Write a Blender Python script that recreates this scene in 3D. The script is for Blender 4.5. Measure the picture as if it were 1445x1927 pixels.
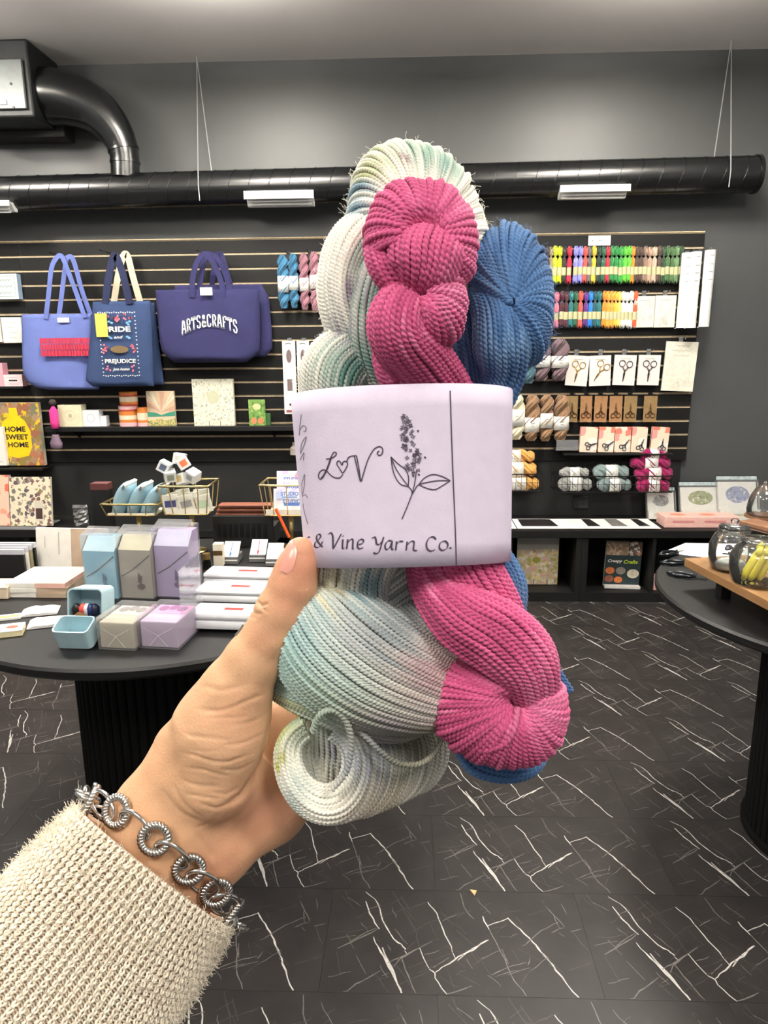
import bpy, bmesh, math, random
import numpy as np
from mathutils import Vector, Matrix
from mathutils.bvhtree import BVHTree

for o in list(bpy.data.objects): bpy.data.objects.remove(o, do_unlink=True)
scene = bpy.context.scene
col = scene.collection
random.seed(7)
RNG = np.random.default_rng(7)

# ------------------------------------------------------------------ camera
IW, IH = 1445, 1927
CX, CY, F = 722.5, 963.5, 1350.0
PITCH, YAW, ROLL, CAMH = math.radians(12.6533), math.radians(-2.1882), math.radians(-0.485), 1.41
def cam_axes():
    f = np.array([math.sin(YAW)*math.cos(PITCH), math.cos(YAW)*math.cos(PITCH), -math.sin(PITCH)])
    r = np.array([math.cos(YAW), -math.sin(YAW), 0.0]); u = np.cross(r, f)
    c, s = math.cos(ROLL), math.sin(ROLL)
    return c*r+s*u, -s*r+c*u, f
AR, AU, AF = cam_axes()
CAM = np.array([0.0, 0.0, CAMH])
cd = bpy.data.cameras.new('camera'); cam = bpy.data.objects.new('camera', cd); col.objects.link(cam)
m3 = Matrix((AR, AU, -AF)).transposed()
cam.matrix_world = Matrix.Translation(CAM) @ m3.to_4x4()
cd.sensor_fit = 'VERTICAL'; cd.sensor_height = 24.0; cd.lens = 24.0*F/IH
cd.clip_start = 0.02; cd.clip_end = 60
scene.camera = cam

# ------------------------------------------------------------------ light
w = bpy.data.worlds.new('World'); scene.world = w; w.use_nodes = True
w.node_tree.nodes['Background'].inputs[0].default_value = (1.0, 0.97, 0.93, 1)
w.node_tree.nodes['Background'].inputs[1].default_value = 0.27
scene.view_settings.view_transform = 'Standard'; scene.view_settings.look = 'None'
scene.view_settings.gamma = 1.0; scene.view_settings.use_curve_mapping = False
scene.view_settings.exposure = 0.5
CEIL = 2.96
LAMPS = [(-2.5, 2.95, 28, .42), (-0.83, 2.95, 28, .42), (1.13, 2.95, 28, .42), (-1.3, 1.1, 20, .6), (1.3, 1.1, 20, .6),
         (-0.8, -0.75, 15, .7), (1.0, -0.75, 15, .7)]
LAMPZ, UP_FILL = CEIL-.12, 2.7                          # panels hang low so that added uplights can brighten the ceiling

# ------------------------------------------------------------------ pixels to places
def ray(u, v): return AF + (u-CX)/F*AR - (v-CY)/F*AU
def onY(u, v, Y): d = ray(u, v); return CAM + d*(Y/d[1])
def onZ(u, v, Z): d = ray(u, v); return CAM + d*((Z-CAMH)/d[2])
def wrect(u0, v0, u1, v1, Y):
    a = onY(u0, (v0+v1)/2, Y); b = onY(u1, (v0+v1)/2, Y); t = onY((u0+u1)/2, v0, Y); s = onY((u0+u1)/2, v1, Y)
    return a[0], s[2], b[0], t[2]            # x0, z0, x1, z1

# ------------------------------------------------------------------ materials
MATS = {}
def mat(name, c, rough=.6, metal=0., var=.06, scale=30., bump=0., bscale=200., spec=.5, trans=0., sheen=0., sss=0., coat=0., emit=0., ior=1.45):
    if name in MATS: return MATS[name]
    m = bpy.data.materials.new(name); m.use_nodes = True; nt = m.node_tree; b = nt.nodes['Principled BSDF']
    b.inputs['Roughness'].default_value = rough; b.inputs['Metallic'].default_value = metal
    b.inputs['Specular IOR Level'].default_value = spec; b.inputs['IOR'].default_value = ior
    b.inputs['Transmission Weight'].default_value = trans; b.inputs['Sheen Weight'].default_value = sheen
    b.inputs['Coat Weight'].default_value = coat
    if sss: b.inputs['Subsurface Weight'].default_value = sss; b.inputs['Subsurface Radius'].default_value = (.008, .003, .0015); b.inputs['Subsurface Scale'].default_value = .6
    if emit: b.inputs['Emission Color'].default_value = (*c, 1); b.inputs['Emission Strength'].default_value = emit
    tc = nt.nodes.new('ShaderNodeTexCoord')
    n = nt.nodes.new('ShaderNodeTexNoise'); n.inputs['Scale'].default_value = scale; n.inputs['Detail'].default_value = 3
    nt.links.new(tc.outputs['Object'], n.inputs['Vector'])
    r = nt.nodes.new('ShaderNodeValToRGB')
    lo = tuple(max(0, x*(1-var)) for x in c); hi = tuple(min(1, x*(1+var)) for x in c)
    r.color_ramp.elements[0].color = (*lo, 1); r.color_ramp.elements[1].color = (*hi, 1)
    r.color_ramp.elements[0].position = .3; r.color_ramp.elements[1].position = .7
    nt.links.new(n.outputs['Fac'], r.inputs['Fac']); nt.links.new(r.outputs['Color'], b.inputs['Base Color'])
    if bump:
        n2 = nt.nodes.new('ShaderNodeTexNoise'); n2.inputs['Scale'].default_value = bscale; n2.inputs['Detail'].default_value = 4
        nt.links.new(tc.outputs['Object'], n2.inputs['Vector'])
        bp = nt.nodes.new('ShaderNodeBump'); bp.inputs['Strength'].default_value = bump; bp.inputs['Distance'].default_value = .002
        nt.links.new(n2.outputs['Fac'], bp.inputs['Height']); nt.links.new(bp.outputs['Normal'], b.inputs['Normal'])
    m.diffuse_color = (*c, 1)
    MATS[name] = m
    return m
def matvc(name, rough=.8, sheen=.2, spec=.2):        # colour stored on the mesh, dye and painted shade
    if name in MATS: return MATS[name]
    m = bpy.data.materials.new(name); m.use_nodes = True; nt = m.node_tree; b = nt.nodes['Principled BSDF']
    b.inputs['Roughness'].default_value = rough; b.inputs['Sheen Weight'].default_value = sheen; b.inputs['Specular IOR Level'].default_value = spec
    a = nt.nodes.new('ShaderNodeVertexColor'); a.layer_name = 'Col'
    tc = nt.nodes.new('ShaderNodeTexCoord'); n = nt.nodes.new('ShaderNodeTexNoise'); n.inputs['Scale'].default_value = 900.
    nt.links.new(tc.outputs['Object'], n.inputs['Vector'])
    mp = nt.nodes.new('ShaderNodeMapRange'); mp.inputs[3].default_value = .82; mp.inputs[4].default_value = 1.15
    nt.links.new(n.outputs['Fac'], mp.inputs[0])
    mx = nt.nodes.new('ShaderNodeMix'); mx.data_type = 'RGBA'; mx.blend_type = 'MULTIPLY'; mx.inputs['Factor'].default_value = 1
    nt.links.new(a.outputs['Color'], mx.inputs[6]); nt.links.new(mp.outputs[0], mx.inputs[7]); nt.links.new(mx.outputs[2], b.inputs['Base Color'])
    MATS[name] = m
    return m
def matspots(name, base, cols, scale=40., thr=.42, rough=.6, scl=(1, 1, 1)):      # printed motif: scattered blobs of several inks on a paper colour
    if name in MATS: return MATS[name]
    m = bpy.data.materials.new(name); m.use_nodes = True; nt = m.node_tree; b = nt.nodes['Principled BSDF']
    b.inputs['Roughness'].default_value = rough
    tc = nt.nodes.new('ShaderNodeTexCoord'); mpg = nt.nodes.new('ShaderNodeMapping'); mpg.inputs['Scale'].default_value = scl
    nt.links.new(tc.outputs['Object'], mpg.inputs[0])
    nz = nt.nodes.new('ShaderNodeTexNoise'); nz.inputs['Scale'].default_value = scale*1.7; nz.inputs['Detail'].default_value = 2
    nt.links.new(mpg.outputs[0], nz.inputs['Vector'])
    add = nt.nodes.new('ShaderNodeMix'); add.data_type = 'RGBA'; add.inputs['Factor'].default_value = .035
    nt.links.new(mpg.outputs[0], add.inputs[6]); nt.links.new(nz.outputs['Color'], add.inputs[7])
    v = nt.nodes.new('ShaderNodeTexVoronoi'); v.inputs['Scale'].default_value = scale
    nt.links.new(add.outputs[2], v.inputs['Vector'])
    r = nt.nodes.new('ShaderNodeValToRGB'); r.color_ramp.interpolation = 'CONSTANT'
    el = r.color_ramp.elements; el[0].color = (*cols[0], 1); el[0].position = 0
    el[1].color = (*cols[-1], 1); el[1].position = (len(cols)-1)/len(cols)
    for i in range(1, len(cols)-1):
        e = el.new(i/len(cols)); e.color = (*cols[i], 1)
    sp = nt.nodes.new('ShaderNodeSeparateColor'); nt.links.new(v.outputs['Color'], sp.inputs[0]); nt.links.new(sp.outputs[0], r.inputs['Fac'])
    lt = nt.nodes.new('ShaderNodeMath'); lt.operation = 'LESS_THAN'; lt.inputs[1].default_value = thr; nt.links.new(v.outputs['Distance'], lt.inputs[0])
    mx = nt.nodes.new('ShaderNodeMix'); mx.data_type = 'RGBA'; mx.inputs[6].default_value = (*base, 1)
    nt.links.new(lt.outputs[0], mx.inputs['Factor']); nt.links.new(r.outputs['Color'], mx.inputs[7]); nt.links.new(mx.outputs[2], b.inputs['Base Color'])
    MATS[name] = m
    return m
def sr(*c): return tuple(((x/255)/12.92 if x/255 <= .04045 else ((x/255+.055)/1.055)**2.4) for x in c)   # sRGB 0-255 to linear
def glass(name='clear plastic', c=(.97, .98, 1), rough=.05, milk=.10, bump=.25, gain=.45):      # thin clear sheet: see-through, glossy, slightly milky
    if name in MATS: return MATS[name]
    m = bpy.data.materials.new(name); m.use_nodes = True; nt = m.node_tree; N = nt.nodes; Lk = nt.links; N.remove(N['Principled BSDF'])
    tr = N.new('ShaderNodeBsdfTransparent'); tr.inputs[0].default_value = (*c, 1); gl = N.new('ShaderNodeBsdfGlossy'); gl.inputs['Roughness'].default_value = rough; df = N.new('ShaderNodeBsdfDiffuse'); df.inputs[0].default_value = (.9, .9, .9, 1)
    fr = N.new('ShaderNodeFresnel'); fr.inputs[0].default_value = 1.5; mu = N.new('ShaderNodeMath'); mu.operation = 'MULTIPLY_ADD'; mu.inputs[1].default_value = gain; mu.inputs[2].default_value = .02; mu.use_clamp = True; Lk.new(fr.outputs[0], mu.inputs[0])
    m1 = N.new('ShaderNodeMixShader'); m1.inputs[0].default_value = milk; Lk.new(tr.outputs[0], m1.inputs[1]); Lk.new(df.outputs[0], m1.inputs[2])
    m2 = N.new('ShaderNodeMixShader'); Lk.new(mu.outputs[0], m2.inputs[0]); Lk.new(m1.outputs[0], m2.inputs[1]); Lk.new(gl.outputs[0], m2.inputs[2]); Lk.new(m2.outputs[0], N['Material Output'].inputs[0])
    tc = N.new('ShaderNodeTexCoord'); n = N.new('ShaderNodeTexNoise'); n.inputs['Scale'].default_value = 25; Lk.new(tc.outputs['Object'], n.inputs['Vector'])
    bp = N.new('ShaderNodeBump'); bp.inputs['Strength'].default_value = bump; bp.inputs['Distance'].default_value = .004; Lk.new(n.outputs['Fac'], bp.inputs['Height']); Lk.new(bp.outputs['Normal'], gl.inputs['Normal'])
    MATS[name] = m
    return m

# ------------------------------------------------------------------ mesh builder
class MB:
    def __init__(s): s.v = []; s.f = []; s.m = []; s.n = 0; s.c = []
    def add(s, v, f, mi=0, c=None):
        v = np.asarray(v, float).reshape(-1, 3); s.v.append(v)
        for q in f: s.f.append([i+s.n for i in q]); s.m.append(mi)
        if c is not None: s.c.append(np.broadcast_to(np.asarray(c, float), (len(v), 3)))
        s.n += len(v); return s
    def box(s, x0, y0, z0, x1, y1, z1, mi=0, bev=0.):
        if bev <= 0:
            v = [(x, y, z) for z in (z0, z1) for y in (y0, y1) for x in (x0, x1)]
            return s.add(v, [(0, 2, 3, 1), (4, 5, 7, 6), (0, 1, 5, 4), (2, 6, 7, 3), (0, 4, 6, 2), (1, 3, 7, 5)], mi)
        bm = bmesh.new(); bmesh.ops.create_cube(bm, size=1)
        for q in bm.verts: q.co = Vector(((x0+x1)/2+q.co.x*(x1-x0), (y0+y1)/2+q.co.y*(y1-y0), (z0+z1)/2+q.co.z*(z1-z0)))
        bmesh.ops.bevel(bm, geom=list(bm.edges), offset=bev, segments=2, profile=.5, affect='EDGES')
        bm.verts.index_update()
        s.add([q.co[:] for q in bm.verts], [[q.index for q in fc.verts] for fc in bm.faces], mi); bm.free(); return s
    def prism(s, poly, d0, d1, axis='y', mi=0):       # poly in (x,z) for axis y, (x,y) for axis z, (y,z) for axis x
        n = len(poly); put = {'y': lambda p, d: (p[0], d, p[1]), 'z': lambda p, d: (p[0], p[1], d), 'x': lambda p, d: (d, p[0], p[1])}[axis]
        v = [put(p, d0) for p in poly]+[put(p, d1) for p in poly]
        f = [list(range(n)), list(range(2*n-1, n-1, -1))]+[(i, (i+1) % n, n+(i+1) % n, n+i) for i in range(n)]
        return s.add(v, f, mi)
    def lathe(s, prof, c=(0, 0, 0), n=24, mi=0, a0=0., a1=2*math.pi, sx=1., sy=1.):
        v = []; full = abs(a1-a0-2*math.pi) < 1e-6; k = n if full else n+1
        for r, z in prof:
            for i in range(k):
                a = a0+(a1-a0)*i/n; v.append((c[0]+r*sx*math.cos(a), c[1]+r*sy*math.sin(a), c[2]+z))
        f = []
        for j in range(len(prof)-1):
            for i in range(k if full else n):
                i2 = (i+1) % k
                f.append((j*k+i, j*k+i2, (j+1)*k+i2, (j+1)*k+i))
        if full:
            if prof[0][0] > 1e-6: f.append(list(range(k-1, -1, -1)))
            if prof[-1][0] > 1e-6 and abs(prof[-1][1]-prof[-2][1]) > 1e-9: f.append([(len(prof)-1)*k+i for i in range(k)])
        return s.add(v, f, mi)
    def tube(s, pts, r, n=8, mi=0, closed=False, cap=True, c=None):
        P = np.asarray(pts, float); m = len(P); r = np.broadcast_to(np.asarray(r, float), (m,))
        if closed: T = np.roll(P, -1, 0)-np.roll(P, 1, 0)
        else: T = np.gradient(P, axis=0)
        T /= np.linalg.norm(T, axis=1)[:, None]+1e-12
        N = transport(T)
        B = np.cross(T, N); a = np.arange(n)/n*2*math.pi
        V = P[:, None, :]+r[:, None, None]*(np.cos(a)[None, :, None]*N[:, None, :]+np.sin(a)[None, :, None]*B[:, None, :])
        f = []
        for j in range(m if closed else m-1):
            j2 = (j+1) % m
            for i in range(n): f.append((j*n+i, j*n+(i+1) % n, j2*n+(i+1) % n, j2*n+i))
        if cap and not closed: f.append(list(range(n-1, -1, -1))); f.append([(m-1)*n+i for i in range(n)])
        return s.add(V.reshape(-1, 3), f, mi, c)
    def build(s, name, mats, parent=None, smooth=False, angle=None, loc=None):
        me = bpy.data.meshes.new(name)
        V = np.concatenate(s.v) if s.v else np.zeros((0, 3))
        if loc is not None: V = V-np.asarray(loc)
        me.from_pydata(V.tolist(), [], s.f)
        if not isinstance(mats, (list, tuple)): mats = [mats]
        for q in mats: me.materials.append(q)
        if len(mats) > 1: me.polygons.foreach_set('material_index', np.array(s.m, dtype=np.int32))
        if s.c and sum(len(x) for x in s.c) == len(V): setcol(me, np.concatenate(s.c))
        if smooth: me.polygons.foreach_set('use_smooth', np.ones(len(me.polygons), bool))
        me.update()
        o = bpy.data.objects.new(name, me); col.objects.link(o)
        if loc is not None: o.location = loc
        if parent is not None: o.parent = parent
        if angle is not None:
            me.set_sharp_from_angle(angle=math.radians(angle)) if hasattr(me, 'set_sharp_from_angle') else None
        return o
def transport(T):
    m = len(T); N = np.zeros_like(T)
    t = T[0]; a = np.array([0, 0, 1.]) if abs(t[2]) < .9 else np.array([1., 0, 0])
    n = a-t*np.dot(a, t); n /= np.linalg.norm(n); N[0] = n
    for i in range(1, m):
        n = N[i-1]-T[i]*np.dot(N[i-1], T[i]); l = np.linalg.norm(n); N[i] = n/l if l > 1e-9 else N[i-1]
    return N
def setcol(me, C):
    a = me.color_attributes.new('Col', 'FLOAT_COLOR', 'POINT')
    buf = np.ones((len(C), 4), np.float32); buf[:, :3] = C; a.data.foreach_set('color', buf.ravel())
def fastmesh(name, V, Q, mt, parent=None, C=None, smooth=True):      # big quad mesh
    me = bpy.data.meshes.new(name); V = np.asarray(V, np.float32); Q = np.asarray(Q, np.int32)
    me.vertices.add(len(V)); me.vertices.foreach_set('co', V.ravel())
    me.loops.add(Q.size); me.loops.foreach_set('vertex_index', Q.ravel())
    k = Q.shape[1]; me.polygons.add(len(Q)); me.polygons.foreach_set('loop_start', np.arange(len(Q), dtype=np.int32)*k)
    me.polygons.foreach_set('loop_total', np.full(len(Q), k, np.int32))
    me.update(calc_edges=True)
    me.polygons.foreach_set('use_smooth', np.full(len(Q), smooth, bool))
    me.materials.append(mt)
    if C is not None: setcol(me, C)
    o = bpy.data.objects.new(name, me); col.objects.link(o)
    if parent is not None: o.parent = parent
    return o
def tag(o, label, cat, group=None):
    o['label'] = label; o['category'] = cat
    if group: o['group'] = group
    return o
def thing(name, label, cat, loc=(0, 0, 0), rz=0., group=None):
    o = bpy.data.objects.new(name, None); col.objects.link(o); o.location = loc; o.rotation_euler = (0, 0, rz); o.empty_display_size = .03
    return tag(o, label, cat, group)
def struct(o): o['kind'] = 'structure'; return o
def copy_tree(o, parent=None):
    c = o.copy(); col.objects.link(c); c.parent = parent
    for ch in list(o.children): copy_tree(ch, c)
    return c
def cr(pts, n):                                        # Catmull-Rom through points (any dimension)
    P = np.asarray(pts, float); P = np.vstack([2*P[0]-P[1], P, 2*P[-1]-P[-2]]); m = len(P)-3
    t = np.linspace(0, m-1e-9, n); i = t.astype(int); x = (t-i)[:, None]
    a, b, c, d = P[i], P[i+1], P[i+2], P[i+3]
    return .5*((2*b)+(-a+c)*x+(2*a-5*b+4*c-d)*x**2+(-a+3*b-3*c+d)*x**3)
_txt = {}
def text2d(s, bold=0., shear=0.):                      # built-in lettering as flat polygons, height about 0.7
    k = (s, bold, shear)
    if k not in _txt:
        cu = bpy.data.curves.new('t', 'FONT'); cu.body = s; cu.offset = bold; cu.shear = shear; cu.resolution_u = 3; cu.align_x = 'CENTER'
        o = bpy.data.objects.new('t', cu); col.objects.link(o)
        dg = bpy.context.evaluated_depsgraph_get(); me = bpy.data.meshes.new_from_object(o.evaluated_get(dg))
        v = np.array([q.co[:] for q in me.vertices]).reshape(-1, 3); f = [list(p.vertices) for p in me.polygons]
        bpy.data.objects.remove(o); bpy.data.meshes.remove(me); bpy.data.curves.remove(cu)
        _txt[k] = (v, f)
    return _txt[k]
def print_text(mb, s, cx, y, cz, wid, hei, mi=0, bold=.02, shear=0., arch=0., tilt=0.):      # lettering on a plane y = const facing -y
    v, f = text2d(s, bold, shear); x0, x1 = v[:, 0].min(), v[:, 0].max(); z0, z1 = v[:, 1].min(), v[:, 1].max()
    X = (v[:, 0]-(x0+x1)/2)/(x1-x0)*wid; Z = (v[:, 1]-(z0+z1)/2)/(z1-z0)*hei
    Z = Z-arch*(2*X/wid)**2
    ca, sa = math.cos(tilt), math.sin(tilt)
    mb.add(np.stack([cx+ca*X-sa*Z, np.full(len(X), y), cz+sa*X+ca*Z], 1), f, mi)
def ell(cx, cz, rx, rz, n=16, a0=0, a1=2*math.pi): return [(cx+rx*math.cos(a0+(a1-a0)*i/n), cz+rz*math.sin(a0+(a1-a0)*i/n)) for i in range(n)]
def flat(mb, poly, y, mi=0): mb.add([(p[0], y, p[1]) for p in poly], [list(range(len(poly)))], mi)
def line2(mb, pts, wd, y, mi=0):                       # flat inked line on plane y = const
    P = np.asarray(pts, float)
    if len(P) < 2: return
    T = np.gradient(P, axis=0); T /= np.linalg.norm(T, axis=1)[:, None]+1e-12; N = np.stack([-T[:, 1], T[:, 0]], 1)
    A = P+N*wd/2; B = P-N*wd/2; n = len(P)
    v = [(a[0], y, a[1]) for a in A]+[(b[0], y, b[1]) for b in B]
    mb.add(v, [(i, i+1, n+i+1, n+i) for i in range(n-1)], mi)
# ------------------------------------------------------------------ the room
m_wall = mat('grey wall paint', sr(74, 76, 76), rough=.43, var=.03, scale=3, bump=.04, bscale=180, spec=.5)
m_ceil = mat('ceiling paint', sr(240, 237, 232), rough=.9, var=.02, scale=2)
m_black = mat('black laminate', sr(19, 19, 19), rough=.45, var=.12, scale=12, bump=.05, bscale=300)
m_slat = mat('black slat laminate', sr(18, 18, 17), rough=.55, var=.12, scale=20, spec=.3)
m_mdf = mat('raw board in the grooves', sr(206, 186, 152), rough=.8, var=.15, scale=40)
WY = 4.3                                                # front of the slats
WALL = WY+.03
struct(MB().box(-4.2, WALL, -.02, 4.2, WALL+.12, CEIL+.15).build('wall_back', m_wall))
struct(MB().box(-4.2, -3.2, CEIL, 4.2, WALL+.12, CEIL+.12).build('ceiling', m_ceil))
floor = struct(MB().box(-4.2, -3.2, -.06, 4.2, WALL+.12, -.0035).build('floor', mat('floor underlay black', sr(40, 37, 36), rough=.4)))

# floor tiles: one printed tile, the same print on each, laid in rows with shifted joints
TW, TH = .64, .3195
m_tile = mat('black vinyl tile', sr(42, 39, 38), rough=.44, var=.25, scale=9, bump=.10, bscale=60, spec=.5)
m_v = [mat('white vein print', sr(188, 184, 178), rough=.5, var=.25, scale=60), mat('grey vein print', sr(108, 104, 100), rough=.4, var=.3, scale=60), mat('faint vein print', sr(66, 62, 60), rough=.35, var=.3, scale=60)]
S2 = 585/1445; S3 = 580/1445
def c2(*p): return [(860+a*S2, 1460+b*S2) for a, b in p]
def c3(*p): return [(380+a*S3, 1500+b*S3) for a, b in p]
SEAM = .432; ROW0 = 1.335
V_B = [  # (ink, width mm, pixels) read in the row nearest the camera
 (0, 6.5, c2((235, 660), (345, 765), (430, 860), (565, 1035))), (0, 5, c2((145, 697), (235, 662))), (0, 5, c2((118, 655), (150, 715))), (1, 4.5, c2((150, 715), (215, 840), (250, 920), (325, 1028))),
 (1, 4, c2((300, 790), (345, 765), (400, 715), (470, 680))), (1, 4, c2((410, 605), (500, 700))), (1, 3.5, c2((435, 728), (495, 706))), (1, 3.5, c2((530, 722), (578, 712))), (2, 3.5, c2((535, 725), (605, 810))),
 (1, 4, c2((160, 930), (240, 890), (320, 865))), (1, 4, c2((330, 880), (342, 845))), (2, 3, c2((270, 650), (300, 690))), (1, 3, c2((245, 752), (280, 732))), (2, 3.5, c2((515, 905), (635, 866))),
 (0, 5.5, c2((0, 856), (140, 764))), (2, 4, c2((0, 925), (40, 900))), (2, 4, c2((70, 880), (135, 845))), (1, 4.5, c2((15, 545), (40, 620), (75, 665))), (2, 3, c2((600, 550), (650, 612))), (2, 3, c2((290, 985), (335, 905))),
 (0, 8, c3((845, 705), (880, 790), (915, 860), (935, 925))), (0, 5, c3((770, 445), (825, 500), (850, 580), (900, 665), (945, 700), (958, 735))), (1, 4.5, c3((935, 745), (960, 820), (1005, 930))), (1, 4.5, c3((900, 795), (945, 750), (1080, 675))),
 (1, 4.5, c3((665, 925), (720, 880), (835, 815))), (0, 5, c3((1055, 490), (1100, 545), (1130, 620), (1165, 700), (1188, 755))), (1, 4, c3((1130, 580), (1205, 545))), (2, 3, c3((1070, 585), (1125, 570))), (0, 5, c3((1095, 822), (1180, 765), (1340, 672))), (1, 3.5, c3((1040, 740), (1115, 720))),
 (2, 3, c3((970, 800), (1080, 760))), (2, 4, c3((930, 465), (980, 540))), (2, 3, c3((970, 575), (1020, 640))),
 (0, 5, c3((550, 440), (630, 540))), (1, 4, c3((515, 550), (580, 500), (635, 465))), (0, 5, c3((375, 765), (390, 850), (420, 920))), (2, 6, c3((465, 795), (490, 920))), (1, 4, c3((150, 715), (300, 678))), (2, 4, c3((625, 600), (640, 560))),
 (2, 3, c3((260, 730), (268, 850))), (2, 3, c3((290, 700), (300, 900))), (2, 3, c3((680, 480), (695, 540))), (2, 3, c3((540, 680), (570, 820))),
 (0, 5.5, c2((722, 607), (790, 690), (845, 740))), (1, 4, c2((760, 640), (805, 627))), (1, 4.5, c2((690, 830), (745, 795), (840, 738))), (2, 3.5, c2((645, 748), (720, 750), (800, 725))), (0, 6.5, c2((832, 780), (960, 905), (1090, 1050))),
 (1, 4.5, c2((955, 900), (1075, 830))), (2, 4, c2((820, 555), (920, 650), (1000, 730), (1075, 830))), (0, 4.5, c2((1075, 830), (1160, 925), (1190, 940), (1230, 990), (1300, 1050))), (1, 4, c2((1180, 925), (1235, 878))), (2, 3.5, c2((1055, 1005), (1165, 935))), (1, 4, c2((1305, 1055), (1400, 1008))),
 (0, 7, c2((1082, 558), (1220, 690), (1360, 815), (1445, 910))), (1, 4.5, c2((1360, 815), (1430, 778))), (1, 3.5, c2((1110, 580), (1140, 562))), (2, 3.5, c2((820, 680), (930, 640), (1030, 605))), (0, 5.5, c2((1285, 562), (1370, 630), (1445, 690))), (2, 3, c2((1240, 560), (1400, 525))), (2, 3, c2((690, 850), (760, 960))), (2, 3, c2((1250, 930), (1330, 1030))),
]
def ribbon(P, wd, z):
    P = np.asarray(P, float); n = len(P)
    T = np.gradient(P, axis=0); T /= np.linalg.norm(T, axis=1)[:, None]+1e-9; N = np.stack([-T[:, 1], T[:, 0]], 1)
    k = np.linspace(0, 1, n); ww = wd*(.55+.45*np.sin(math.pi*np.clip(k*.9+.05, 0, 1)))*(1+.25*RNG.standard_normal(n).clip(-1, 1))
    A = P+N*ww[:, None]/2; B = P-N*ww[:, None]/2
    return np.vstack([np.c_[A, np.full(n, z)], np.c_[B, np.full(n, z)]]), [(i, i+1, n+i+1, n+i) for i in range(n-1)]
tb = MB(); g = .0003
tb.box(-TW/2+g, -TH/2+g, -.0034, TW/2-g, TH/2-g, 0, 0)
zi = 0
for ink, wd, px in V_B:
    W = np.array([onZ(u, v, 0)[:2] for u, v in px]); L = np.linalg.norm(np.diff(W, axis=0), axis=1).sum()
    P = cr(W, max(4, int(L/.014))); P = P+RNG.standard_normal(P.shape)*.0011
    xm = P[:, 0].mean()-SEAM
    if not (-TW*.9 < xm < TW*.5): continue
    P[:, 0] += (xm % TW)-TW/2-P[:, 0].mean()
    P[:, 1] -= ROW0+TH/2
    P[:, 0] = P[:, 0].clip(-TW/2+.003, TW/2-.003); P[:, 1] = P[:, 1].clip(-TH/2+.003, TH/2-.003)
    zi += 1
    v, f = ribbon(P, wd*.00066, .00006+.000004*zi); tb.add(v, f, 1+ink)
for k in range(70):                                      # faint scratches of the print
    a = RNG.choice([1.05, 1.1, -.45, -.5, .95])+RNG.normal(0, .2); L = RNG.uniform(.012, .075); p = RNG.uniform([-TW/2+.03, -TH/2+.03], [TW/2-.03, TH/2-.03])
    P = np.array([p+np.array([math.cos(-a), math.sin(-a)])*L*t for t in np.linspace(-.5, .5, 4)])+RNG.standard_normal((4, 2))*.001
    P[:, 0] = P[:, 0].clip(-TW/2+.003, TW/2-.003); P[:, 1] = P[:, 1].clip(-TH/2+.003, TH/2-.003)
    zi += 1; v, f = ribbon(P, .0019, .00006+.000004*zi); tb.add(v, f, 3 if k % 3 else 2)
tile = tb.build('tile', [m_tile]+m_v, floor)
first = True
offs = {0: SEAM, 1: SEAM+.272, 2: SEAM+.248}
for r in range(-2, 10):
    off = offs.get(r, SEAM+(.272*r*1.37) % TW)
    y = ROW0+TH*(r+.5)
    if y+TH/2 > WALL+.02: y0 = y
    for k in range(-6, 6):
        x = off+TW*(k+.5)
        if abs(x) > .55+.75*max(y, .5): continue
        if y+TH/2 > WALL: continue
        o = tile if first else tile.copy()
        if not first: col.objects.link(o)
        o.location = (x, y, 0); first = False

# slatwall: boards over a raw backing
X1 = onY(1308, 660, WY)[0]; XJ = onY(41, 520, WY)[0]
ZT = onY(490, 449, WY)[2]; SP = .0842*4.3/4.5
def gz(k): return ZT-k*SP
slat_wall = thing('slat_wall', 'black slatwall panelling with pale grooves covering the back wall', 'slatwall', ((XJ+X1)/2, WY+.029, gz(16)))
bx, by, bz = slat_wall.location
MB().box(-3.3-bx, .0065-.029, gz(15.93)-bz, X1-bx, .0305-.029, ZT+.004-bz).build('backing', m_mdf, slat_wall)
sl = {}
for i, (a, b) in enumerate(((-3.3, XJ-.002), (XJ+.002, X1))):
    for k in range(16):
        h = SP-.0125
        mb = MB().box(-(b-a)/2, -.029, -h, (b-a)/2, -.0222, 0, bev=0) if (i not in sl) else None
        if mb: o = mb.build('slat', m_slat, slat_wall); sl[i] = o
        else: o = sl[i].copy(); col.objects.link(o)
        o.location = ((a+b)/2-bx, 0, gz(k)-.006-bz)
MB().box(-3.3-bx, -.030, ZT-bz, X1-bx, .0305-.029, ZT+.006-bz).build('top_rail', m_mdf, slat_wall)
MB().box(-3.3-bx, -.012, .0-bz, X1-.02-bx, .0005, gz(16)-bz).build('lower_panel', mat('dark lower panel', sr(27, 27, 26), rough=.65), slat_wall)
if 'kind' in slat_wall: pass

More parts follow.
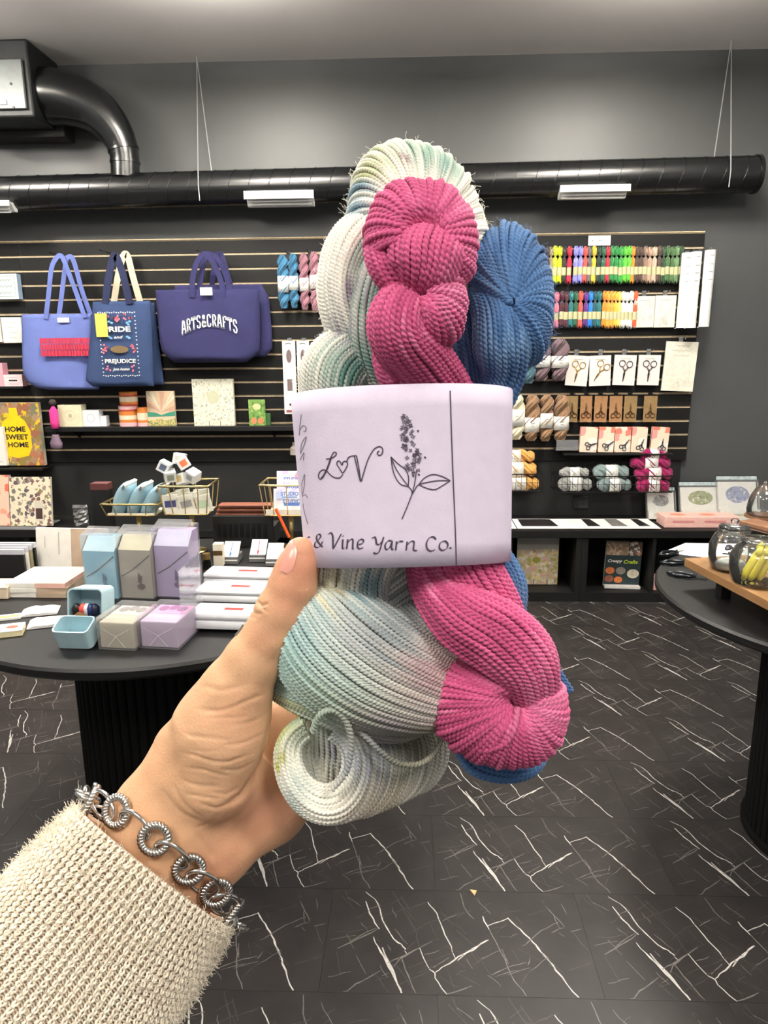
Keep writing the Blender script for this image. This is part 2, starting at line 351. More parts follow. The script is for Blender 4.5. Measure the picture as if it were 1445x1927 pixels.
# ceiling lamps (above and behind the frame)
m_lamp = mat('lamp housing white', sr(225, 225, 222), rough=.5); m_glow = mat('lamp diffuser', (1, .96, .9), emit=3.0)
for i, (x, y, p, s) in enumerate(LAMPS):
    t = thing('ceiling_lamp', 'square white ceiling light panel '+['near the air unit', 'near the wall above the tote bags', 'near the wall above the floss display', 'over the table with white tins', 'over the table with wooden riser', 'behind the viewer beside the hand', 'behind the viewer on the jar side'][i], 'lamp', (x, y, LAMPZ), 0, 'ceiling light panels')
    MB().box(-s/2, -s/2, -.025, s/2, s/2, -.001, bev=.004).build('frame', m_lamp, t)
    MB().box(-s/2+.03, -s/2+.03, -.03, s/2-.03, s/2-.03, -.0255).build('diffuser', m_glow, t)
    ld = bpy.data.lights.new('lamp_light', 'AREA'); ld.energy = p; ld.size = s*.9; ld.color = (1, .95, .88)
    lo = bpy.data.objects.new('lamp_light', ld); col.objects.link(lo); lo.parent = t; lo.location = (0, 0, -.04)
    ld = bpy.data.lights.new('added_uplight', 'AREA'); ld.energy = p*UP_FILL; ld.size = s*.8; ld.color = (1, .95, .88)  # added unseen light above the panel, only to brighten the ceiling
    lo = bpy.data.objects.new('added_uplight', ld); col.objects.link(lo); lo.parent = t; lo.location = (0, 0, .012); lo.rotation_euler = (math.pi, 0, 0)
    for dx, dy in ((-1, -1), (1, -1), (-1, 1), (1, 1)): MB().tube([(dx*s*.4, dy*s*.4, 0), (dx*s*.4, dy*s*.4, CEIL-LAMPZ-.001)], .002, 5).build('hanging_wire', m_lamp, t)  # hangs the panel clear of the ceiling for the added uplight

# duct along the wall
m_duct = mat('black painted duct', sr(18, 19, 20), rough=.26, var=.1, scale=8, spec=.7)
DY = 4.14
a0 = onY(0, 366, DY); a1 = onY(1420, 328, DY); dirx = (a1-a0)/np.linalg.norm(a1-a0)
RD = (onY(722, 318, DY)[2]-onY(722, 386, DY)[2])/2
A = a0-dirx*.9
duct = thing('duct', 'long black spiral ventilation duct running along the wall above the slatwall', 'duct', tuple(A))
def seg(p, q, n): return np.linspace(p, q, n)
MB().tube(seg(np.zeros(3), a1-A, 40), RD, 32).build('pipe', m_duct, duct, smooth=True, angle=40)
Ltot = np.linalg.norm(a1-A)
for k in range(46):
    s_ = .03+k*Ltot/46
    if s_ > Ltot-.02: break
    a = np.linspace(0, 2*math.pi, 33)[:-1]
    e1 = np.array([0, 1., 0]); e1 -= dirx*np.dot(e1, dirx); e1 /= np.linalg.norm(e1); e2 = np.cross(dirx, e1)
    ring = np.array([dirx*(s_+.028*math.sin(t)) + (RD+.0005)*(e1*math.cos(t)+e2*math.sin(t)) for t in a])
    MB().tube(ring, .0022, 5, closed=True).build('seam', m_duct, duct, smooth=True)
MB().tube([dirx*(Ltot-.006), dirx*(Ltot+.012)], RD+.006, 32).build('end_cap', m_duct, duct, smooth=True, angle=40)
# elbow coming from the air unit
px = [(-20, 178), (40, 180), (95, 182), (140, 189), (180, 208), (210, 238), (229, 272), (235, 300), (236, 335)]
E = cr([onY(u, v, DY) for u, v in px], 40); RE = (onY(257, 300, DY)[0]-onY(205, 300, DY)[0])/2
rr = np.interp(np.linspace(0, 8, 40), [0, 1, 2, 3, 4, 5, 6, 7, 8], [1.85, 1.85, 1.82, 1.7, 1.5, 1.28, 1.06, 1., 1.])*RE
elbow = thing('duct_elbow', 'black curved duct elbow dropping from the air unit into the long duct', 'duct', tuple(E[0]))
MB().tube(E-E[0], rr, 28).build('bend', m_duct, elbow, smooth=True, angle=40)
for i in (31, 35):
    p = E[i]-E[0]; T = E[i+1]-E[i-1]; T /= np.linalg.norm(T)
    MB().tube([p-T*.006, p+T*.006], rr[i]+.004, 28).build('joint_band', m_duct, elbow, smooth=True, angle=40)
# air unit
x0, z0, x1, z1 = wrect(-70, 112, 44, 205, 3.95)
unit = thing('air_unit', 'boxy air handling unit with pale metal door at the ceiling corner', 'air unit', ((x0+x1)/2, 4.1, z0))
ub = unit.location
MB().box(x0-ub.x-.05, -.13, -.035, x1-ub.x+.03, .2, CEIL-.002-ub.z, bev=.01).build('casing', mat('dark unit casing', sr(24, 26, 27), rough=.5), unit)
MB().box(x0-ub.x, -.15, .0, x1-ub.x, -.131, z1-z0, bev=.003).build('door_panel', mat('galvanised sheet', sr(150, 156, 156), rough=.45, metal=.3), unit)
q = wrect(-30, 187, 12, 197, 3.945)
MB().box(q[0]-ub.x, -.156, q[1]-ub.z, q[2]-ub.x, -.1505, q[3]-ub.z).build('sticker', mat('white sticker', sr(240, 240, 240)), unit)
for (u, v) in ((20, 157), (25, 201)):
    p = onY(u, v, 3.945); MB().tube([(p[0]-ub.x, -.154, p[2]-ub.z), (p[0]-ub.x, -.1505, p[2]-ub.z)], .006, 8).build('screw', m_black, unit)
x0, z0, x1, z1 = wrect(-60, 230, 128, 264, 4.25)
tag(MB().box(x0, 4.2, z0, x1, WALL-.001, z1, bev=.004).build('wall_oblong', mat('dark oblong', sr(44, 43, 42), rough=.7)), 'dark grey ledge on the wall under the air unit', 'oblong')  # dark grey box set along the wall
# suspension wires
for (ut, vt, ub_, vb, lab) in ((370, 106, 376, 378, 'thin steel suspension wire looped round the duct beside the elbow'), (1376, 76, 1371, 352, 'thin steel suspension wire looped round the free end of the duct')):
    top = onZ(ut, vt, CEIL); f0 = onY(ub_, vb, DY-RD-.004)
    bt = np.array([f0[0], DY, f0[2]])
    side = -1 if ut > 700 else 1
    wire = thing('suspension_wire', lab, 'wire', tuple(top), 0, 'duct suspension wires')
    pts = [top, np.array([bt[0]-.003*side, DY-RD-.004, bt[2]+RD*.9]), np.array([bt[0], DY-RD-.006, bt[2]]), ]
    MB().tube(np.array(pts)-top, .0028, 6).build('front_wire', mat('steel wire', sr(190, 192, 190), rough=.4, metal=.5), wire)
    pts = [top, np.array([bt[0]+.045*side, DY+.02, bt[2]+RD*1.55])]
    MB().tube(np.array(pts)-top, .0028, 6).build('rear_wire', MATS['steel wire'], wire)
# white louvred grilles on the duct
m_gr = mat('white grille', sr(236, 236, 232), rough=.45)
for (u0, v0, u1, v1, lab) in ((461, 360, 588, 384, 'white louvred air grille on the duct above the blue tote bag'), (1056, 349, 1184, 369, 'white louvred air grille on the duct above the floss display'), (-110, 379, 16, 395, 'white louvred air grille on the duct under the air unit')):
    x0, z0, x1, z1 = wrect(u0, v0, u1, v1, DY-RD-.03)
    t = thing('air_grille', lab, 'grille', ((x0+x1)/2, DY-RD+.03, z0), 0, 'air grilles on the duct')
    wd = (x1-x0)/2; h = z1-z0
    MB().prism([(-.03, h*.75), (-.06, h), (.03, h), (.03, 0), (.0, .0)], -wd, wd, 'x').build('housing', m_gr, t)
    MB().box(-wd-.006, -.064, h*.42, wd+.006, -.056, h+.004).build('face', m_gr, t)
    for k in range(3):
        MB().box(-wd+.01, -.055+.016*k, h*.62-.012*k-.012, wd-.01, -.049+.016*k, h*.62-.012*k).build('louvre', mat('grille shade', sr(200, 200, 197)), t)
# ------------------------------------------------------------------ the hand and what it holds
D0 = .30; PX = D0/F                                     # metres per pixel at the hand's distance
def W3(Q):                                              # metric hand frame (u right, v down, w towards viewer, in units of PX) to world
    Q = np.asarray(Q, float)
    return CAM + (AF*(D0-Q[..., 2:3]*PX)) + AR*((Q[..., 0:1]-CX)*PX) - AU*((Q[..., 1:2]-CY)*PX)
def K(u, v, w=0.):                                      # where a point seen at pixel (u,v) and standing w in front of the reference distance lies
    k = 1-w/F; return np.array([CX+(u-CX)*k, CY+(v-CY)*k, w])
def KK(pts): return np.array([np.r_[K(*p[:3]), p[3:]] for p in pts])

class Yarn:
    def __init__(s, r, period, colf, jit=.5): s.V = []; s.Q = []; s.C = []; s.n = 0; s.r = r; s.per = period; s.colf = colf; s.jit = jit
    def strand(s, P, r=None, rnd=None, ns=7):
        r = r or s.r; P = np.asarray(P, float)
        d = np.r_[0, np.cumsum(np.linalg.norm(np.diff(P, axis=0), axis=1))]
        step = s.per/2/4.2; m = max(4, int(d[-1]/step)); t = np.linspace(0, d[-1], m)
        P = np.stack([np.interp(t, d, P[:, k]) for k in range(3)], 1)
        # light smoothing so that resampling leaves no kinks
        P[1:-1] = (P[:-2]+2*P[1:-1]+P[2:])/4
        T = np.gradient(P, axis=0); T /= np.linalg.norm(T, axis=1)[:, None]+1e-9
        ref = np.array([.12, .2, 1.]); N = np.cross(T, ref); N /= np.linalg.norm(N, axis=1)[:, None]+1e-9; B = np.cross(T, N)
        ph = 2*math.pi*(t/s.per)+RNG.uniform(0, 6.28)
        a = np.arange(ns)/ns*2*math.pi
        ang = a[None, :]+ph[:, None]
        rad = r*(.58+.5*np.abs(np.cos(a)))[None, :]*np.ones((m, 1))
        V = P[:, None, :]+rad[..., None]*(np.cos(ang)[..., None]*N[:, None, :]+np.sin(ang)[..., None]*B[:, None, :])
        i = np.arange(m-1)[:, None]*ns; j = np.arange(ns)[None, :]; j2 = (j+1) % ns
        Q = np.stack([i+j, i+ns+j, i+ns+j2, i+j2], -1).reshape(-1, 4)
        s.Q.append(Q+s.n); s.V.append(V.reshape(-1, 3)); s.n += m*ns
        rnd = RNG.normal(0, 1, 3) if rnd is None else rnd
        C = s.colf(P, rnd); C = np.repeat(C, ns, axis=0)
        ply_shade = np.tile(.86+.2*np.abs(np.cos(a)), m)       # groove between the plies painted darker, shade put into the colour
        s.C.append(np.clip(C*ply_shade[:, None], 0, 1))
    def core(s, R, dark=.9):
        R = np.asarray(R); m, k = R.shape[:2]
        i = np.arange(m-1)[:, None]*k; j = np.arange(k)[None, :]; j2 = (j+1) % k
        Q = np.stack([i+j, i+k+j, i+k+j2, i+j2], -1).reshape(-1, 4)
        s.Q.append(Q+s.n); s.V.append(R.reshape(-1, 3)); s.n += m*k
        s.C.append(np.clip(s.colf(R.reshape(-1, 3), np.zeros(3))*dark, 0, 1))
    def lobe(s, ctrl, twist=0., th0=0., n=None, r=None, asp=.85):
        ctrl = [tuple(c) for c in ctrl]
        """a fat bundle: ctrl rows (u, v, w, half width[, half depth])"""
        r = r or s.r
        C = np.array([list(c)+([c[3]*asp] if len(c) == 4 else []) for c in ctrl], float); G = cr(KK(C), 60)
        P, ra, rb = G[:, :3], np.maximum(G[:, 3], r*1.2), np.maximum(G[:, 4], r*1.2)
        T = np.gradient(P, axis=0); T /= np.linalg.norm(T, axis=1)[:, None]
        view = np.array([0, 0, 1.]); S = np.cross(T, view); l = np.linalg.norm(S, axis=1); k0 = int(np.argmax(l))
        N = np.zeros_like(T); N[k0] = S[k0]/l[k0]
        for rng in (range(k0+1, len(T)), range(k0-1, -1, -1)):
            for i in rng:
                p = N[i-1] if i > k0 else N[i+1]
                q = p-T[i]*np.dot(p, T[i]); N[i] = q/np.linalg.norm(q)
        B = np.cross(N, T)
        n = n or max(7, int(math.pi*(ra.max()+rb.max())/(2*r*.84)))
        tq = np.linspace(0, 2*math.pi, 721); im = int(np.argmax(ra)); al_ = np.r_[0, np.cumsum(np.hypot(np.diff(ra[im]*np.cos(tq)), np.diff(rb[im]*np.sin(tq))))]; al_ /= al_[-1]
        tt = np.linspace(0, 1, len(P))
        for k in range(n):
            th = np.interp(((k+RNG.normal(0, .12*s.jit*2))/n) % 1., al_, tq)+th0+twist*(tt-.5); rj = 1+RNG.normal(0, .016)
            sc = np.maximum(ra-r, .5)*rj, np.maximum(rb-r, .5)*rj
            wob = r*.22*np.sin(tt*RNG.uniform(4, 9)+RNG.uniform(0, 6))
            Q = P+N*((sc[0]*np.cos(th)+wob)[:, None])+B*((sc[1]*np.sin(th))[:, None])
            s.strand(Q, r)
        th = np.linspace(0, 2*math.pi, 21)[:-1]
        R = P[:, None, :]+.93*(np.maximum(ra-r, .5)[:, None, None]*np.cos(th)[None, :, None]*N[:, None, :]+np.maximum(rb-r, .5)[:, None, None]*np.sin(th)[None, :, None]*B[:, None, :])
        s.core(R)
    def dome(s, c, Rk, h, a0, a1, n=None, tw=0., rho0=.12, back=.75, r=None, cw=0.):
        """fan of strands from a pinch point over a rounded outline to the back; Rk: [(angle, radius)] in degrees, counter-clockwise from the right"""
        r = r or s.r; ks = sorted(Rk); ang = [k[0] for k in ks]; rad = [k[1] for k in ks]
        arc = math.radians(abs(a1-a0))*(.35*np.mean(rad)+.65*np.max(rad)); n = n or int(arc/(2*r*.86))
        c = K(*c); t = np.linspace(.02, math.pi*back, 36)
        def path(al, f=1.):
            al_ = np.degrees(0)+al+tw*(t/math.pi-.5); R = np.interp(al_, ang, rad)*f-r
            rho = R*(rho0+(1-rho0)*np.sin(np.minimum(t, math.pi/2)) if True else 0)
            rho = np.where(t > math.pi/2, R*(.45+.55*np.sin(t)), rho)
            ww = h*f*np.where(t < math.pi/2, np.abs(np.cos(t))**.8*.55+.45*np.cos(t), np.cos(t))
            ww = np.where(t < .35, ww-cw*(1-t/.35)**1.5, ww)
            ar = np.radians(al_)
            return np.stack([c[0]+rho*np.cos(ar), c[1]-rho*np.sin(ar), c[2]+ww], 1)
        for k in range(n):
            al = a0+(a1-a0)*(k+.5+RNG.normal(0, .15*s.jit*2))/n
            s.strand(path(al, 1+RNG.normal(0, .016)), r)
        R = np.array([path(al, .95) for al in np.linspace(a0, a1, 40)]).transpose(1, 0, 2)
        m, k = R.shape[:2]; i = np.arange(m-1)[:, None]*k; j = np.arange(k-1)[None, :]
        Q = np.stack([i+j, i+k+j, i+k+j+1, i+j+1], -1).reshape(-1, 4)
        s.Q.append(Q+s.n); s.V.append(R.reshape(-1, 3)); s.n += m*k; s.C.append(np.clip(s.colf(R.reshape(-1, 3), np.zeros(3))*.9, 0, 1))
    def flush(s, name, mt, parent):
        o = fastmesh(name, W3(np.concatenate(s.V))-np.array(parent.location), np.concatenate(s.Q), mt, parent, np.concatenate(s.C))
        s.V, s.Q, s.C, s.n = [], [], [], 0
        return o
def hash_noise(x, y, seed):
    xi, yi = np.floor(x).astype(int), np.floor(y).astype(int); fx, fy = x-xi, y-yi
    fx = fx*fx*(3-2*fx); fy = fy*fy*(3-2*fy)
    def h(a, b): q = (a*374761393+b*668265263+seed*1442695) & 0x7fffffff; q = ((q ^ (q >> 13))*1274126177) & 0x7fffffff; return (q & 0xffff)/65535.
    return (h(xi, yi)*(1-fx)+h(xi+1, yi)*fx)*(1-fy)+(h(xi, yi+1)*(1-fx)+h(xi+1, yi+1)*fx)*fy

m_wool = matvc('hand dyed wool', rough=.75, sheen=.15, spec=.25)
# --- variegated pale skein
CREAM = sr(248, 244, 230)
DYE_AND_SHADE = [(722, 600, 46, sr(116, 160, 148), 1.), (700, 500, 34, sr(138, 170, 160), .8), (700, 690, 40, sr(130, 166, 156), .9), (655, 715, 44, sr(98, 144, 132), 1.), (668, 385, 30, sr(140, 172, 188), .9), (703, 330, 20, sr(206, 206, 120), .8), (668, 565, 22, sr(150, 138, 154), .85),
        (655, 640, 22, sr(164, 152, 166), .7), (800, 298, 30, sr(150, 182, 164), .9), (840, 322, 26, sr(136, 174, 162), .85), (715, 312, 24, sr(190, 204, 184), .7), (768, 330, 9, sr(160, 112, 126), .8), (880, 520, 40, sr(214, 208, 204), .6),
        (570, 1180, 50, sr(136, 178, 186), 1.), (560, 1250, 55, sr(164, 200, 196), 1.), (640, 1280, 75, sr(170, 198, 190), 1.), (690, 1190, 60, sr(186, 190, 190), .85), (800, 1255, 55, sr(192, 160, 162), .95), (750, 1160, 46, sr(150, 158, 160), .95), (620, 1330, 60, sr(176, 196, 176), .8),
        (710, 1335, 60, sr(164, 166, 150), .9), (750, 1365, 50, sr(170, 158, 164), .85), (645, 1095, 9, sr(132, 100, 40), 1.), (620, 1095, 22, sr(226, 220, 184), .8), (695, 1095, 30, sr(124, 154, 158), 1.), (760, 1100, 34, sr(130, 140, 138), .9), (545, 1345, 26, sr(186, 192, 130), .7),
        (740, 1440, 56, sr(112, 120, 112), 1.), (722, 1505, 46, sr(166, 154, 134), .85), (690, 1420, 26, sr(146, 152, 164), .8), (800, 1400, 40, sr(118, 116, 96), .95), (545, 1500, 26, sr(170, 194, 186), .8), (630, 1400, 20, sr(206, 204, 218), .8), (528, 1400, 10, sr(186, 186, 70), .9), (680, 1530, 26, sr(180, 166, 146), .7), (560, 1460, 20, sr(190, 204, 198), .6)]  # tail's right side: grey green dye, darkened with painted shade
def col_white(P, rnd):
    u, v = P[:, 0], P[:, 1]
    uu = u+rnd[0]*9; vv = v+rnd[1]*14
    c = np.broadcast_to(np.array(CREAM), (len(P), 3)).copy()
    for (a, b, R, q, st) in DYE_AND_SHADE:
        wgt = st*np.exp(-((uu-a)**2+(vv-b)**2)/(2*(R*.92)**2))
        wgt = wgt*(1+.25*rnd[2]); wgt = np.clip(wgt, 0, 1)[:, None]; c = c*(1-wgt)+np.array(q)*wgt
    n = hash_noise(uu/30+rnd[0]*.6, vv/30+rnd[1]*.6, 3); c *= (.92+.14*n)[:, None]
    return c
white = thing('yarn_skein', 'large pale cream and teal variegated yarn skein held in the hand', 'yarn skein', tuple(W3([[690., 1540, -40]])[0]), 0, 'skeins held under the paper band')
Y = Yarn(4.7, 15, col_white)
def fl(nm='strand_bundle'): return Y.flush(nm, m_wool, white)
Y.dome((775, 470, -30), [(-60, 150), (-20, 142), (0, 140), (30, 150), (60, 180), (90, 203), (115, 200), (140, 155), (165, 125), (200, 110), (240, 100)], 100, -55, 205, tw=38, rho0=.1); fl()
Y.lobe([(770, 440, -60, 40), (684, 455, 10, 60), (646, 530, 40, 50), (660, 610, 40, 50), (712, 690, 5, 56), (770, 780, -30, 60)], twist=.5); fl()
Y.lobe([(785, 430, 0, 36), (728, 500, 52, 44), (704, 580, 66, 48), (708, 660, 62, 48), (742, 740, 30, 45), (770, 830, 10, 45)], twist=.4); fl()
Y.lobe([(745, 640, -40, 40), (680, 660, 20, 58), (632, 705, 44, 68), (638, 780, 30, 56), (672, 880, 0, 54)], twist=.4); fl()
Y.lobe([(870, 400, -70, 40), (882, 480, -50, 46), (870, 570, -60, 52), (830, 680, -80, 55), (800, 790, -60, 55)], twist=-.3); fl()
Y.lobe([(690, 930, 0, 76), (678, 1020, 8, 84), (664, 1090, 14, 78), (672, 1150, 0, 80), (690, 1200, -20, 80)], twist=.15, asp=.75); fl()
Y.lobe([(860, 1040, -40, 40), (790, 1080, -10, 46), (735, 1120, 6, 42), (690, 1160, -10, 40)], twist=.2); fl()
Y.lobe([(575, 1050, -90, 60, 40), (572, 1125, -10, 72, 60), (612, 1200, 44, 112, 80), (682, 1252, 58, 116, 84), (770, 1286, 40, 98, 74), (860, 1306, -20, 72, 50)], twist=.55, asp=.75); fl()
Y.lobe([(505, 1275, -30, 34), (580, 1302, 30, 48), (680, 1330, 40, 56), (760, 1345, 20, 50), (830, 1320, -30, 40)], twist=.25, asp=.7); fl()
Y.lobe([(720, 1130, -20, 36), (770, 1170, 8, 50), (812, 1220, 0, 52), (835, 1290, -30, 50)], twist=.3); fl()
# the folded tail: nested loops whose open mouth faces the viewer
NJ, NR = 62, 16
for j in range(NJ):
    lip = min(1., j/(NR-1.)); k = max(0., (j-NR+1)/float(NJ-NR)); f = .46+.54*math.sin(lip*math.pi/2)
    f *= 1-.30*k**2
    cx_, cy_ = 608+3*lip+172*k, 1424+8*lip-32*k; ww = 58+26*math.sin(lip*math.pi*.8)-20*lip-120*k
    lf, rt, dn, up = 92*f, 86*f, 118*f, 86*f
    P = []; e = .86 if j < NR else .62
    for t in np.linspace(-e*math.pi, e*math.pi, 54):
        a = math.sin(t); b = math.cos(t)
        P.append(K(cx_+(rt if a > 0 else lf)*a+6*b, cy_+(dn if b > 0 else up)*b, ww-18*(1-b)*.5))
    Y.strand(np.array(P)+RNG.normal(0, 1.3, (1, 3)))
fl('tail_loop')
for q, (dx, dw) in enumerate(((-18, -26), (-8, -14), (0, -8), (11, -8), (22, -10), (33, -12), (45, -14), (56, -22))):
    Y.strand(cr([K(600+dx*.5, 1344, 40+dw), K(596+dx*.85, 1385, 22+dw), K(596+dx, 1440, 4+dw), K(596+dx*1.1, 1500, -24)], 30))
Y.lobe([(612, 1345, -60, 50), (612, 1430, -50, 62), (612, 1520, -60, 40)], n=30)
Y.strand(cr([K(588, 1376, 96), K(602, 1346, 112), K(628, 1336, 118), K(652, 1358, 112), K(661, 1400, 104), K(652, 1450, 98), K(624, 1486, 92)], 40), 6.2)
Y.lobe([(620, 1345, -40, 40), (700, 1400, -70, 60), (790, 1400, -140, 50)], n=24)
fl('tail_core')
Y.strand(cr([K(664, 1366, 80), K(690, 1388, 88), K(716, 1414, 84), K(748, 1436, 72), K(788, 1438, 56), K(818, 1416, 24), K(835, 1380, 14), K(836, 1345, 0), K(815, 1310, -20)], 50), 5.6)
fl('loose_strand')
# --- pink skein
def colmk(base, hi, dk, seed):
    base, hi, dk = map(np.array, (base, hi, dk))
    def f(P, rnd):
        n = hash_noise(P[:, 0]/45+rnd[0]*.35, P[:, 1]/45+rnd[1]*.35, seed)[:, None]
        c = base*(1-np.abs(n-.5)*1.2)+np.where(n > .5, hi, dk)*np.abs(n-.5)*1.2
        return c*(1+.05*rnd[2])
    return f
pink = thing('yarn_skein', 'magenta pink mini yarn skein held in the hand', 'yarn skein', tuple(W3([[940., 1440, 30]])[0]), 0, 'skeins held under the paper band')
Y = Yarn(6.0, 19, colmk(sr(208, 92, 138), sr(238, 146, 182), sr(154, 48, 92), 11))
def fl(nm='strand_bundle'): return Y.flush(nm, m_wool, pink)
B_ = 122.
Y.dome((792, 470, B_), [(-50, 98), (-20, 100), (0, 98), (30, 104), (60, 118), (90, 120), (120, 122), (150, 108), (180, 97), (205, 88)], 62, -48, 196, tw=14, rho0=.16, cw=26); fl()
Y.lobe([(712, 440, B_, 20), (718, 485, B_+18, 30), (745, 530, B_+22, 28), (785, 565, B_, 16)], twist=.5); fl()
Y.lobe([(820, 432, B_+4, 48, 28), (803, 470, B_+44, 64, 34), (800, 508, B_+46, 56, 30), (792, 540, B_+32, 34, 22), (786, 566, B_+14, 12, 12)], twist=.25); fl()
Y.dome((792, 566, B_-2), [(-110, 70), (-80, 84), (-50, 96), (-20, 84), (10, 78), (40, 86), (70, 70)], 58, -100, 58, tw=-16, rho0=.1, cw=10); fl()
Y.lobe([(790, 545, B_-5, 20), (752, 578, B_+30, 44), (750, 632, B_+24, 52), (796, 684, B_-26, 56), (846, 740, B_-76, 46), (866, 800, B_-80, 40)], twist=.5); fl()
Y.lobe([(720, 640, B_-30, 24), (740, 690, B_-24, 36), (775, 745, B_-60, 42), (820, 830, B_-80, 46)], twist=.4); fl()
Y.lobe([(800, 800, B_-84, 44), (840, 920, B_-88, 52), (850, 1010, B_-88, 56), (880, 1075, B_-66, 64, 50), (930, 1140, B_-70, 50, 40), (960, 1200, B_-110, 40)], twist=.4); fl()
C_ = 54.
Y.lobe([(790, 1040, C_-34, 30), (815, 1105, C_+6, 44), (870, 1160, C_+40, 60, 46), (935, 1196, C_+50, 66, 50), (990, 1248, C_+44, 60, 46), (1008, 1320, C_+5, 44, 40)], twist=.45); fl()
Y.dome((968, 1306, C_), [(130, 60), (150, 120), (165, 150), (180, 160), (200, 158), (225, 150), (250, 138), (275, 134), (300, 130), (330, 108), (350, 98), (372, 90)], 60, 148, 372, tw=10, rho0=.1, cw=22); fl()
Y.strand(cr([K(880, 1405, C_+30), K(912, 1412, C_+44), K(950, 1400, C_+54), K(968, 1370, C_+60), K(974, 1330, C_+52)], 30)); fl('loose_strand')
# --- blue skein
blue = thing('yarn_skein', 'denim blue mini yarn skein held in the hand', 'yarn skein', tuple(W3([[950., 1470, -30]])[0]), 0, 'skeins held under the paper band')
Y = Yarn(5.4, 18, colmk(sr(76, 116, 164), sr(130, 164, 200), sr(46, 70, 114), 23))
def fl(nm='strand_bundle'): return Y.flush(nm, m_wool, blue)
Bb = -10.
Y.dome((952, 592, Bb), [(-90, 70), (-70, 110), (-45, 105), (-20, 90), (0, 86), (25, 96), (50, 120), (75, 160), (90, 172), (105, 160), (125, 128), (150, 84), (175, 40)], 78, -78, 168, tw=-26, rho0=.03, cw=4); fl()
Y.lobe([(888, 540, Bb-30, 22), (912, 560, Bb+24, 34), (932, 596, Bb+48, 44), (942, 650, Bb+52, 52), (942, 712, Bb+20, 44), (905, 800, Bb-10, 40)], twist=.6); fl()
Y.lobe([(890, 520, Bb-20, 26), (884, 600, Bb, 34), (900, 690, Bb, 42), (915, 780, Bb-20, 44)], twist=.3); fl()
Y.lobe([(900, 800, -40, 40), (895, 930, -40, 40), (910, 1020, -40, 38), (956, 1095, -24, 34), (956, 1160, -40, 32), (930, 1230, -60, 36)], twist=.5); fl()
Y.lobe([(940, 1200, -40, 40), (975, 1300, -30, 46), (950, 1400, -40, 44)], twist=.6); fl()
Y.lobe([(870, 1410, -30, 20), (895, 1438, -10, 24), (945, 1450, 0, 24), (995, 1444, -10, 20), (1018, 1415, -30, 16), (1000, 1385, -50, 14)], twist=1.0); fl('tail_loop')
for k in range(9):
    a = k/8.
    Y.strand(cr([K(1000-10*a, 1190+14*a, -30), K(1028-8*a, 1225+20*a, -26-4*(k % 3)), K(1052-10*a, 1262+22*a, -26-4*(k % 2)), K(1076-8*a, 1300+4*a, -30)], 24), 5.)
fl('tail_ends')
# wool fuzz on the skeins
def fuzz(name, parent, pts, colr, L=(12, 40), r=.32):
    mb = MB()
    for (u, v, w_, nx, ny) in pts:
        n = 6; P = [K(u, v, w_)]; d = np.array([nx, ny, RNG.normal(0, .5)]); d /= np.linalg.norm(d)+1e-6; ll = RNG.uniform(*L)/n
        for i in range(n):
            d = d+RNG.normal(0, .35, 3); d /= np.linalg.norm(d); P.append(P[-1]+d*ll)
        mb.tube(W3(np.array(P))-np.array(parent.location), r*PX, 3, cap=False)
    o = mb.build(name, mat(name+' '+parent.name, colr, rough=.6), parent); o['kind'] = 'stuff'
fp = []
for k in range(420):
    a = math.radians(RNG.uniform(-25, 215)); R = np.interp(math.degrees(a), [-25, 0, 30, 60, 90, 115, 140, 165, 215], [140, 138, 148, 178, 200, 198, 152, 124, 140])
    fp.append((775+R*math.cos(a)*RNG.uniform(.93, 1), 470-R*math.sin(a)*RNG.uniform(.93, 1), RNG.uniform(-60, 0), math.cos(a), -math.sin(a)))
for k in range(200):
    y = RNG.uniform(440, 740); x = np.interp(y, [440, 520, 580, 620, 650, 700, 740], [625, 600, 604, 622, 590, 566, 558]); fp.append((x+RNG.uniform(0, 14), y, RNG.uniform(0, 40), -1, RNG.normal(0, .6)))
fuzz('wool_fuzz', white, fp, CREAM, L=(8, 26))
fp = []
for k in range(170):
    a = math.radians(RNG.uniform(-60, 125)); R = np.interp(math.degrees(a), [-60, -20, 0, 25, 50, 75, 90, 105, 125], [105, 90, 85, 95, 118, 158, 170, 158, 124])
    fp.append((952+R*math.cos(a), 592-R*math.sin(a), Bb+RNG.uniform(-20, 10), math.cos(a), -math.sin(a)))
fuzz('wool_fuzz', blue, fp, sr(90, 120, 165), L=(8, 24))

# --- paper band
LC = np.array([761., 902., 0.])
def band_pt(th, h):                                     # th round the band, h -1 top .. 1 bottom
    c, s_ = math.cos(th), math.sin(th); p = 2/2.5
    x = 197*abs(c)**p*np.sign(c); w_ = 126*abs(s_)**p*np.sign(s_)+10
    y = 155*h
    x += -6*h*(1 if x > 0 else -1.6)*abs(c)              # slight taper downwards
    t = math.radians(-1.6); return np.array([LC[0]+x*math.cos(t)-y*math.sin(t), LC[1]+x*math.sin(t)+y*math.cos(t), w_])
band = thing('paper_band', 'lilac paper band with printed lettering wrapped around the held skeins', 'paper label', tuple(W3([[762., 1060, 60]])[0]))
nt_, nh = 96, 8; V = []; 
for i in range(nt_):
    for j in range(nh+1): V.append(band_pt(2*math.pi*i/nt_, -1+2*j/nh))
V = W3(np.array(V)); Fq = []
for i in range(nt_):
    for j in range(nh): a = i*(nh+1)+j; b = ((i+1) % nt_)*(nh+1)+j; Fq.append((a, b, b+1, a+1))
bvh = BVHTree.FromPolygons([Vector(q) for q in V], Fq)
m_lilac = mat('lilac paper', sr(214, 203, 222), rough=.75, var=.03, scale=150, bump=.05, bscale=900)
bo = MB().add(V-np.array(band.location), Fq).build('paper', m_lilac, band, smooth=True)
sm = bo.modifiers.new('thick', 'SOLIDIFY'); sm.thickness = .00025; sm.offset = 0
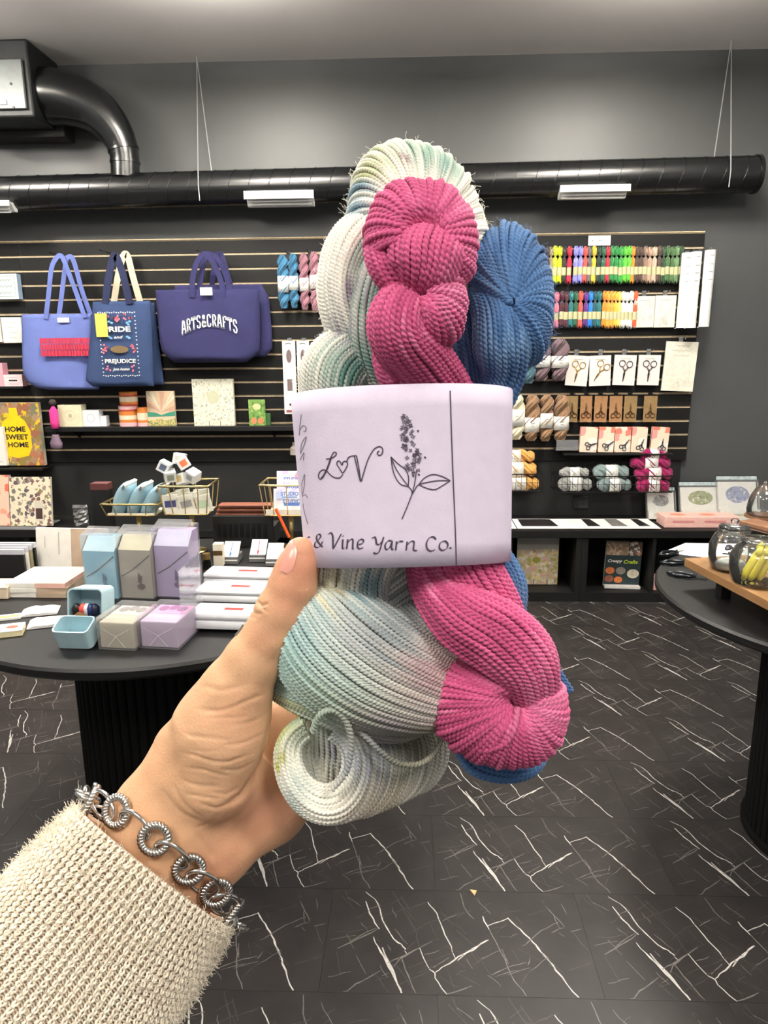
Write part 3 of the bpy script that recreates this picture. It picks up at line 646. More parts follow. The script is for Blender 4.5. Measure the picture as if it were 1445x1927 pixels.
def hit(u, v):
    d = Vector(ray(u, v)).normalized(); loc, n, idx, dist = bvh.ray_cast(Vector(CAM), d)
    if loc is None: return None
    return np.array(loc-d*.0004)
def ink(mb, px, wd=2.0, nib=None, n=None, smooth=True):
    P = np.asarray(px, float); L = np.linalg.norm(np.diff(P, axis=0), axis=1).sum()
    Q = cr(P, n or max(4, int(L/2.2))) if smooth else np.array([P[0]+(P[-1]-P[0])*t for t in np.linspace(0, 1, n or 12)])
    T = np.gradient(Q, axis=0); T /= np.linalg.norm(T, axis=1)[:, None]+1e-9; N = np.stack([-T[:, 1], T[:, 0]], 1)*wd/2
    if nib is not None:
        nb = np.array(nib)/2; s_ = np.sign(N@nb); s_[s_ == 0] = 1; N = N*.55+s_[:, None]*nb
    A = [hit(*q) for q in Q+N]; B = [hit(*q) for q in Q-N]
    keep = [i for i in range(len(Q)) if A[i] is not None and B[i] is not None]
    if len(keep) < 2: return
    A = [A[i] for i in keep]; B = [B[i] for i in keep]; k = len(A)
    mb.add(np.array(A+B)-np.array(band.location), [(i, i+1, k+i+1, k+i) for i in range(k-1)])
SL = 320/1445
def L_(*p): return [(550+a*SL, 760+b*SL) for a, b in p]
m_ink = mat('grey purple ink', sr(74, 62, 80), rough=.7)
mb = MB()
for p in ([(285, 468), (310, 466), (345, 455), (370, 435), (372, 415), (352, 412), (335, 440), (318, 485), (295, 550), (270, 600), (240, 640), (222, 620), (230, 582), (262, 560), (292, 572), (322, 602), (360, 626), (400, 628), (430, 600)],
          [(425, 588), (400, 548), (378, 512), (385, 488), (405, 490), (422, 522), (430, 495), (455, 488), (470, 510), (455, 550), (428, 590)], [(462, 495), (472, 462), (495, 445), (545, 440)], [(527, 444), (550, 545), (578, 660)],
          [(545, 440), (566, 550), (583, 655), (602, 600), (640, 480), (690, 390), (740, 362), (768, 385), (760, 425), (735, 438), (722, 415), (737, 400)]): ink(mb, L_(*p), 2.1)
ink(mb, L_((330, 450), (300, 540), (270, 602), (246, 634)), 3.2)
mb.build('monogram_print', m_ink, band)
mb = MB()
for p in ([(1055, 560), (1042, 660), (1020, 755), (985, 850), (930, 982)], [(838, 450), (850, 540), (875, 620), (920, 682), (985, 702)], [(985, 702), (987, 620), (958, 555), (900, 510), (838, 450)], [(838, 450), (880, 550), (940, 640), (990, 705), (1010, 730), (1020, 765)],
          [(1075, 685), (1120, 632), (1190, 600), (1270, 615), (1342, 652)], [(1342, 652), (1280, 692), (1210, 728), (1140, 715), (1075, 685)], [(1342, 652), (1240, 652), (1160, 664), (1075, 685), (1040, 730), (1020, 765)]): ink(mb, L_(*p), 1.9)
rn = random.Random(4)
for k in range(58):
    t = (k+.5)/58; cy_ = 105+t*480; cx_ = 955+t*80; hw = np.interp(t, [0, .1, .5, .75, 1], [14, 42, 62, 78, 46])
    x = cx_+rn.uniform(-hw, hw); y = cy_+rn.uniform(-14, 14); R = rn.uniform(15, 21); a = rn.uniform(0, 6.28); P = []
    for i in range(17):
        q = a+2*math.pi*i/16; rr_ = R*(.62+.42*math.cos(4*(q-a))); P.append((x+rr_*math.cos(q), y+rr_*math.sin(q)))
    ink(mb, L_(*P), 1.0, n=18)
for (x, y) in ((1068, 230), (942, 345), (1128, 455), (1028, 612), (1075, 602)):
    ink(mb, L_((x-4, y+6), (x+4, y-6)), 4, n=4)
mb.build('lilac_print', m_ink, band)
mb = MB()
for p in ([(76, 90), (64, 180), (58, 270)], [(60, 225), (88, 186), (114, 195), (112, 232), (96, 230)], [(68, 425), (80, 335), (118, 280), (100, 350), (68, 425)], [(64, 480), (98, 415), (92, 480)], [(75, 700), (104, 600), (100, 700), (84, 790)], [(82, 700), (84, 800), (102, 920), (132, 1024)], [(84, 790), (112, 770), (128, 800)]): ink(mb, L_(*p), 1.6)
mb.build('vine_print', mat('faded ink', sr(128, 118, 132), rough=.7), band)
mb = MB(); NB = (2.2, -1.7)
for p in ([(102, 1132), (108, 1142), (104, 1185)], [(150, 1137), (132, 1131), (120, 1160), (126, 1202), (146, 1200)], [(256, 1217), (230, 1190), (206, 1150), (210, 1115), (230, 1108), (240, 1126), (224, 1152), (196, 1176), (188, 1206), (206, 1222), (236, 1208), (256, 1170)],
          [(300, 1110), (324, 1096), (342, 1122), (346, 1230)], [(346, 1234), (385, 1160), (415, 1105)], [(428, 1150), (426, 1226), (442, 1226)], [(424, 1126), (438, 1118)], [(470, 1150), (462, 1232)], [(466, 1184), (494, 1151), (514, 1158), (511, 1228), (524, 1229)],
          [(560, 1196), (594, 1186), (605, 1162), (586, 1149), (562, 1164), (552, 1200), (565, 1231), (602, 1221)], [(675, 1140), (700, 1131), (709, 1152), (716, 1190), (740, 1194), (760, 1168)], [(775, 1130), (756, 1200), (735, 1260), (706, 1273), (690, 1262)],
          [(846, 1166), (815, 1162), (790, 1192), (790, 1226), (806, 1238), (830, 1214), (848, 1168), (842, 1228), (858, 1238)], [(886, 1168), (878, 1242)], [(882, 1200), (908, 1168), (942, 1170)], [(975, 1170), (967, 1247)], [(971, 1206), (1004, 1170), (1034, 1174), (1029, 1238), (1058, 1247)],
          [(1220, 1152), (1200, 1131), (1165, 1137), (1140, 1182), (1145, 1230), (1175, 1250), (1212, 1240)], [(1286, 1166), (1256, 1182), (1250, 1224), (1274, 1245), (1310, 1230), (1321, 1192), (1302, 1167), (1284, 1166)], [(1336, 1222), (1352, 1228)]): ink(mb, L_(*p), 1.6, NB)
mb.build('name_print', m_ink, band)
mb = MB(); ink(mb, [(847, 735), (851, 860), (856, 980), (859, 1066)], 2.2); mb.build('seam_line', m_ink, band)
# --- the hand: one continuous surface from a smooth blend of tapered shapes
def cap(P, a, b, ra, rb, fl=1.):                         # distance to a tapered capsule, fl < 1 flattens it towards the viewer
    X, Y_, Z = P; f32 = np.float32; a = np.array(a, f32); d = (np.array(b, f32)-a)*np.array([1, 1, 1/fl], f32)
    x, y, z = X-a[0], Y_-a[1], (Z-a[2])*f32(1/fl); t = np.clip((x*d[0]+y*d[1]+z*d[2])*f32(1/(d@d)), 0, 1)
    x = x-t*d[0]; y = y-t*d[1]; z = z-t*d[2]
    return np.sqrt(x*x+y*y+z*z)-(f32(ra)+f32(rb-ra)*t)
def smin(a, b, k): k = np.float32(k); h = np.clip(np.float32(.5)+(b-a)*(np.float32(.5)/k), 0, 1); return b+(a-b)*h-k*h*(1-h)
TH = [((566, 1040, 76), 28), ((560, 1066, 75), 35), ((551, 1100, 72), 40), ((529, 1150, 66), 44), ((507, 1194, 62), 44), ((474, 1246, 54), 51), ((444, 1302, 44), 64), ((418, 1372, 34), 84)]
CREASES = [  # (polyline px, depth, width)
 ([(482, 1128), (497, 1137), (512, 1133)], 3.0, 4), ([(468, 1150), (485, 1152), (500, 1148)], 2.0, 4), ([(488, 1137), (508, 1146)], 1.6, 4), ([(470, 1158), (490, 1160)], 1.2, 4),
 ([(372, 1286), (420, 1290), (478, 1274)], 1.2, 8), ([(380, 1328), (420, 1324), (470, 1312), (514, 1296)], 1.7, 6), ([(398, 1341), (440, 1338), (480, 1334)], .9, 4), ([(440, 1350), (480, 1348), (512, 1340)], .9, 5), ([(352, 1366), (400, 1374), (450, 1375)], 1.3, 5), ([(430, 1384), (470, 1384), (508, 1378)], 1.2, 5), ([(345, 1404), (400, 1412), (440, 1418), (480, 1412)], 1.9, 5),
 ([(360, 1394), (400, 1396), (430, 1400)], .8, 4), ([(350, 1430), (395, 1436), (440, 1447)], 1.4, 5), ([(420, 1434), (455, 1436), (486, 1426)], 1.1, 5), ([(345, 1454), (390, 1468), (425, 1470)], 1.3, 5), ([(400, 1480), (430, 1486), (455, 1474)], 1.1, 5), ([(352, 1480), (392, 1490), (425, 1493)], 1.5, 5), ([(378, 1500), (410, 1512), (440, 1502)], 1.6, 5), ([(330, 1470), (350, 1500), (395, 1540)], 1.1, 7), ([(365, 1560), (385, 1600), (400, 1640)], 1.2, 8),
 ([(516, 1330), (508, 1390), (490, 1450), (458, 1496), (425, 1514)], 7, 11), ([(515, 1490), (530, 1530), (540, 1560)], 1.8, 8), ([(300, 1480), (340, 1520), (390, 1545)], 1., 8), ([(420, 1520), (400, 1545), (360, 1560)], .8, 7)]
def hand_sdf(P):
    P = np.asarray(P, np.float32); P = (P[..., 0], P[..., 1], P[..., 2]); d = None
    def U(x, k):
        nonlocal d; d = x if d is None else smin(d, x, k)
    for (a, ra), (b, rb) in zip(TH[:-1], TH[1:]): U(cap(P, K(*a), K(*b), ra, rb, .9), 14)
    U(cap(P, K(420, 1370, 30), K(398, 1462, 26), 88, 82, .8), 30)             # ball of the thumb
    U(cap(P, K(360, 1420, 0), K(318, 1530, -6), 74, 92, .8), 34)
    U(cap(P, K(452, 1490, -30), K(512, 1528, -50), 80, 58, .7), 34)           # heel of the palm
    U(cap(P, K(530, 1510, -50), K(424, 1592, -30), 52, 60, .8), 34)
    U(cap(P, K(318, 1545, -10), K(372, 1600, -20), 98, 78, .62), 34)          # wrist
    U(cap(P, K(320, 1570, -10), K(170, 1780, 20), 112, 128, .7), 40)          # forearm
    U(cap(P, K(390, 1596, -20), K(290, 1740, 0), 66, 80, .75), 34)
    U(cap(P, K(430, 1400, -90), K(560, 1380, -150), 74, 78, .6), 30)          # palm behind the skeins
    U(cap(P, K(480, 1500, -90), K(600, 1440, -160), 64, 66, .6), 30)
    for j, (mx, my, tx, ty) in enumerate(((590, 1290, 840, 1170), (610, 1350, 870, 1250), (620, 1410, 860, 1330), (610, 1470, 800, 1420))):       # four fingers closed behind
        r = (38, 39, 37, 33)[j]; a = K(mx, my, -165); b = K((mx*2+tx)/3+8, (my*2+ty)/3, -205); c = K((mx+2*tx)/3+10, (my+2*ty)/3, -185); e = K(tx, ty, -125)
        f_ = cap(P, a, b, r+4, r); f_ = smin(f_, cap(P, b, c, r, r-3), 10); f_ = smin(f_, cap(P, c, e, r-3, r-8), 10); U(f_, 14 if j == 0 else 8)
    return d
def crease(V):                                           # skin folds, as a depth to sink each point by
    out = np.zeros(len(V), np.float32); xy = V[:, :2]; front = np.clip((V[:, 2]+20)/40, 0, 1)
    for pl, dep, wd in CREASES:
        pp = np.array([K(u, v, 70 if v < 1260 else 60)[:2] for u, v in pl]); lo, hi = pp.min(0)-30, pp.max(0)+30
        m = np.where((xy > lo).all(1) & (xy < hi).all(1) & (front > 0))[0]
        if not len(m): continue
        best = np.full(len(m), 1e9); q0 = xy[m]+np.stack([np.zeros(len(m)), 2.2*np.sin(q_sin*V[m, 0]+dep*3)], 1)
        along = np.zeros(len(m)); 
        for i, (a, b) in enumerate(zip(pp[:-1], pp[1:])):
            dd = b-a; t = np.clip(((q0-a)@dd)/(dd@dd), 0, 1); q = q0-a-t[:, None]*dd; e = (q*q).sum(1); k = e < best; best[k] = e[k]; along[k] = (i+t[k])/(len(pp)-1)
        fade = np.clip(np.minimum(along, 1-along)*5, .12, 1)
        out[m] += 1.2*dep*np.exp(-best/(2*(wd*.46)**2))*front[m]*fade
    return out
q_sin = .07
def surface_nets(f, lo, hi, h):
    ax = [np.arange(lo[i], hi[i]+h, h) for i in range(3)]; nx, ny, nz = map(len, ax)
    G = np.empty((nx, ny, nz), np.float32)
    for i in range(0, nx, 16):
        X = np.stack(np.meshgrid(ax[0][i:i+16], ax[1], ax[2], indexing='ij'), -1).astype(np.float32); G[i:i+16] = f(X)
    neg = G < 0; cnt = np.zeros((nx-1, ny-1, nz-1), np.int8); acc = np.zeros((nx-1, ny-1, nz-1, 3), np.float32); wt = np.zeros((nx-1, ny-1, nz-1), np.float32)
    cs = [(i, j, k) for i in (0, 1) for j in (0, 1) for k in (0, 1)]
    sl = lambda A, c: A[c[0]:nx-1+c[0], c[1]:ny-1+c[1], c[2]:nz-1+c[2]]
    for c in cs: cnt += sl(neg, c)
    for c in cs:
        for ax_ in range(3):
            if c[ax_]: continue
            c2 = list(c); c2[ax_] = 1; a, b = sl(G, c), sl(G, c2); m = (a < 0) != (b < 0)
            t = np.where(m, a/(a-b+1e-12), 0)
            for q in range(3): acc[..., q] += np.where(m, c[q]+(t if q == ax_ else 0), 0)
            wt += m
    act = (cnt > 0) & (cnt < 8); idx = -np.ones(act.shape, np.int32); I = np.argwhere(act); idx[act] = np.arange(len(I))
    V = (I+acc[act]/wt[act][:, None])*h+np.array(lo)
    Q = []
    for ax_ in range(3):
        o = [q for q in range(3) if q != ax_]
        s0 = [slice(1, n-1) for n in (nx, ny, nz)]; s0[ax_] = slice(0, (nx, ny, nz)[ax_]-1)
        s1 = list(s0); s1[ax_] = slice(1, (nx, ny, nz)[ax_])
        m = neg[tuple(s0)] != neg[tuple(s1)]; sg = neg[tuple(s0)][m]; J = np.argwhere(m)
        for q in range(3):
            if q != ax_: J[:, q] += 1
        def at(d1, d2):
            R = J.copy(); R[:, o[0]] -= d1; R[:, o[1]] -= d2; return idx[R[:, 0], R[:, 1], R[:, 2]]
        quad = np.stack([at(0, 0), at(1, 0), at(1, 1), at(0, 1)], 1)
        fl_ = sg if ax_ != 1 else ~sg
        quad[fl_] = quad[fl_][:, ::-1]; Q.append(quad)
    return V, np.concatenate(Q)
V, Q = surface_nets(hand_sdf, (40, 990, -270), (940, 1860, 170), 6.)
# one refinement, then settle the points on the detailed surface
me = bpy.data.meshes.new('tmp'); me.from_pydata(V.tolist(), [], Q.tolist()); bm = bmesh.new(); bm.from_mesh(me)
bmesh.ops.recalc_face_normals(bm, faces=bm.faces)
bmesh.ops.subdivide_edges(bm, edges=bm.edges, cuts=1, use_grid_fill=True, smooth=0.)
V = np.array([q.co[:] for q in bm.verts], np.float32); bm.verts.index_update(); Qs = [[q.index for q in f.verts] for f in bm.faces]; bm.free(); bpy.data.meshes.remove(me)
def grad(P, e=2.): 
    d = hand_sdf(P); return d, np.stack([hand_sdf(P+np.array(x, np.float32))-d for x in ((e, 0, 0), (0, e, 0), (0, 0, e))], 1)/e
for it in range(2):
    d, g_ = grad(V); V = V-np.clip(d, -6, 6)[:, None]*g_/np.maximum((g_**2).sum(1), .3)[:, None]
g_ /= np.linalg.norm(g_, axis=1)[:, None]+1e-6
V = V-g_*(crease(V)+.5*np.sin(V[:, 0]*.11+V[:, 1]*.05)*np.sin(V[:, 1]*.09))[:, None]
handm = bpy.data.materials.new('skin'); handm.use_nodes = True; nt = handm.node_tree; b = nt.nodes['Principled BSDF']
b.inputs['Roughness'].default_value = .5; b.inputs['Subsurface Weight'].default_value = .25; b.inputs['Subsurface Radius'].default_value = (.006, .002, .001); b.inputs['Subsurface Scale'].default_value = .5; b.inputs['Specular IOR Level'].default_value = .35
at_ = nt.nodes.new('ShaderNodeVertexColor'); at_.layer_name = 'Col'; nt.links.new(at_.outputs['Color'], b.inputs['Base Color'])
tc = nt.nodes.new('ShaderNodeTexCoord'); vo = nt.nodes.new('ShaderNodeTexVoronoi'); vo.inputs['Scale'].default_value = 900; nt.links.new(tc.outputs['Object'], vo.inputs['Vector'])
bp = nt.nodes.new('ShaderNodeBump'); bp.inputs['Strength'].default_value = .18; bp.inputs['Distance'].default_value = .0004; nt.links.new(vo.outputs['Distance'], bp.inputs['Height']); nt.links.new(bp.outputs['Normal'], b.inputs['Normal'])
base = np.array(sr(216, 172, 134)); red = np.array(sr(206, 138, 112)); pale = np.array(sr(220, 180, 144))
C = np.broadcast_to(base, V.shape).copy()
def blot(u, v, R, q, st):
    global C
    k = (st*np.exp(-((V[:, 0]-u)**2+(V[:, 1]-v)**2)/(2*R*R)))[:, None]; C = C*(1-k)+q*k
blot(572, 1050, 40, red, .8); blot(560, 1120, 30, red, .4); blot(500, 1520, 60, red, .6); blot(420, 1620, 40, red, .45); blot(400, 1400, 70, pale, .6); blot(470, 1330, 40, red, .25); blot(515, 1182, 26, red, .3); blot(320, 1420, 60, np.array(sr(220, 168, 128)), .5)
C *= (.94+.12*hash_noise(V[:, 0]/22, V[:, 1]/22, 5))[:, None]
hand = thing('person', 'hand with raised thumb and cream knit sleeve gripping three yarn skeins', 'person', tuple(W3([[300., 1700, 0]])[0]))
HL = np.array(hand.location)
hm = MB(); hm.add(W3(V)-HL, Qs); ho = hm.build('hand', handm, hand, smooth=True); setcol(ho.data, C)
# thumb nail, seen from its side
nl = []
def front_skin(u, v):                                   # first skin point seen at a pixel
    ws = np.arange(180, -60, -1.5); pts = np.array([K(u, v, q) for q in ws]); dd = hand_sdf(pts); i = int(np.argmax(dd < 0)) if (dd < 0).any() else int(np.argmin(dd))
    p = pts[i]; g_ = np.array([hand_sdf((p+e)[None])[0]-hand_sdf((p-e)[None])[0] for e in np.eye(3)*2.])/4; return p, g_/np.linalg.norm(g_)
for i in range(7):
    for j in range(6):
        s_, t_ = i/6., j/5.
        u = np.interp(s_, [0, .5, 1], [526, 533, 546])+t_*np.interp(s_, [0, .2, .6, 1], [16, 25, 24, 9]); v = np.interp(s_, [0, .5, 1], [1074, 1046, 1019])+t_*np.interp(s_, [0, 1], [6, -2])
        p, g_ = front_skin(u, v); nl.append(p+g_*(1.0+2.0*math.sin(math.pi*min(1, .15+.7*s_))*math.sin(math.pi*(.1+.8*t_))))
nf = [(i*6+j, i*6+j+1, (i+1)*6+j+1, (i+1)*6+j) for i in range(6) for j in range(5)]
no = MB().add(W3(np.array(nl))-HL, nf).build('thumb_nail', mat('nail', sr(226, 160, 144), rough=.22, var=.04), hand, smooth=True)
# small tattoo line on the thumb's outer edge
tp = []
for (u, v) in ((449, 1206), (453, 1197), (458, 1188), (462, 1180)):
    p = np.array(K(u+6, v+2, 60))
    for it in range(10):
        d = hand_sdf(p[None])[0]; g_ = np.array([hand_sdf((p+e)[None])[0]-hand_sdf((p-e)[None])[0] for e in np.eye(3)*1.5])/3; p = p-d*g_
    tp.append(p+g_*.4)
MB().tube(W3(np.array(tp))-HL, 3.2*PX, 6).build('tattoo', mat('faded tattoo ink', sr(98, 92, 84), rough=.6), hand)

# --- knitted cuff
A0, A1 = K(288, 1630, -4), K(62, 1925, 74)
axd = (A1-A0)/np.linalg.norm(A1-A0); L_s = np.linalg.norm(A1-A0)
sx_ = np.cross(axd, [0, 0, 1.]); sx_ /= np.linalg.norm(sx_); sy_ = np.cross(sx_, axd)
if sy_[2] < 0: sy_ = -sy_
def slv(t, th, out=0.):                                 # t along the arm from the cuff, th round it (arrays broadcast)
    t, th, out = np.broadcast_arrays(np.asarray(t, float), np.asarray(th, float), np.asarray(out, float))
    ra = np.interp(t, [-.03, 0, .05, .2, .6, 1, 1.3], [172, 178, 184, 190, 205, 224, 238]); rb = ra*.74
    c = A0+axd*(t*L_s-30*np.sin(th)*np.clip(1-3*t, 0, 1))[..., None]
    return c+sx_*((ra+out)*np.cos(th))[..., None]+sy_*((rb+out)*np.sin(th))[..., None]
m_knit = mat('cream boucle knit', sr(252, 238, 216), rough=.85, var=.07, scale=400, sheen=.3)
m_knit2 = mat('knit ground', sr(196, 164, 138), rough=.9, var=.1, scale=300)  # browner than the strands: shade between the ribs put into the colour
nT, nA = 60, 120; th = np.arange(nA)*2*math.pi/nA
V = np.concatenate([slv(.2, th, -16), slv(.02, th, -14)]+[slv(1.3*i/(nT-1), th, -4) for i in range(nT)])
Qk = [(i*nA+j, i*nA+(j+1) % nA, (i+1)*nA+(j+1) % nA, (i+1)*nA+j) for i in range(nT+1) for j in range(nA)]
fastmesh('sleeve', W3(np.array(V))-HL, Qk, m_knit2, hand)
ks = Yarn(2.5, 16, lambda P, r: np.broadcast_to(np.array(sr(254, 240, 218)), (len(P), 3)).copy()*(1+.03*r[0]))
NC = 84
for j in range(NC):                                      # rib columns: a raised chain of stitches with ladder rungs between
    th = 2*math.pi*j/NC
    if math.sin(th) < -.35: continue
    n = 230; t = np.linspace(.0, 1.25, n); z = t*L_s/11.
    for sgn in (-1, 1):
        P = slv(t, th+sgn*(.010+.007*np.cos(2*math.pi*z+(0 if sgn > 0 else .6))), 5.2+2.*np.sin(2*math.pi*z))
        P += RNG.normal(0, .55, P.shape); ks.strand(P, 2.7, ns=5)
for k in range(74):                                      # purl bars
    t = .008+k*.0168
    th = np.linspace(-.4, math.pi+.4, 300); P = slv(t+.0045*np.sin(NC*th), th, -1.5+1.6*np.cos(NC*th)); P += RNG.normal(0, .4, P.shape)
    ks.strand(P, 1.9, ns=5)
ko = ks.flush('knit_ribs', matvc('cream wool strands', rough=.85, sheen=.3), hand); ko['kind'] = 'stuff'
nf_ = 7000                                               # halo of fine fibres
t = np.where(np.arange(nf_) % 3 > 0, np.abs(RNG.normal(0, .32, nf_)), RNG.uniform(0, 1.2, nf_)).clip(0, 1.2)
th = np.where(np.arange(nf_) % 4 > 0, RNG.uniform(-.5, math.pi+.5, nf_), np.where(RNG.random(nf_) < .5, RNG.uniform(-.5, .35, nf_), RNG.uniform(math.pi-.35, math.pi+.5, nf_)))
p = slv(t, th, 3); nn = slv(t, th, 10)-slv(t, th, 0); nn /= np.linalg.norm(nn, axis=1)[:, None]
d = nn+RNG.normal(0, .7, (nf_, 3)); P = [p]; ll = RNG.uniform(2.5, 6, nf_)[:, None]
for i in range(4):
    d = d/np.linalg.norm(d, axis=1)[:, None]+RNG.normal(0, .5, (nf_, 3)); P.append(P[-1]+d/np.linalg.norm(d, axis=1)[:, None]*ll)
P = np.stack(P, 1); a = RNG.normal(0, 1, (nf_, 1, 3)); sd = np.cross(P[:, 1:2]-P[:, :1], a); sd /= np.linalg.norm(sd, axis=2, keepdims=True); s2 = np.cross(P[:, 1:2]-P[:, :1], sd); s2 /= np.linalg.norm(s2, axis=2, keepdims=True)
R3 = np.stack([P+.5*sd, P-.25*sd+.43*s2, P-.25*sd-.43*s2], 2)      # three-sided fibres
b0 = (np.arange(nf_)*15)[:, None, None]; i_ = np.arange(4)[None, :, None]*3; j_ = np.arange(3)[None, None, :]; j2 = (j_+1) % 3
Qf = np.stack([b0+i_+j_, b0+i_+3+j_, b0+i_+3+j2, b0+i_+j2], -1).reshape(-1, 4)
fo = fastmesh('knit_fuzz', W3(R3.reshape(-1, 3))-HL, Qf, m_knit, hand); fo['kind'] = 'stuff'

# --- chain bracelet
m_silver = mat('polished silver', sr(214, 212, 208), rough=.16, metal=1., var=.05, scale=60)
m_silver2 = mat('oxidised twisted silver', sr(196, 193, 188), rough=.24, metal=1., var=.1, scale=200)
br = thing('bracelet', 'silver chain bracelet of twisted cable rings around the wrist', 'bracelet', tuple(W3([[300., 1600, 40]])[0])); BL = np.array(br.location)
BIG = [(182, 1512), (229, 1527), (295, 1574), (353, 1629), (402, 1672), (428, 1712)]
SML = [(204, 1497), (263, 1546), (325, 1600), (379, 1652), (413, 1695)]
def settle(u, v, w0, lift):
    p = np.array(K(u, v, w0), float)
    d0 = np.array([u, v, w0])
    ws = np.arange(220, -140, -4.); pts = np.array([K(u, v, q) for q in ws]); dd = hand_sdf(pts); i = np.argmax(dd < 0) if (dd < 0).any() else int(np.argmin(dd))
    p = pts[i]; g_ = np.array([hand_sdf((p+e)[None])[0]-hand_sdf((p-e)[None])[0] for e in np.eye(3)*3])/6; g_ /= np.linalg.norm(g_)
    return p+g_*lift, g_
def ringpts(c, e1, e2, ra, rb, n=40): a = np.linspace(0, 2*math.pi, n+1)[:-1]; return c+np.cos(a)[:, None]*e1*ra+np.sin(a)[:, None]*e2*rb
chain_dir = np.array([.78, .62, 0.])
P_big = [settle(u, v, 0, 12) for u, v in BIG]
for i, (c, nn) in enumerate(P_big):
    nn = nn*.75+np.array([0, 0, .45]) if 0 < i < 5 else nn
    nn = nn/np.linalg.norm(nn); e1 = chain_dir-nn*np.dot(chain_dir, nn); e1 /= np.linalg.norm(e1); e2 = np.cross(nn, e1)
    R_ = 24.; mb = MB(); a = np.linspace(0, 2*math.pi, 161)[:-1]
    for ph in (0, math.pi):             # two wires twisted into a cable
        rr_ = R_+3.7*np.cos(13*a+ph); zz = 3.7*np.sin(13*a+ph)
        Pq = c+(np.cos(a)*rr_)[:, None]*e1+(np.sin(a)*rr_*1.02)[:, None]*e2+zz[:, None]*nn
        mb.tube(W3(Pq)-BL, 4.1*PX, 7, closed=True)
    mb.build('cable_ring', m_silver2, br, smooth=True)
for i, (u, v) in enumerate(SML):
    c, nn = settle(u, v, 0, 13); a, b = P_big[i][0], P_big[i+1][0]; d = b-a; d /= np.linalg.norm(d); c = (a+b)/2+nn*2
    e2 = np.cross(nn, d); e2 = e2*.86-nn*.5; e2 /= np.linalg.norm(e2)
    MB().tube(W3(ringpts(c, d, e2, 34, 25))-BL, 4.2*PX, 8, closed=True).build('smooth_link', m_silver, br, smooth=True)
# the part of the chain behind the wrist
back = cr([P_big[-1][0], K(440, 1745, -60), K(360, 1700, -150), K(230, 1590, -150), K(165, 1500, -70), P_big[0][0]], 15)
for i in range(1, 14):
    c = back[i]; d = back[i+1]-back[i-1]; d /= np.linalg.norm(d); q = np.array([.5, -.6, .3]) if i % 2 else np.array([0, .3, 1.]); e2 = np.cross(d, q); e2 /= np.linalg.norm(e2)
    MB().tube(W3(ringpts(c, d, e2, 26, 21))-BL, (5.5 if i % 2 else 3.1)*PX, 8, closed=True).build('cable_ring' if i % 2 else 'smooth_link', m_silver2 if i % 2 else m_silver, br, smooth=True)
c = K(179, 1482, 0); MB().tube(W3(cr([K(181, 1500, 0), K(178, 1486, 4), K(180, 1474, 6)], 8))-BL, 4.5*PX, 8).build('clasp_bar', m_silver2, br, smooth=True)
# ------------------------------------------------------------------ goods on the slatwall
paper = mat('white card', sr(238, 236, 228), rough=.7, var=.02); m_wire = mat('black wire', sr(20, 20, 20), rough=.4); m_chrome = mat('chrome hook', sr(200, 200, 198), rough=.2, metal=1.)
def sc(Y): return (Y*AF[1]+.1)/F                        # rough metres per pixel at depth Y
def hook(X, Z, Y1, lab, mt=None):
    t = thing('peg_hook', lab, 'hook', (X, WY, Z), 0, 'peg hooks on the slatwall')
    MB().box(-.012, -.003, -.03, .012, .0, .012).build('bracket', mt or m_wire, t)
    MB().tube([(0, 0, 0), (0, Y1-WY, 0), (0, Y1-WY-.008, .006)], .0025, 6).build('rod', mt or m_wire, t)
def slab(name, lab, cat, r, Y, d, mt, group=None, part='front', bev=.0015, back=None, tilt=0.):
    """upright box whose front is the pixel rectangle r at depth Y"""
    x0, z0, x1, z1 = wrect(*r, Y); t = thing(name, lab, cat, ((x0+x1)/2, Y, z0), 0, group); w_, h_ = (x1-x0)/2, z1-z0
    if tilt: t.rotation_euler = (0, tilt, 0)
    MB().box(-w_, 0, 0, w_, .002, h_, bev=0).build(part, mt, t)
    MB().box(-w_+.0005, .0021, .0005, w_-.0005, d, h_-.0005).build('body', back or mt, t)
    return t, w_, h_
inkg = mat('grey print', sr(168, 168, 158), rough=.7); inkb = mat('black print', sr(36, 34, 36), rough=.7)
def scribble(t, w_, h_, n, mt, z0=.15, z1=.85, sd=1, th=.0012, amp=.5):
    rn = random.Random(sd); mb = MB()
    for k in range(n):
        z = h_*(z1-(z1-z0)*k/max(1, n-1)); a = rn.uniform(.35, .75)*w_; P = [(-a+2*a*i/14, z+math.sin(i*1.9+k)*h_*.02*amp+rn.uniform(-.3, .3)*h_*.02) for i in range(15)]
        line2(mb, P, th, -.0006)
    mb.build('lettering', mt, t)
# -- far end of the slatwall
t, w_, h_ = slab('keepsake_box', 'white fronted box with pale blue sides and ornate lettering beside the lilac tote straps', 'box', (-14, 515, 33, 563), WY-.05, .048, paper, back=mat('pale blue card', sr(176, 204, 230)))
scribble(t, w_, h_, 3, mat('sage print', sr(120, 158, 140)), .25, .75, 3, .004, 2.5)
mb = MB(); line2(mb, [(-w_*.8, h_*.1), (w_*.8, h_*.1), (w_*.8, h_*.9), (-w_*.8, h_*.9), (-w_*.8, h_*.1)], .004, -.0006); mb.build('border_print', MATS['sage print'], t)
t, w_, h_ = slab('greeting_card', 'white greeting card with faint script next to the lilac tote', 'card', (4, 597, 41, 645), WY-.03, .028, paper); scribble(t, w_, h_, 4, inkg, .2, .8, 5, .002)
t, w_, h_ = slab('greeting_card', 'cream greeting card cut off at the picture edge beside another card', 'card', (-36, 597, 2, 644), WY-.03, .028, mat('cream card', sr(236, 226, 216))); scribble(t, w_, h_, 4, inkg, .2, .8, 6, .002)
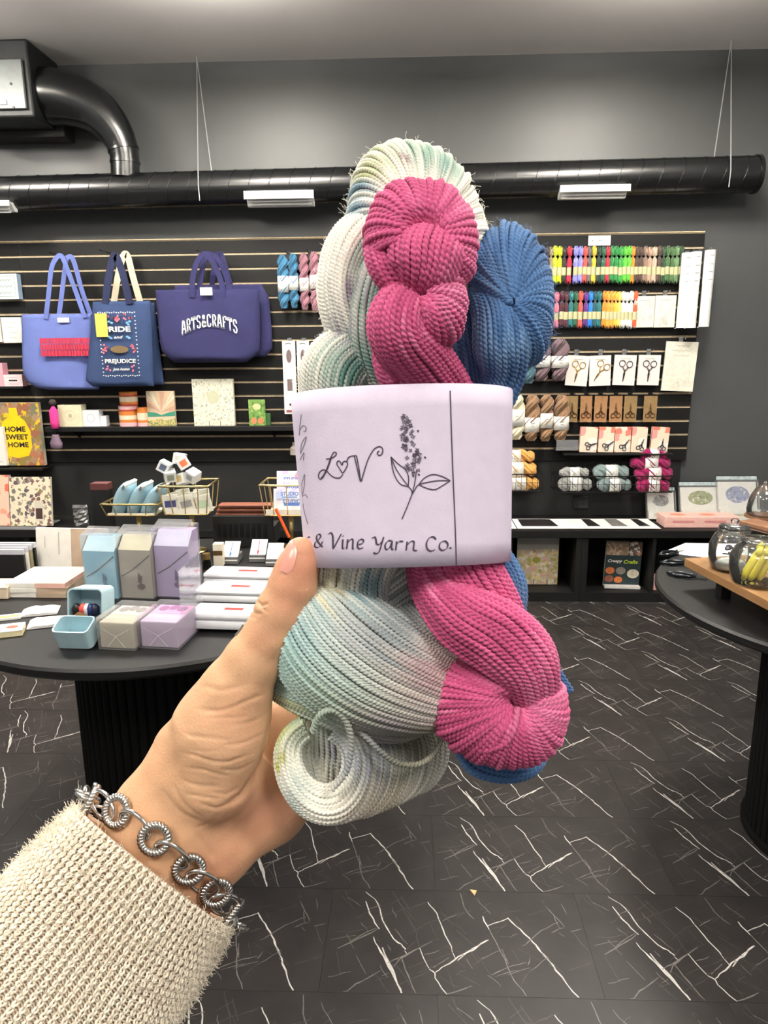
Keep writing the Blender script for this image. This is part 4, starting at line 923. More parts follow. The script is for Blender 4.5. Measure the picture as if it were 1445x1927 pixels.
t, w_, h_ = slab('gift_box', 'small pink gift box cut off at the picture edge', 'box', (-20, 683, 6, 727), WY-.06, .058, mat('pink card', sr(226, 168, 180)))
t, w_, h_ = slab('gift_box', 'white and pink small box with black lettering under the lilac tote', 'box', (7, 705, 42, 727), WY-.06, .058, mat('blush card', sr(240, 222, 222)), back=MATS['pink card'])
mb = MB(); line2(mb, [(-w_*.45, h_*.5), (w_*.45, h_*.5)], .008, -.0006); mb.build('lettering', inkb, t); mb = MB(); line2(mb, [(-w_*.6, h_*.78), (w_*.5, h_*.78)], .004, -.0006); line2(mb, [(-w_*.5, h_*.2), (w_*.6, h_*.2)], .004, -.0006); mb.build('stripe_print', MATS['pink card'], t)
q = wrect(-60, 727, 46, 731, WY-.07)
tag(MB().box(q[0], WY-.09, q[1], q[2], WY-.001, q[1]+.012).build('slat_shelf', m_black), 'short black slat shelf carrying pink boxes', 'shelf', 'shelves hung on the slatwall')
# home sweet home book
t, w_, h_ = slab('book', 'yellow cover book reading home sweet home among flowers', 'book', (-12, 758, 78, 876), WY-.07, .03, matspots('floral cover', sr(226, 186, 40), [sr(150, 96, 70), sr(120, 118, 96), sr(160, 130, 100), sr(140, 120, 60), sr(176, 110, 80)], 26, .72), back=mat('page edge', sr(232, 224, 200)), part='cover')
bt = [(-.42, .16), (-.5, .3), (-.5, .58), (-.36, .72), (-.16, .78), (-.14, .92), (.12, .92), (.14, .8), (.34, .72), (.5, .56), (.5, .3), (.36, .16), (0, .12)]
mb = MB(); flat(mb, [(a*w_*1.25-.01, b*h_) for a, b in bt], -.0006); mb.build('bottle_print', mat('bright yellow print', sr(250, 206, 22)), t)
mb = MB()
for i, s_ in enumerate(('HOME', 'SWEET', 'HOME')): print_text(mb, s_, -.01+.004*i, -.0012, h_*(.585-.125*i), w_*(.86 if i != 1 else .96), h_*.085, bold=.03)
mb.build('title_print', inkb, t)
t, w_, h_ = slab('book', 'thin white spined book standing before the yellow book', 'book', (-30, 804, 9, 876), WY-.10, .025, paper); scribble(t, w_, h_, 6, inkg, .1, .9, 9, .003)
q = wrect(-60, 876, 84, 884, WY-.1)
tag(MB().box(q[0], WY-.13, q[1], q[2], WY-.001, q[1]+.012).build('slat_shelf', m_black), 'short black slat shelf carrying the yellow book', 'shelf', 'shelves hung on the slatwall')

# -- tote bags
def tote(lab, rows, Y, thick, mt, group='tote bags hanging on the slatwall', rz=0.):
    """rows: (v, uL, uR) down the bag"""
    P = []
    for v, a, b in rows: l = onY(a, v, Y); r = onY(b, v, Y); P.append((l[0], r[0], (l[2]+r[2])/2))
    xc = (P[-1][0]+P[-1][1])/2; zb = P[-1][2]
    t = thing('tote_bag', lab, 'tote bag', (xc, Y, zb), rz, group)
    tt = np.linspace(0, len(P)-1, 22); xl = np.interp(tt, range(len(P)), [p[0] for p in P])-xc; xr = np.interp(tt, range(len(P)), [p[1] for p in P])-xc; z = np.interp(tt, range(len(P)), [p[2] for p in P])-zb
    n = 22; F_ = []; Bk = []; rn = np.random.default_rng(int(abs(xc)*1000)); ph = rn.uniform(0, 6, 4)
    for i in range(22):
        for j in range(n):
            s_ = j/(n-1); x = xl[i]+(xr[i]-xl[i])*s_; k = (1-abs(2*s_-1)**4)*(.25+.75*min(1, i/9.))*(1-max(0, (i-17)/4.)**2*.8)
            wr = .004*math.sin(9*s_+ph[0]+i*.22)+.003*math.sin(5*s_-i*.35+ph[1])
            F_.append((x, -thick*k*.5-.004+wr*.7, z[i])); Bk.append((x, thick*k*.5+.004, z[i]))
    V = F_+Bk; m = len(F_); f = []
    for i in range(21):
        for j in range(n-1): a = i*n+j; f.append((a, a+n, a+n+1, a+1)); f.append((m+a, m+a+1, m+a+n+1, m+a+n))
        f.append((i*n, m+i*n, m+(i+1)*n, (i+1)*n)); f.append((i*n+n-1, (i+1)*n+n-1, m+(i+1)*n+n-1, m+i*n+n-1))
    for j in range(n-1): f.append((j, j+1, m+j+1, m+j)); a = 21*n+j; f.append((a, m+a, m+a+1, a+1))
    MB().add(V, f).build('bag', mt, t, smooth=True)
    return t, xc, zb
def strap(t, xc, zb, px, Y, wd, mt, dy=0.):
    P = cr([onY(u, v, Y)-np.array([xc, t.location.y, zb])+np.array([0, dy, 0]) for u, v in px], 26); mb = MB(); T = np.gradient(P, axis=0); N = np.stack([-T[:, 2], 0*T[:, 0], T[:, 0]], 1); N /= np.linalg.norm(N, axis=1)[:, None]
    A, B = P+N*wd/2, P-N*wd/2; o = np.array([0, .0035, 0]); V = np.concatenate([A-o/2, B-o/2, B+o/2, A+o/2]); n = len(P)
    f = [(i+k*n, i+1+k*n, i+1+((k+1) % 4)*n, i+((k+1) % 4)*n) for i in range(n-1) for k in range(4)]+[(0, n, 2*n, 3*n), (n-1, 4*n-1, 3*n-1, 2*n-1)]
    return mb.add(V, f).build('strap', mt, t)
m_t1 = mat('periwinkle canvas', sr(98, 112, 172), rough=.9, var=.07, scale=12, bump=.3, bscale=500); m_t2 = mat('denim blue canvas', sr(44, 62, 98), rough=.9, var=.08, scale=14, bump=.3, bscale=500)
m_t3 = mat('navy canvas', sr(40, 40, 82), rough=.9, var=.08, scale=14, bump=.3, bscale=500); m_t4 = mat('natural canvas', sr(226, 214, 186), rough=.9)
Y1 = WY-.12
t, xc, zb = tote('periwinkle blue tote bag with a red block print', [(591, 41, 172), (620, 42, 175), (660, 43, 178), (700, 44, 181), (718, 52, 184), (728, 66, 187), (733, 90, 186)], Y1, .07, m_t1)
for px_ in ([(86, 600), (92, 550), (97, 505), (106, 486), (116, 482), (128, 510), (145, 555), (160, 598)], [(106, 600), (112, 556), (117, 515), (121, 488), (130, 482), (138, 500), (150, 545), (166, 590)]):
    strap(t, xc, zb, px_, Y1-.02, .026, m_t1, 0 if px_[0][0] < 100 else .025)
rr_ = wrect(77, 636, 170, 671, Y1-.055); mb = MB(); rn = random.Random(2)
for k in range(3):
    z0_ = rr_[3]-(k+.92)*(rr_[3]-rr_[1])/3-zb; z1_ = rr_[3]-k*(rr_[3]-rr_[1])/3-zb; x = rr_[0]-xc
    while x < rr_[2]-xc-.006:
        w2 = rn.uniform(.008, .02); mb.box(x, -.0615, z0_, min(x+w2, rr_[2]-xc), -.0605, z1_); x += w2+.0022
mb.build('red_lettering', mat('red block print', sr(176, 44, 66), rough=.85), t)
rr_ = wrect(110, 598, 132, 607, Y1-.02); MB().box(rr_[0]-xc, -.034, rr_[1]-zb, rr_[2]-xc, -.031, rr_[3]-zb, bev=.001).build('price_tag', paper, t)
hook(onY(118, 482, WY)[0], onY(118, 482, WY)[2], Y1-.03, 'black peg hook holding the periwinkle tote straps')
# pride and prejudice tote and the one behind it
tb_, xc2, zb2 = tote('second denim tote bag hanging behind the book themed tote', [(570, 190, 290), (620, 188, 296), (680, 186, 303), (724, 184, 309)], WY-.055, .04, m_t2)
strap(tb_, xc2, zb2, [(214, 572), (222, 520), (232, 482), (240, 482), (250, 520), (264, 570)], WY-.055, .036, m_t4)
t, xc, zb = tote('denim blue tote bag printed with pride and prejudice in a floral frame', [(567, 175, 283), (600, 173, 285), (660, 168, 287), (715, 162, 289), (727, 176, 290)], Y1-.065, .05, m_t2)
strap(t, xc, zb, [(198, 572), (203, 530), (210, 495), (216, 480), (226, 500), (236, 535), (244, 572)], Y1-.08, .04, mat('navy webbing', sr(30, 36, 66), rough=.9))
rr_ = wrect(180, 590, 202, 634, Y1-.11); MB().box(rr_[0]-xc, -.047, rr_[1]-zb, rr_[2]-xc, -.045, rr_[3]-zb).build('yellow_tag', mat('yellow card', sr(240, 204, 90)), t)
x0, z0, x1, z1 = wrect(190, 588, 258, 707, Y1-.105); x0 -= xc; x1 -= xc; z0 -= zb; z1 -= zb; yp = -.042; xm = (x0+x1)/2; hw, hh = (x1-x0)/2, (z1-z0)
m_pw, m_pp, m_pb = mat('cream print', sr(220, 220, 208)), mat('coral print', sr(226, 112, 124)), mat('sky print', sr(110, 160, 200))
mb = MB()
for k in range(64):
    a = k/64.*4; e = a % 1; p = [(x0+e*(x1-x0), z1), (x1, z1-e*hh), (x1-e*(x1-x0), z0), (x0, z0+e*hh)][int(a)]; flat(mb, ell(p[0], p[1]+.002*math.sin(k*2.), .0045, .0035, 6), yp)
print_text(mb, 'PRIDE', xm-.004, yp, z0+hh*.74, hw*1.5, hh*.085, bold=.035); print_text(mb, 'and', xm, yp, z0+hh*.615, hw*.5, hh*.045, bold=.02, shear=.3); print_text(mb, 'PREJUDICE', xm, yp, z0+hh*.225, hw*1.72, hh*.085, bold=.03); print_text(mb, 'Jane Austen', xm, yp, z0+hh*.1, hw*.95, hh*.06, shear=.4)
mb.build('title_print', m_pw, t)
mb = MB(); rn = random.Random(8)
for (a, b) in ((-.75, .9), (-.5, .94), (.5, .93), (.8, .9), (-.75, .45), (.75, .45), (-.82, .4), (.85, .4), (-.7, .12), (.7, .12), (-.1, .92), (.1, .92)):
    for q in range(4): flat(mb, ell(xm+a*hw+rn.uniform(-.012, .012), z0+b*hh+rn.uniform(-.016, .016), .006, .006, 7), yp-.0004)
flat(mb, [(xm-.014, z0+hh*.885), (xm, z0+hh*.845), (xm+.014, z0+hh*.885), (xm+.008, z0+hh*.9), (xm, z0+hh*.885), (xm-.008, z0+hh*.9)], yp-.0005); mb.build('flower_print', m_pp, t)
mb = MB()
for (a, b) in ((.55, .84), (.7, .86), (.62, .81), (-.45, .86), (-.3, .84), (-.5, .62), (.5, .62), (-.4, .6), (.6, .6)): flat(mb, ell(xm+a*hw, z0+b*hh, .009, .006, 8), yp-.0003)
mb.build('leaf_print', m_pb, t); mb = MB(); flat(mb, ell(xm, z0+hh*.42, hw*.5, hh*.06, 16), yp-.0003); mb.build('brown_print', mat('brown print', sr(112, 92, 62)), t)
hook(onY(218, 480, WY)[0], onY(218, 480, WY)[2], Y1-.1, 'black peg hook holding the denim totes')
# arts and crafts tote and the one behind it
tb_, xc2, zb2 = tote('second navy tote bag hanging behind the arts and crafts tote', [(536, 330, 492), (560, 325, 506), (620, 325, 511), (655, 326, 513), (672, 345, 500)], WY-.06, .05, m_t3)
strap(tb_, xc2, zb2, [(398, 545), (402, 510), (408, 482), (416, 480), (426, 510), (436, 545)], WY-.06, .03, m_t3)
Y2 = WY-.15
t, xc, zb = tote('navy tote bag with arched white arts and crafts lettering', [(545, 293, 486), (560, 294, 488), (600, 297, 489), (640, 301, 489), (660, 305, 488), (672, 315, 478), (682, 328, 464)], Y2, .09, m_t3)
for px_ in ([(362, 560), (362, 530), (368, 500), (380, 480), (390, 480), (404, 500), (416, 530), (421, 560)], [(374, 555), (378, 520), (386, 486), (394, 478), (410, 488), (424, 515), (432, 545)]):
    strap(t, xc, zb, px_, Y2-.03 if px_[0][1] == 560 else Y2+.04, .03, m_t3, 0)
rr_ = wrect(377, 541, 400, 556, Y2-.05); MB().box(rr_[0]-xc, -.058, rr_[1]-zb, rr_[2]-xc, -.055, rr_[3]-zb, bev=.001).build('price_tag', paper, t)
# collegiate slab lettering, built from strokes
LET = {'A': [[(0, 0), (.32, 1), (.62, 1), (.95, 0)], [(.2, .38), (.75, .38)], [(-.1, .04), (.24, .04)], [(.7, .04), (1.05, .04)]], 'R': [[(.14, 0), (.14, 1)], [(0, .96), (.6, .96), (.8, .82), (.8, .62), (.6, .5), (.14, .5)], [(.48, .5), (.84, 0)], [(-.02, .04), (.34, .04)], [(.7, .04), (1, .04)]],
       'T': [[(.45, 0), (.45, 1)], [(0, .95), (.9, .95)], [(.03, .72), (.03, .98)], [(.87, .72), (.87, .98)], [(.25, .04), (.65, .04)]], 'S': [[(.8, .76), (.68, .96), (.22, .96), (.08, .8), (.12, .6), (.72, .44), (.8, .24), (.66, .04), (.2, .04), (.08, .24)]],
       '&': [[(.9, .02), (.25, .72), (.3, .95), (.55, .95), (.6, .75), (.1, .4), (.1, .1), (.3, .03), (.6, .1), (.85, .45)]], 'C': [[(.82, .72), (.68, .96), (.26, .96), (.1, .78), (.1, .22), (.26, .04), (.68, .04), (.82, .28)]], 'F': [[(.16, 0), (.16, 1)], [(0, .95), (.85, .95), (.85, .72)], [(.16, .52), (.62, .52)], [(-.02, .04), (.36, .04)]]}
x0, z0, x1, z1 = wrect(340, 591, 450, 632, Y2-.06); s_ = 'ARTS&CRAFTS'; mb = MB(); n = len(s_); cw = (x1-x0)/(n+.3)
for i, ch in enumerate(s_):
    for st in LET[ch]:
        P = []
        for a, b in np.array(cr(st, 14)) if ch in 'SC&' else np.concatenate([np.linspace(st[k], st[k+1], 4) for k in range(len(st)-1)]):
            xx = x0+cw*(i+.15+a*.78); e = (xx-(x0+x1)/2)/((x1-x0)/2); zz = z0+(z1-z0)*(.42-.40*e*e)+b*(z1-z0)*.56*(1+.1*abs(e)); P.append((xx-xc+e*0*b, zz-zb))
        line2(mb, P, cw*.26, -.0575-.00005*i)
mb.build('arched_lettering', mat('white felt print', sr(228, 228, 224), rough=.8), t)
hook(onY(388, 480, WY)[0], onY(388, 480, WY)[2], Y2-.03, 'black peg hook holding the navy totes')

# -- yarn skeins on the wall and in baskets (one mesh per size, colour on the object)
def rope(L, R, turns, n=70, k=9):
    mb = MB(); t = np.linspace(0, 1, n)
    for ph in (0, math.pi):
        a = 2*math.pi*turns*t+ph; e = np.clip(np.minimum(t, 1-t)*9, .15, 1); rr_ = R*.45*e
        P = np.stack([rr_*np.cos(a), rr_*np.sin(a)*.8, (t-.5)*(L-R)], 1)
        mb.tube(P, R*(.40+.20*np.clip(np.minimum(t, 1-t)*7, 0, 1)), k)
        for s2 in range(7):                              # strands on the bundle
            th = 2*math.pi*s2/7; rad = R*(.40+.20*np.clip(np.minimum(t, 1-t)*7, 0, 1))
            Q = P+np.stack([np.cos(th+a*.3)*rad, np.sin(th+a*.3)*rad, 0*t], 1); mb.tube(Q, R*.11, 4)
    return mb
def yarnmat(nm, c): return mat('wool '+nm, c, rough=.9, var=.12, scale=90, bump=.5, bscale=700, sheen=.2)
ropes = {}
def wall_skein(lab, u0, v0, u1, v1, Y, c, band=None, group='yarn skeins hanging on the slatwall', rot=0., bandc=None):
    x0, z0, x1, z1 = wrect(u0, v0, u1, v1, Y); R = (x1-x0)/2 if not rot else (z1-z0)/2; L = (z1-z0) if not rot else (x1-x0)
    R *= .93; t = thing('yarn_skein', lab, 'yarn skein', ((x0+x1)/2, Y, (z0+z1)/2), 0, group)
    if rot: t.rotation_euler = (0, rot, 0)
    key = (round(L/R, 1)); 
    o = rope(L, R, max(1.2, L/R/4.6)).build('yarn', c, t, smooth=True)
    b = band or (.36, .6); H = [(L*(.5-b[0])), (L*(.5-b[1]))]
    mb = MB(); a = np.linspace(0, 2*math.pi, 25)[:-1]; ring = lambda z, q: [(R*1.03*q*math.copysign(abs(math.cos(x))**.8, math.cos(x)), R*.95*q*math.copysign(abs(math.sin(x))**.8, math.sin(x)), z) for x in a]
    V = ring(H[0], 1)+ring(H[1], 1)+ring(H[1], .97)+ring(H[0], .97); f = [(k*24+i, k*24+(i+1) % 24, ((k+1) % 4)*24+(i+1) % 24, ((k+1) % 4)*24+i) for k in range(4) for i in range(24)]
    o = mb.add(V, f).build('paper_label', bandc or paper, t, smooth=True)
    m2 = MB(); zc = (H[0]+H[1])/2
    line2(m2, [(-R*.25, zc+R*.2), (R*.25, zc+R*.25)], R*.12, -R*.985); line2(m2, [(-R*.2, zc-R*.1), (R*.2, zc-R*.1)], R*.08, -R*.985); m2.build('label_print', inkg, t)
    return t
Yh = WY-.07
teal, mauve = yarnmat('teal blue', sr(58, 116, 150)), yarnmat('dusty mauve', sr(160, 112, 124))
wall_skein('teal blue skein nearest the navy tote on the slatwall', 522, 475, 544, 586, Yh, teal, (.4, .68)); wall_skein('teal blue skein hanging between a teal one and a mauve one', 543, 473, 562, 584, Yh, teal, (.42, .66))
wall_skein('dusty mauve skein hanging beside the teal blue skeins', 563, 472, 582, 588, Yh, mauve, (.44, .66)); wall_skein('dusty mauve skein half hidden by the pale held skein', 582, 469, 602, 590, Yh, mauve, (.4, .62))
hook(onY(543, 478, WY)[0], onY(543, 478, WY)[2], Yh-.03, 'black peg hook behind the teal skeins'); hook(onY(583, 476, WY)[0], onY(583, 476, WY)[2], Yh-.03, 'black peg hook behind the mauve skeins')
brown, cream, mvd, tl2 = yarnmat('camel brown', sr(142, 110, 80)), yarnmat('cream', sr(226, 216, 186)), yarnmat('plum grey', sr(104, 84, 90)), yarnmat('deep teal', sr(60, 92, 104))
wall_skein('deep teal skein partly hidden by the blue held skein', 982, 622, 1010, 728, Yh, tl2, (.34, .58)); wall_skein('plum grey skein beside the deep teal skein', 1004, 632, 1036, 724, Yh, mvd, (.4, .64)); wall_skein('plum grey skein next to the scissor cards', 1036, 630, 1070, 724, Yh, mvd, (.42, .66))
wall_skein('cream skein hanging next to the brown skeins', 956, 736, 988, 834, Yh, cream, (.34, .66))
for k, (a, b, bd) in enumerate(((985, 1016, (.48, .76)), (1014, 1041, (.4, .68)), (1040, 1071, (.46, .72)))):
    wall_skein('camel brown skein '+('nearest the cream skein', 'in the middle of three brown skeins', 'nearest the kraft tags')[k], a, 737, b, 836, Yh, brown, bd)
# -- needle packs
for k, (r, lab) in enumerate((((533, 641, 557, 779), 'tall white needle pack with oval window beside the green card'), ((560, 641, 583, 779), 'tall white needle pack half hidden by the pale held skein'))):
    t, w_, h_ = slab('needle_pack', lab, 'pack', r, WY-.05, .02, paper, 'needle packs'); mb = MB(); mw = mat('smoky window', sr(120, 104, 100), rough=.3)
    flat(mb, ell(0, h_*.79, w_*.42, h_*.09, 18), -.0006); mb.build('window', mw, t); mb = MB(); flat(mb, [(-w_*.4, h_*.32), (w_*.4, h_*.32), (w_*.4, h_*.48), (-w_*.4, h_*.48)], -.0006); mb.build('lower_window', mw, t)
    mb = MB(); line2(mb, [(-w_*.5, h_*.955), (0, h_*.965), (w_*.4, h_*.955)], .004, -.0006); flat(mb, ell(0, h_*.13, .008, .008, 10), -.0006); mb.build('logo_print', inkb, t); mb = MB(); flat(mb, [(-w_*.7, h_*.02), (w_*.7, h_*.02), (w_*.7, h_*.055), (-w_*.7, h_*.055)], -.0006); mb.build('red_stripe', mat('dull red print', sr(140, 84, 80)), t)
    hook(onY((r[0]+r[2])/2, 640, WY)[0], onY(r[0], 640, WY)[2], WY-.06, 'chrome peg hook over the needle pack '+('beside the green card', 'behind the held skein')[k], m_chrome)
# -- small black shelf with cards and tins
x0, z0, x1, z1 = wrect(84, 803, 556, 812, WY-.13); ST = z1; SY = WY-.13
shelf = thing('slat_shelf', 'long black shelf with cards and small tins under the tote bags', 'shelf', ((x0+x1)/2, WY, z0), 0, 'shelves hung on the slatwall')
MB().box(-(x1-x0)/2, SY-WY, 0, (x1-x0)/2, -.001, z1-z0, bev=.002).build('board', m_black, shelf)
for s_ in (-.4, .4): MB().prism([(-.001, -.05), (-.001, 0), (-.11, 0)], s_*(x1-x0)-.004, s_*(x1-x0)+.004, 'x').build('bracket', m_black, shelf)
def onshelf(name, lab, cat, r, Y, d, mt, **k): return slab(name, lab, cat, (r[0], r[1], r[2], 803.), Y, d, mt, **k)
t, w_, h_ = onshelf('soap_box', 'cream square box with round emblem on the black shelf', 'box', (110, 762, 154, 803), SY+.03, .07, mat('ivory card', sr(228, 220, 186)))
mb = MB(); line2(mb, ell(0, h_*.52, w_*.42, h_*.22, 20)+[(w_*.42, h_*.52)], .002, -.0006); flat(mb, ell(0, h_*.5, w_*.18, h_*.1, 10), -.0006); mb.build('emblem_print', mat('tan print', sr(186, 176, 142)), t)
t, w_, h_ = onshelf('soap_box', 'white square box with grey emblem on the black shelf', 'box', (155, 772, 187, 803), SY+.04, .06, mat('white gloss card', sr(234, 234, 238)))
mb = MB(); line2(mb, ell(0, h_*.52, w_*.42, h_*.24, 20)+[(w_*.42, h_*.52)], .002, -.0006); mb.build('emblem_print', inkg, t)
t = slab('soap_box', 'smallest white box at the end of the emblem boxes', 'box', (186, 783, 200, 803), SY+.05, .05, MATS['white gloss card'])[0]
def tin(lab, r, Y, cols):
    x0, z0, x1, z1 = wrect(*r, Y); R = (x1-x0)/2; h = z1-z0; t = thing('tin', lab, 'tin', ((x0+x1)/2, Y+R, z0), 0, 'striped tins')
    for k, (a, b, c) in enumerate(cols): MB().lathe([(R*.999, h*a), (R*.999, h*b)], n=28).build('stripe' if k < len(cols)-1 else 'lid', c, t, smooth=True, angle=40)
m_o, m_pk, m_cr, m_rd = mat('orange enamel', sr(214, 128, 56), rough=.4), mat('pink enamel', sr(226, 178, 182), rough=.4), mat('cream enamel', sr(232, 214, 186), rough=.4), mat('red enamel', sr(180, 74, 54), rough=.4)
tin('striped orange and pink tin carrying another tin on the black shelf', (218, 765, 253, 803), SY+.02, [(0, .2, m_pk), (.2, .34, m_o), (.34, .55, m_cr), (.55, .74, m_o), (.74, .84, m_rd), (.84, 1, m_pk)])
tin('striped orange tin stacked on top of a pink one', (219, 738, 252, 764.6), SY+.022, [(0, .15, m_rd), (.15, .3, m_o), (.3, .66, m_cr), (.66, .8, m_rd), (.8, 1, m_o)])
tin('small orange and cream tin between the stacked tins and landscape card', (255, 767, 275, 803), SY+.03, [(0, .2, m_pk), (.2, .34, m_o), (.34, .72, m_cr), (.72, 1, m_o)])
t, w_, h_ = onshelf('art_card', 'landscape art card with sun rays on the black shelf', 'card', (277, 736, 329, 803), SY+.06, .02, mat('peach card', sr(234, 204, 170)))
for k in range(9):
    a0_, a1_ = math.pi*(k+.1)/9, math.pi*(k+.55)/9; mb = MB(); P = [(0, h_*.42)]+[(max(-w_, min(w_, math.cos(a)*h_)), h_*.42+min(h_*.56, math.sin(a)*h_)) for a in np.linspace(a0_, a1_, 4)]; flat(mb, P, -.0006); mb.build('ray_print', mat('pale ray print', sr(246, 236, 206)) if k % 2 else mat('rose ray print', sr(224, 176, 146)), t)
mb = MB(); flat(mb, [(-w_, h_*.28), (-w_, h_*.42), (-w_*.4, h_*.4), (0, h_*.33), (w_*.5, h_*.4), (w_, h_*.44), (w_, h_*.3)], -.0009); mb.build('hill_print', mat('jade print', sr(70, 150, 122)), t)
mb = MB(); flat(mb, [(-w_, 0), (-w_, h_*.16), (-w_*.3, h_*.22), (w_*.4, h_*.18), (w_, h_*.26), (w_, 0)], -.0009); mb.build('field_print', matspots('field print', sr(206, 190, 120), [sr(50, 90, 70), sr(90, 120, 80)], 60, .4, scl=(3, 1, 1)), t)
t, w_, h_ = onshelf('book', 'cream botanical patterned book on a wire easel on the black shelf', 'book', (363, 713, 440, 803), SY+.05, .03, matspots('botanical cover', sr(232, 228, 206), [sr(160, 160, 140), sr(190, 180, 140), sr(140, 150, 140), sr(200, 190, 150)], 60, .33), part='cover', back=MATS['page edge'])
mb = MB(); flat(mb, ell(0, h_*.62, w_*.3, h_*.14, 16), -.0006); mb.build('wreath_print', mat('pale green print', sr(200, 200, 168)), t)
for s_ in (-.25, .3): MB().tube([(s_*w_, -.004, h_*.12), (s_*w_, -.006, .003), (s_*w_, .01, .002)], .0016, 5).build('easel_prong', m_wire, t)
t, w_, h_ = onshelf('art_card', 'green patterned card with orange flowers on the black shelf', 'card', (468, 752, 499, 803), SY+.05, .02, matspots('green cover', sr(110, 150, 70), [sr(60, 110, 56), sr(140, 170, 90), sr(80, 120, 50)], 50, .45))
mb = MB(); flat(mb, ell(0, h_*.74, w_*.5, h_*.12, 14), -.0006); mb.build('emblem_print', mat('tan emblem', sr(214, 200, 150)), t); mb = MB(); flat(mb, ell(-w_*.42, h_*.22, w_*.36, h_*.12, 12), -.0006); flat(mb, ell(w_*.42, h_*.22, w_*.36, h_*.12, 12), -.0006); mb.build('flower_print', mat('orange flower print', sr(226, 130, 92)), t)
q = wrect(499, 778, 509, 803, SY+.07); tag(MB().box(q[0], SY+.06, q[1], q[2], SY+.09, q[3], bev=.003).build('seed_box', mat('dark green card', sr(56, 96, 50))), 'dark green small box behind the green card', 'box')
# pink doll keyring and bag
x0, z0, x1, z1 = wrect(95, 764, 111, 807, SY-.005); t = thing('keyring_charm', 'bright pink knitted bottle charm at the shelf end', 'charm', ((x0+x1)/2, SY-.012, z0)); R = (x1-x0)/2; h = z1-z0
MB().lathe([(0, 0), (R*.9, .004), (R, h*.3), (R, h*.8), (R*.6, h*.9), (R*.3, h), (0, h)], n=16, sy=.7).build('body', mat('hot pink knit', sr(226, 60, 140), rough=.9, bump=.5, bscale=300), t, smooth=True)
MB().lathe([(0, h), (R*.7, h*1.05), (R*.9, h*1.16), (R*.5, h*1.28), (0, h*1.3)], n=12, sy=.8).build('cap', mat('brown fluff', sr(60, 50, 48), rough=1), t, smooth=True)
x0, z0, x1, z1 = wrect(94, 818, 118, 846, SY-.01); t = thing('charm_pouch', 'small grey purple pouch hanging below the black shelf', 'pouch', ((x0+x1)/2, SY-.012, z0)); R = (x1-x0)/2
MB().lathe([(0, 0), (R*.9, .01), (R, .04), (R*.5, (z1-z0)*.9), (R*.6, z1-z0)], n=12, sy=.4).build('bag', mat('grey purple cloth', sr(120, 100, 116), rough=.8), t, smooth=True); q = wrect(103, 806, 104, 820, SY-.01); MB().tube([(0, 0, z1-z0), (0, 0, ST-.015-z0)], .002, 5).build('cord', m_wire, t)
x0, z0, x1, z1 = wrect(545, 838, 561, 856, WY-.06); t = thing('glass_bottle', 'small clear bottle hanging at the slatwall foot beside the lilac band', 'bottle', ((x0+x1)/2, WY-.05, z0)); R = (x1-x0)/2
MB().lathe([(0, 0), (R, 0), (R, .04), (R*.4, .055), (R*.4, .075), (0, .075)], n=14).build('body', mat('frosted glass', sr(170, 160, 150), rough=.2), t, smooth=True, angle=40); MB().lathe([(0, .0755), (R*.5, .0755), (R*.5, .09), (0, .09)], n=12).build('cap', m_wire, t)
MB().box(-.004, -.002, .02, .004, .0495, .03).build('holder', m_wire, t)
# -- price sign above the floss
t, w_, h_ = slab('price_sign', 'blank looking white price sign above the floss display', 'sign', (1107, 443, 1149, 462), WY-.006, .0055, paper); mb = MB(); line2(mb, [(-w_*.1, h_*.5), (w_*.2, h_*.52)], .004, -.0006); flat(mb, ell(-w_*.62, h_*.48, .004, .004, 8), -.0006); mb.build('print', inkg, t)
# -- embroidery floss
def floss_mesh():
    a = MB(); prof = [(-.5, .30), (-.46, .5), (-.40, .46), (-.30, .42), (-.16, .36), (-.02, .42), (.06, .5), (.12, .44), (.15, .2), (.28, .16), (.32, .2), (.36, .46), (.43, .5), (.48, .36), (.5, .12)]
    a.lathe([(r*.95, z) for z, r in prof], n=10, sy=.8)
    for s_ in range(6):
        th = 2*math.pi*s_/6; P = [(math.cos(th+z*2.4)*r*.93, math.sin(th+z*2.4)*r*.75, z) for z, r in prof]; a.tube(P, .09, 4)
    b = MB().lathe([(.48, -.31), (.49, -.30), (.49, -.08), (.48, -.07)], n=12, sy=.82)
    return a, b
fa, fb = floss_mesh(); proto = {}
fband = mat('floss paper band', sr(196, 192, 150), rough=.6, var=.2, scale=3)
BR = dict(brown=(62, 44, 36), khaki=(150, 140, 108), lime=(214, 224, 44), darkbrown=(40, 30, 26), crimson=(196, 32, 62), periwinkle=(146, 146, 222), coral=(228, 88, 76), grey=(90, 88, 90), gold=(226, 200, 60), blackgreen=(26, 46, 40), bottlegreen=(34, 92, 62), emerald=(36, 128, 62), leafgreen=(52, 150, 60), springgreen=(96, 190, 60), orange=(236, 146, 44), umber=(78, 58, 48), taupe=(140, 116, 98), tan=(184, 154, 132), beige=(206, 182, 160), darkgreen=(38, 70, 44), olive=(70, 106, 60), sage=(104, 136, 94), pink=(236, 124, 146), maroon=(76, 28, 44), teal=(34, 112, 118), purple=(92, 44, 128), blue=(30, 124, 214), deepteal=(20, 78, 84), apricot=(244, 170, 70), amber=(246, 190, 72), butter=(250, 222, 120), white=(240, 238, 232), vermilion=(226, 96, 52))
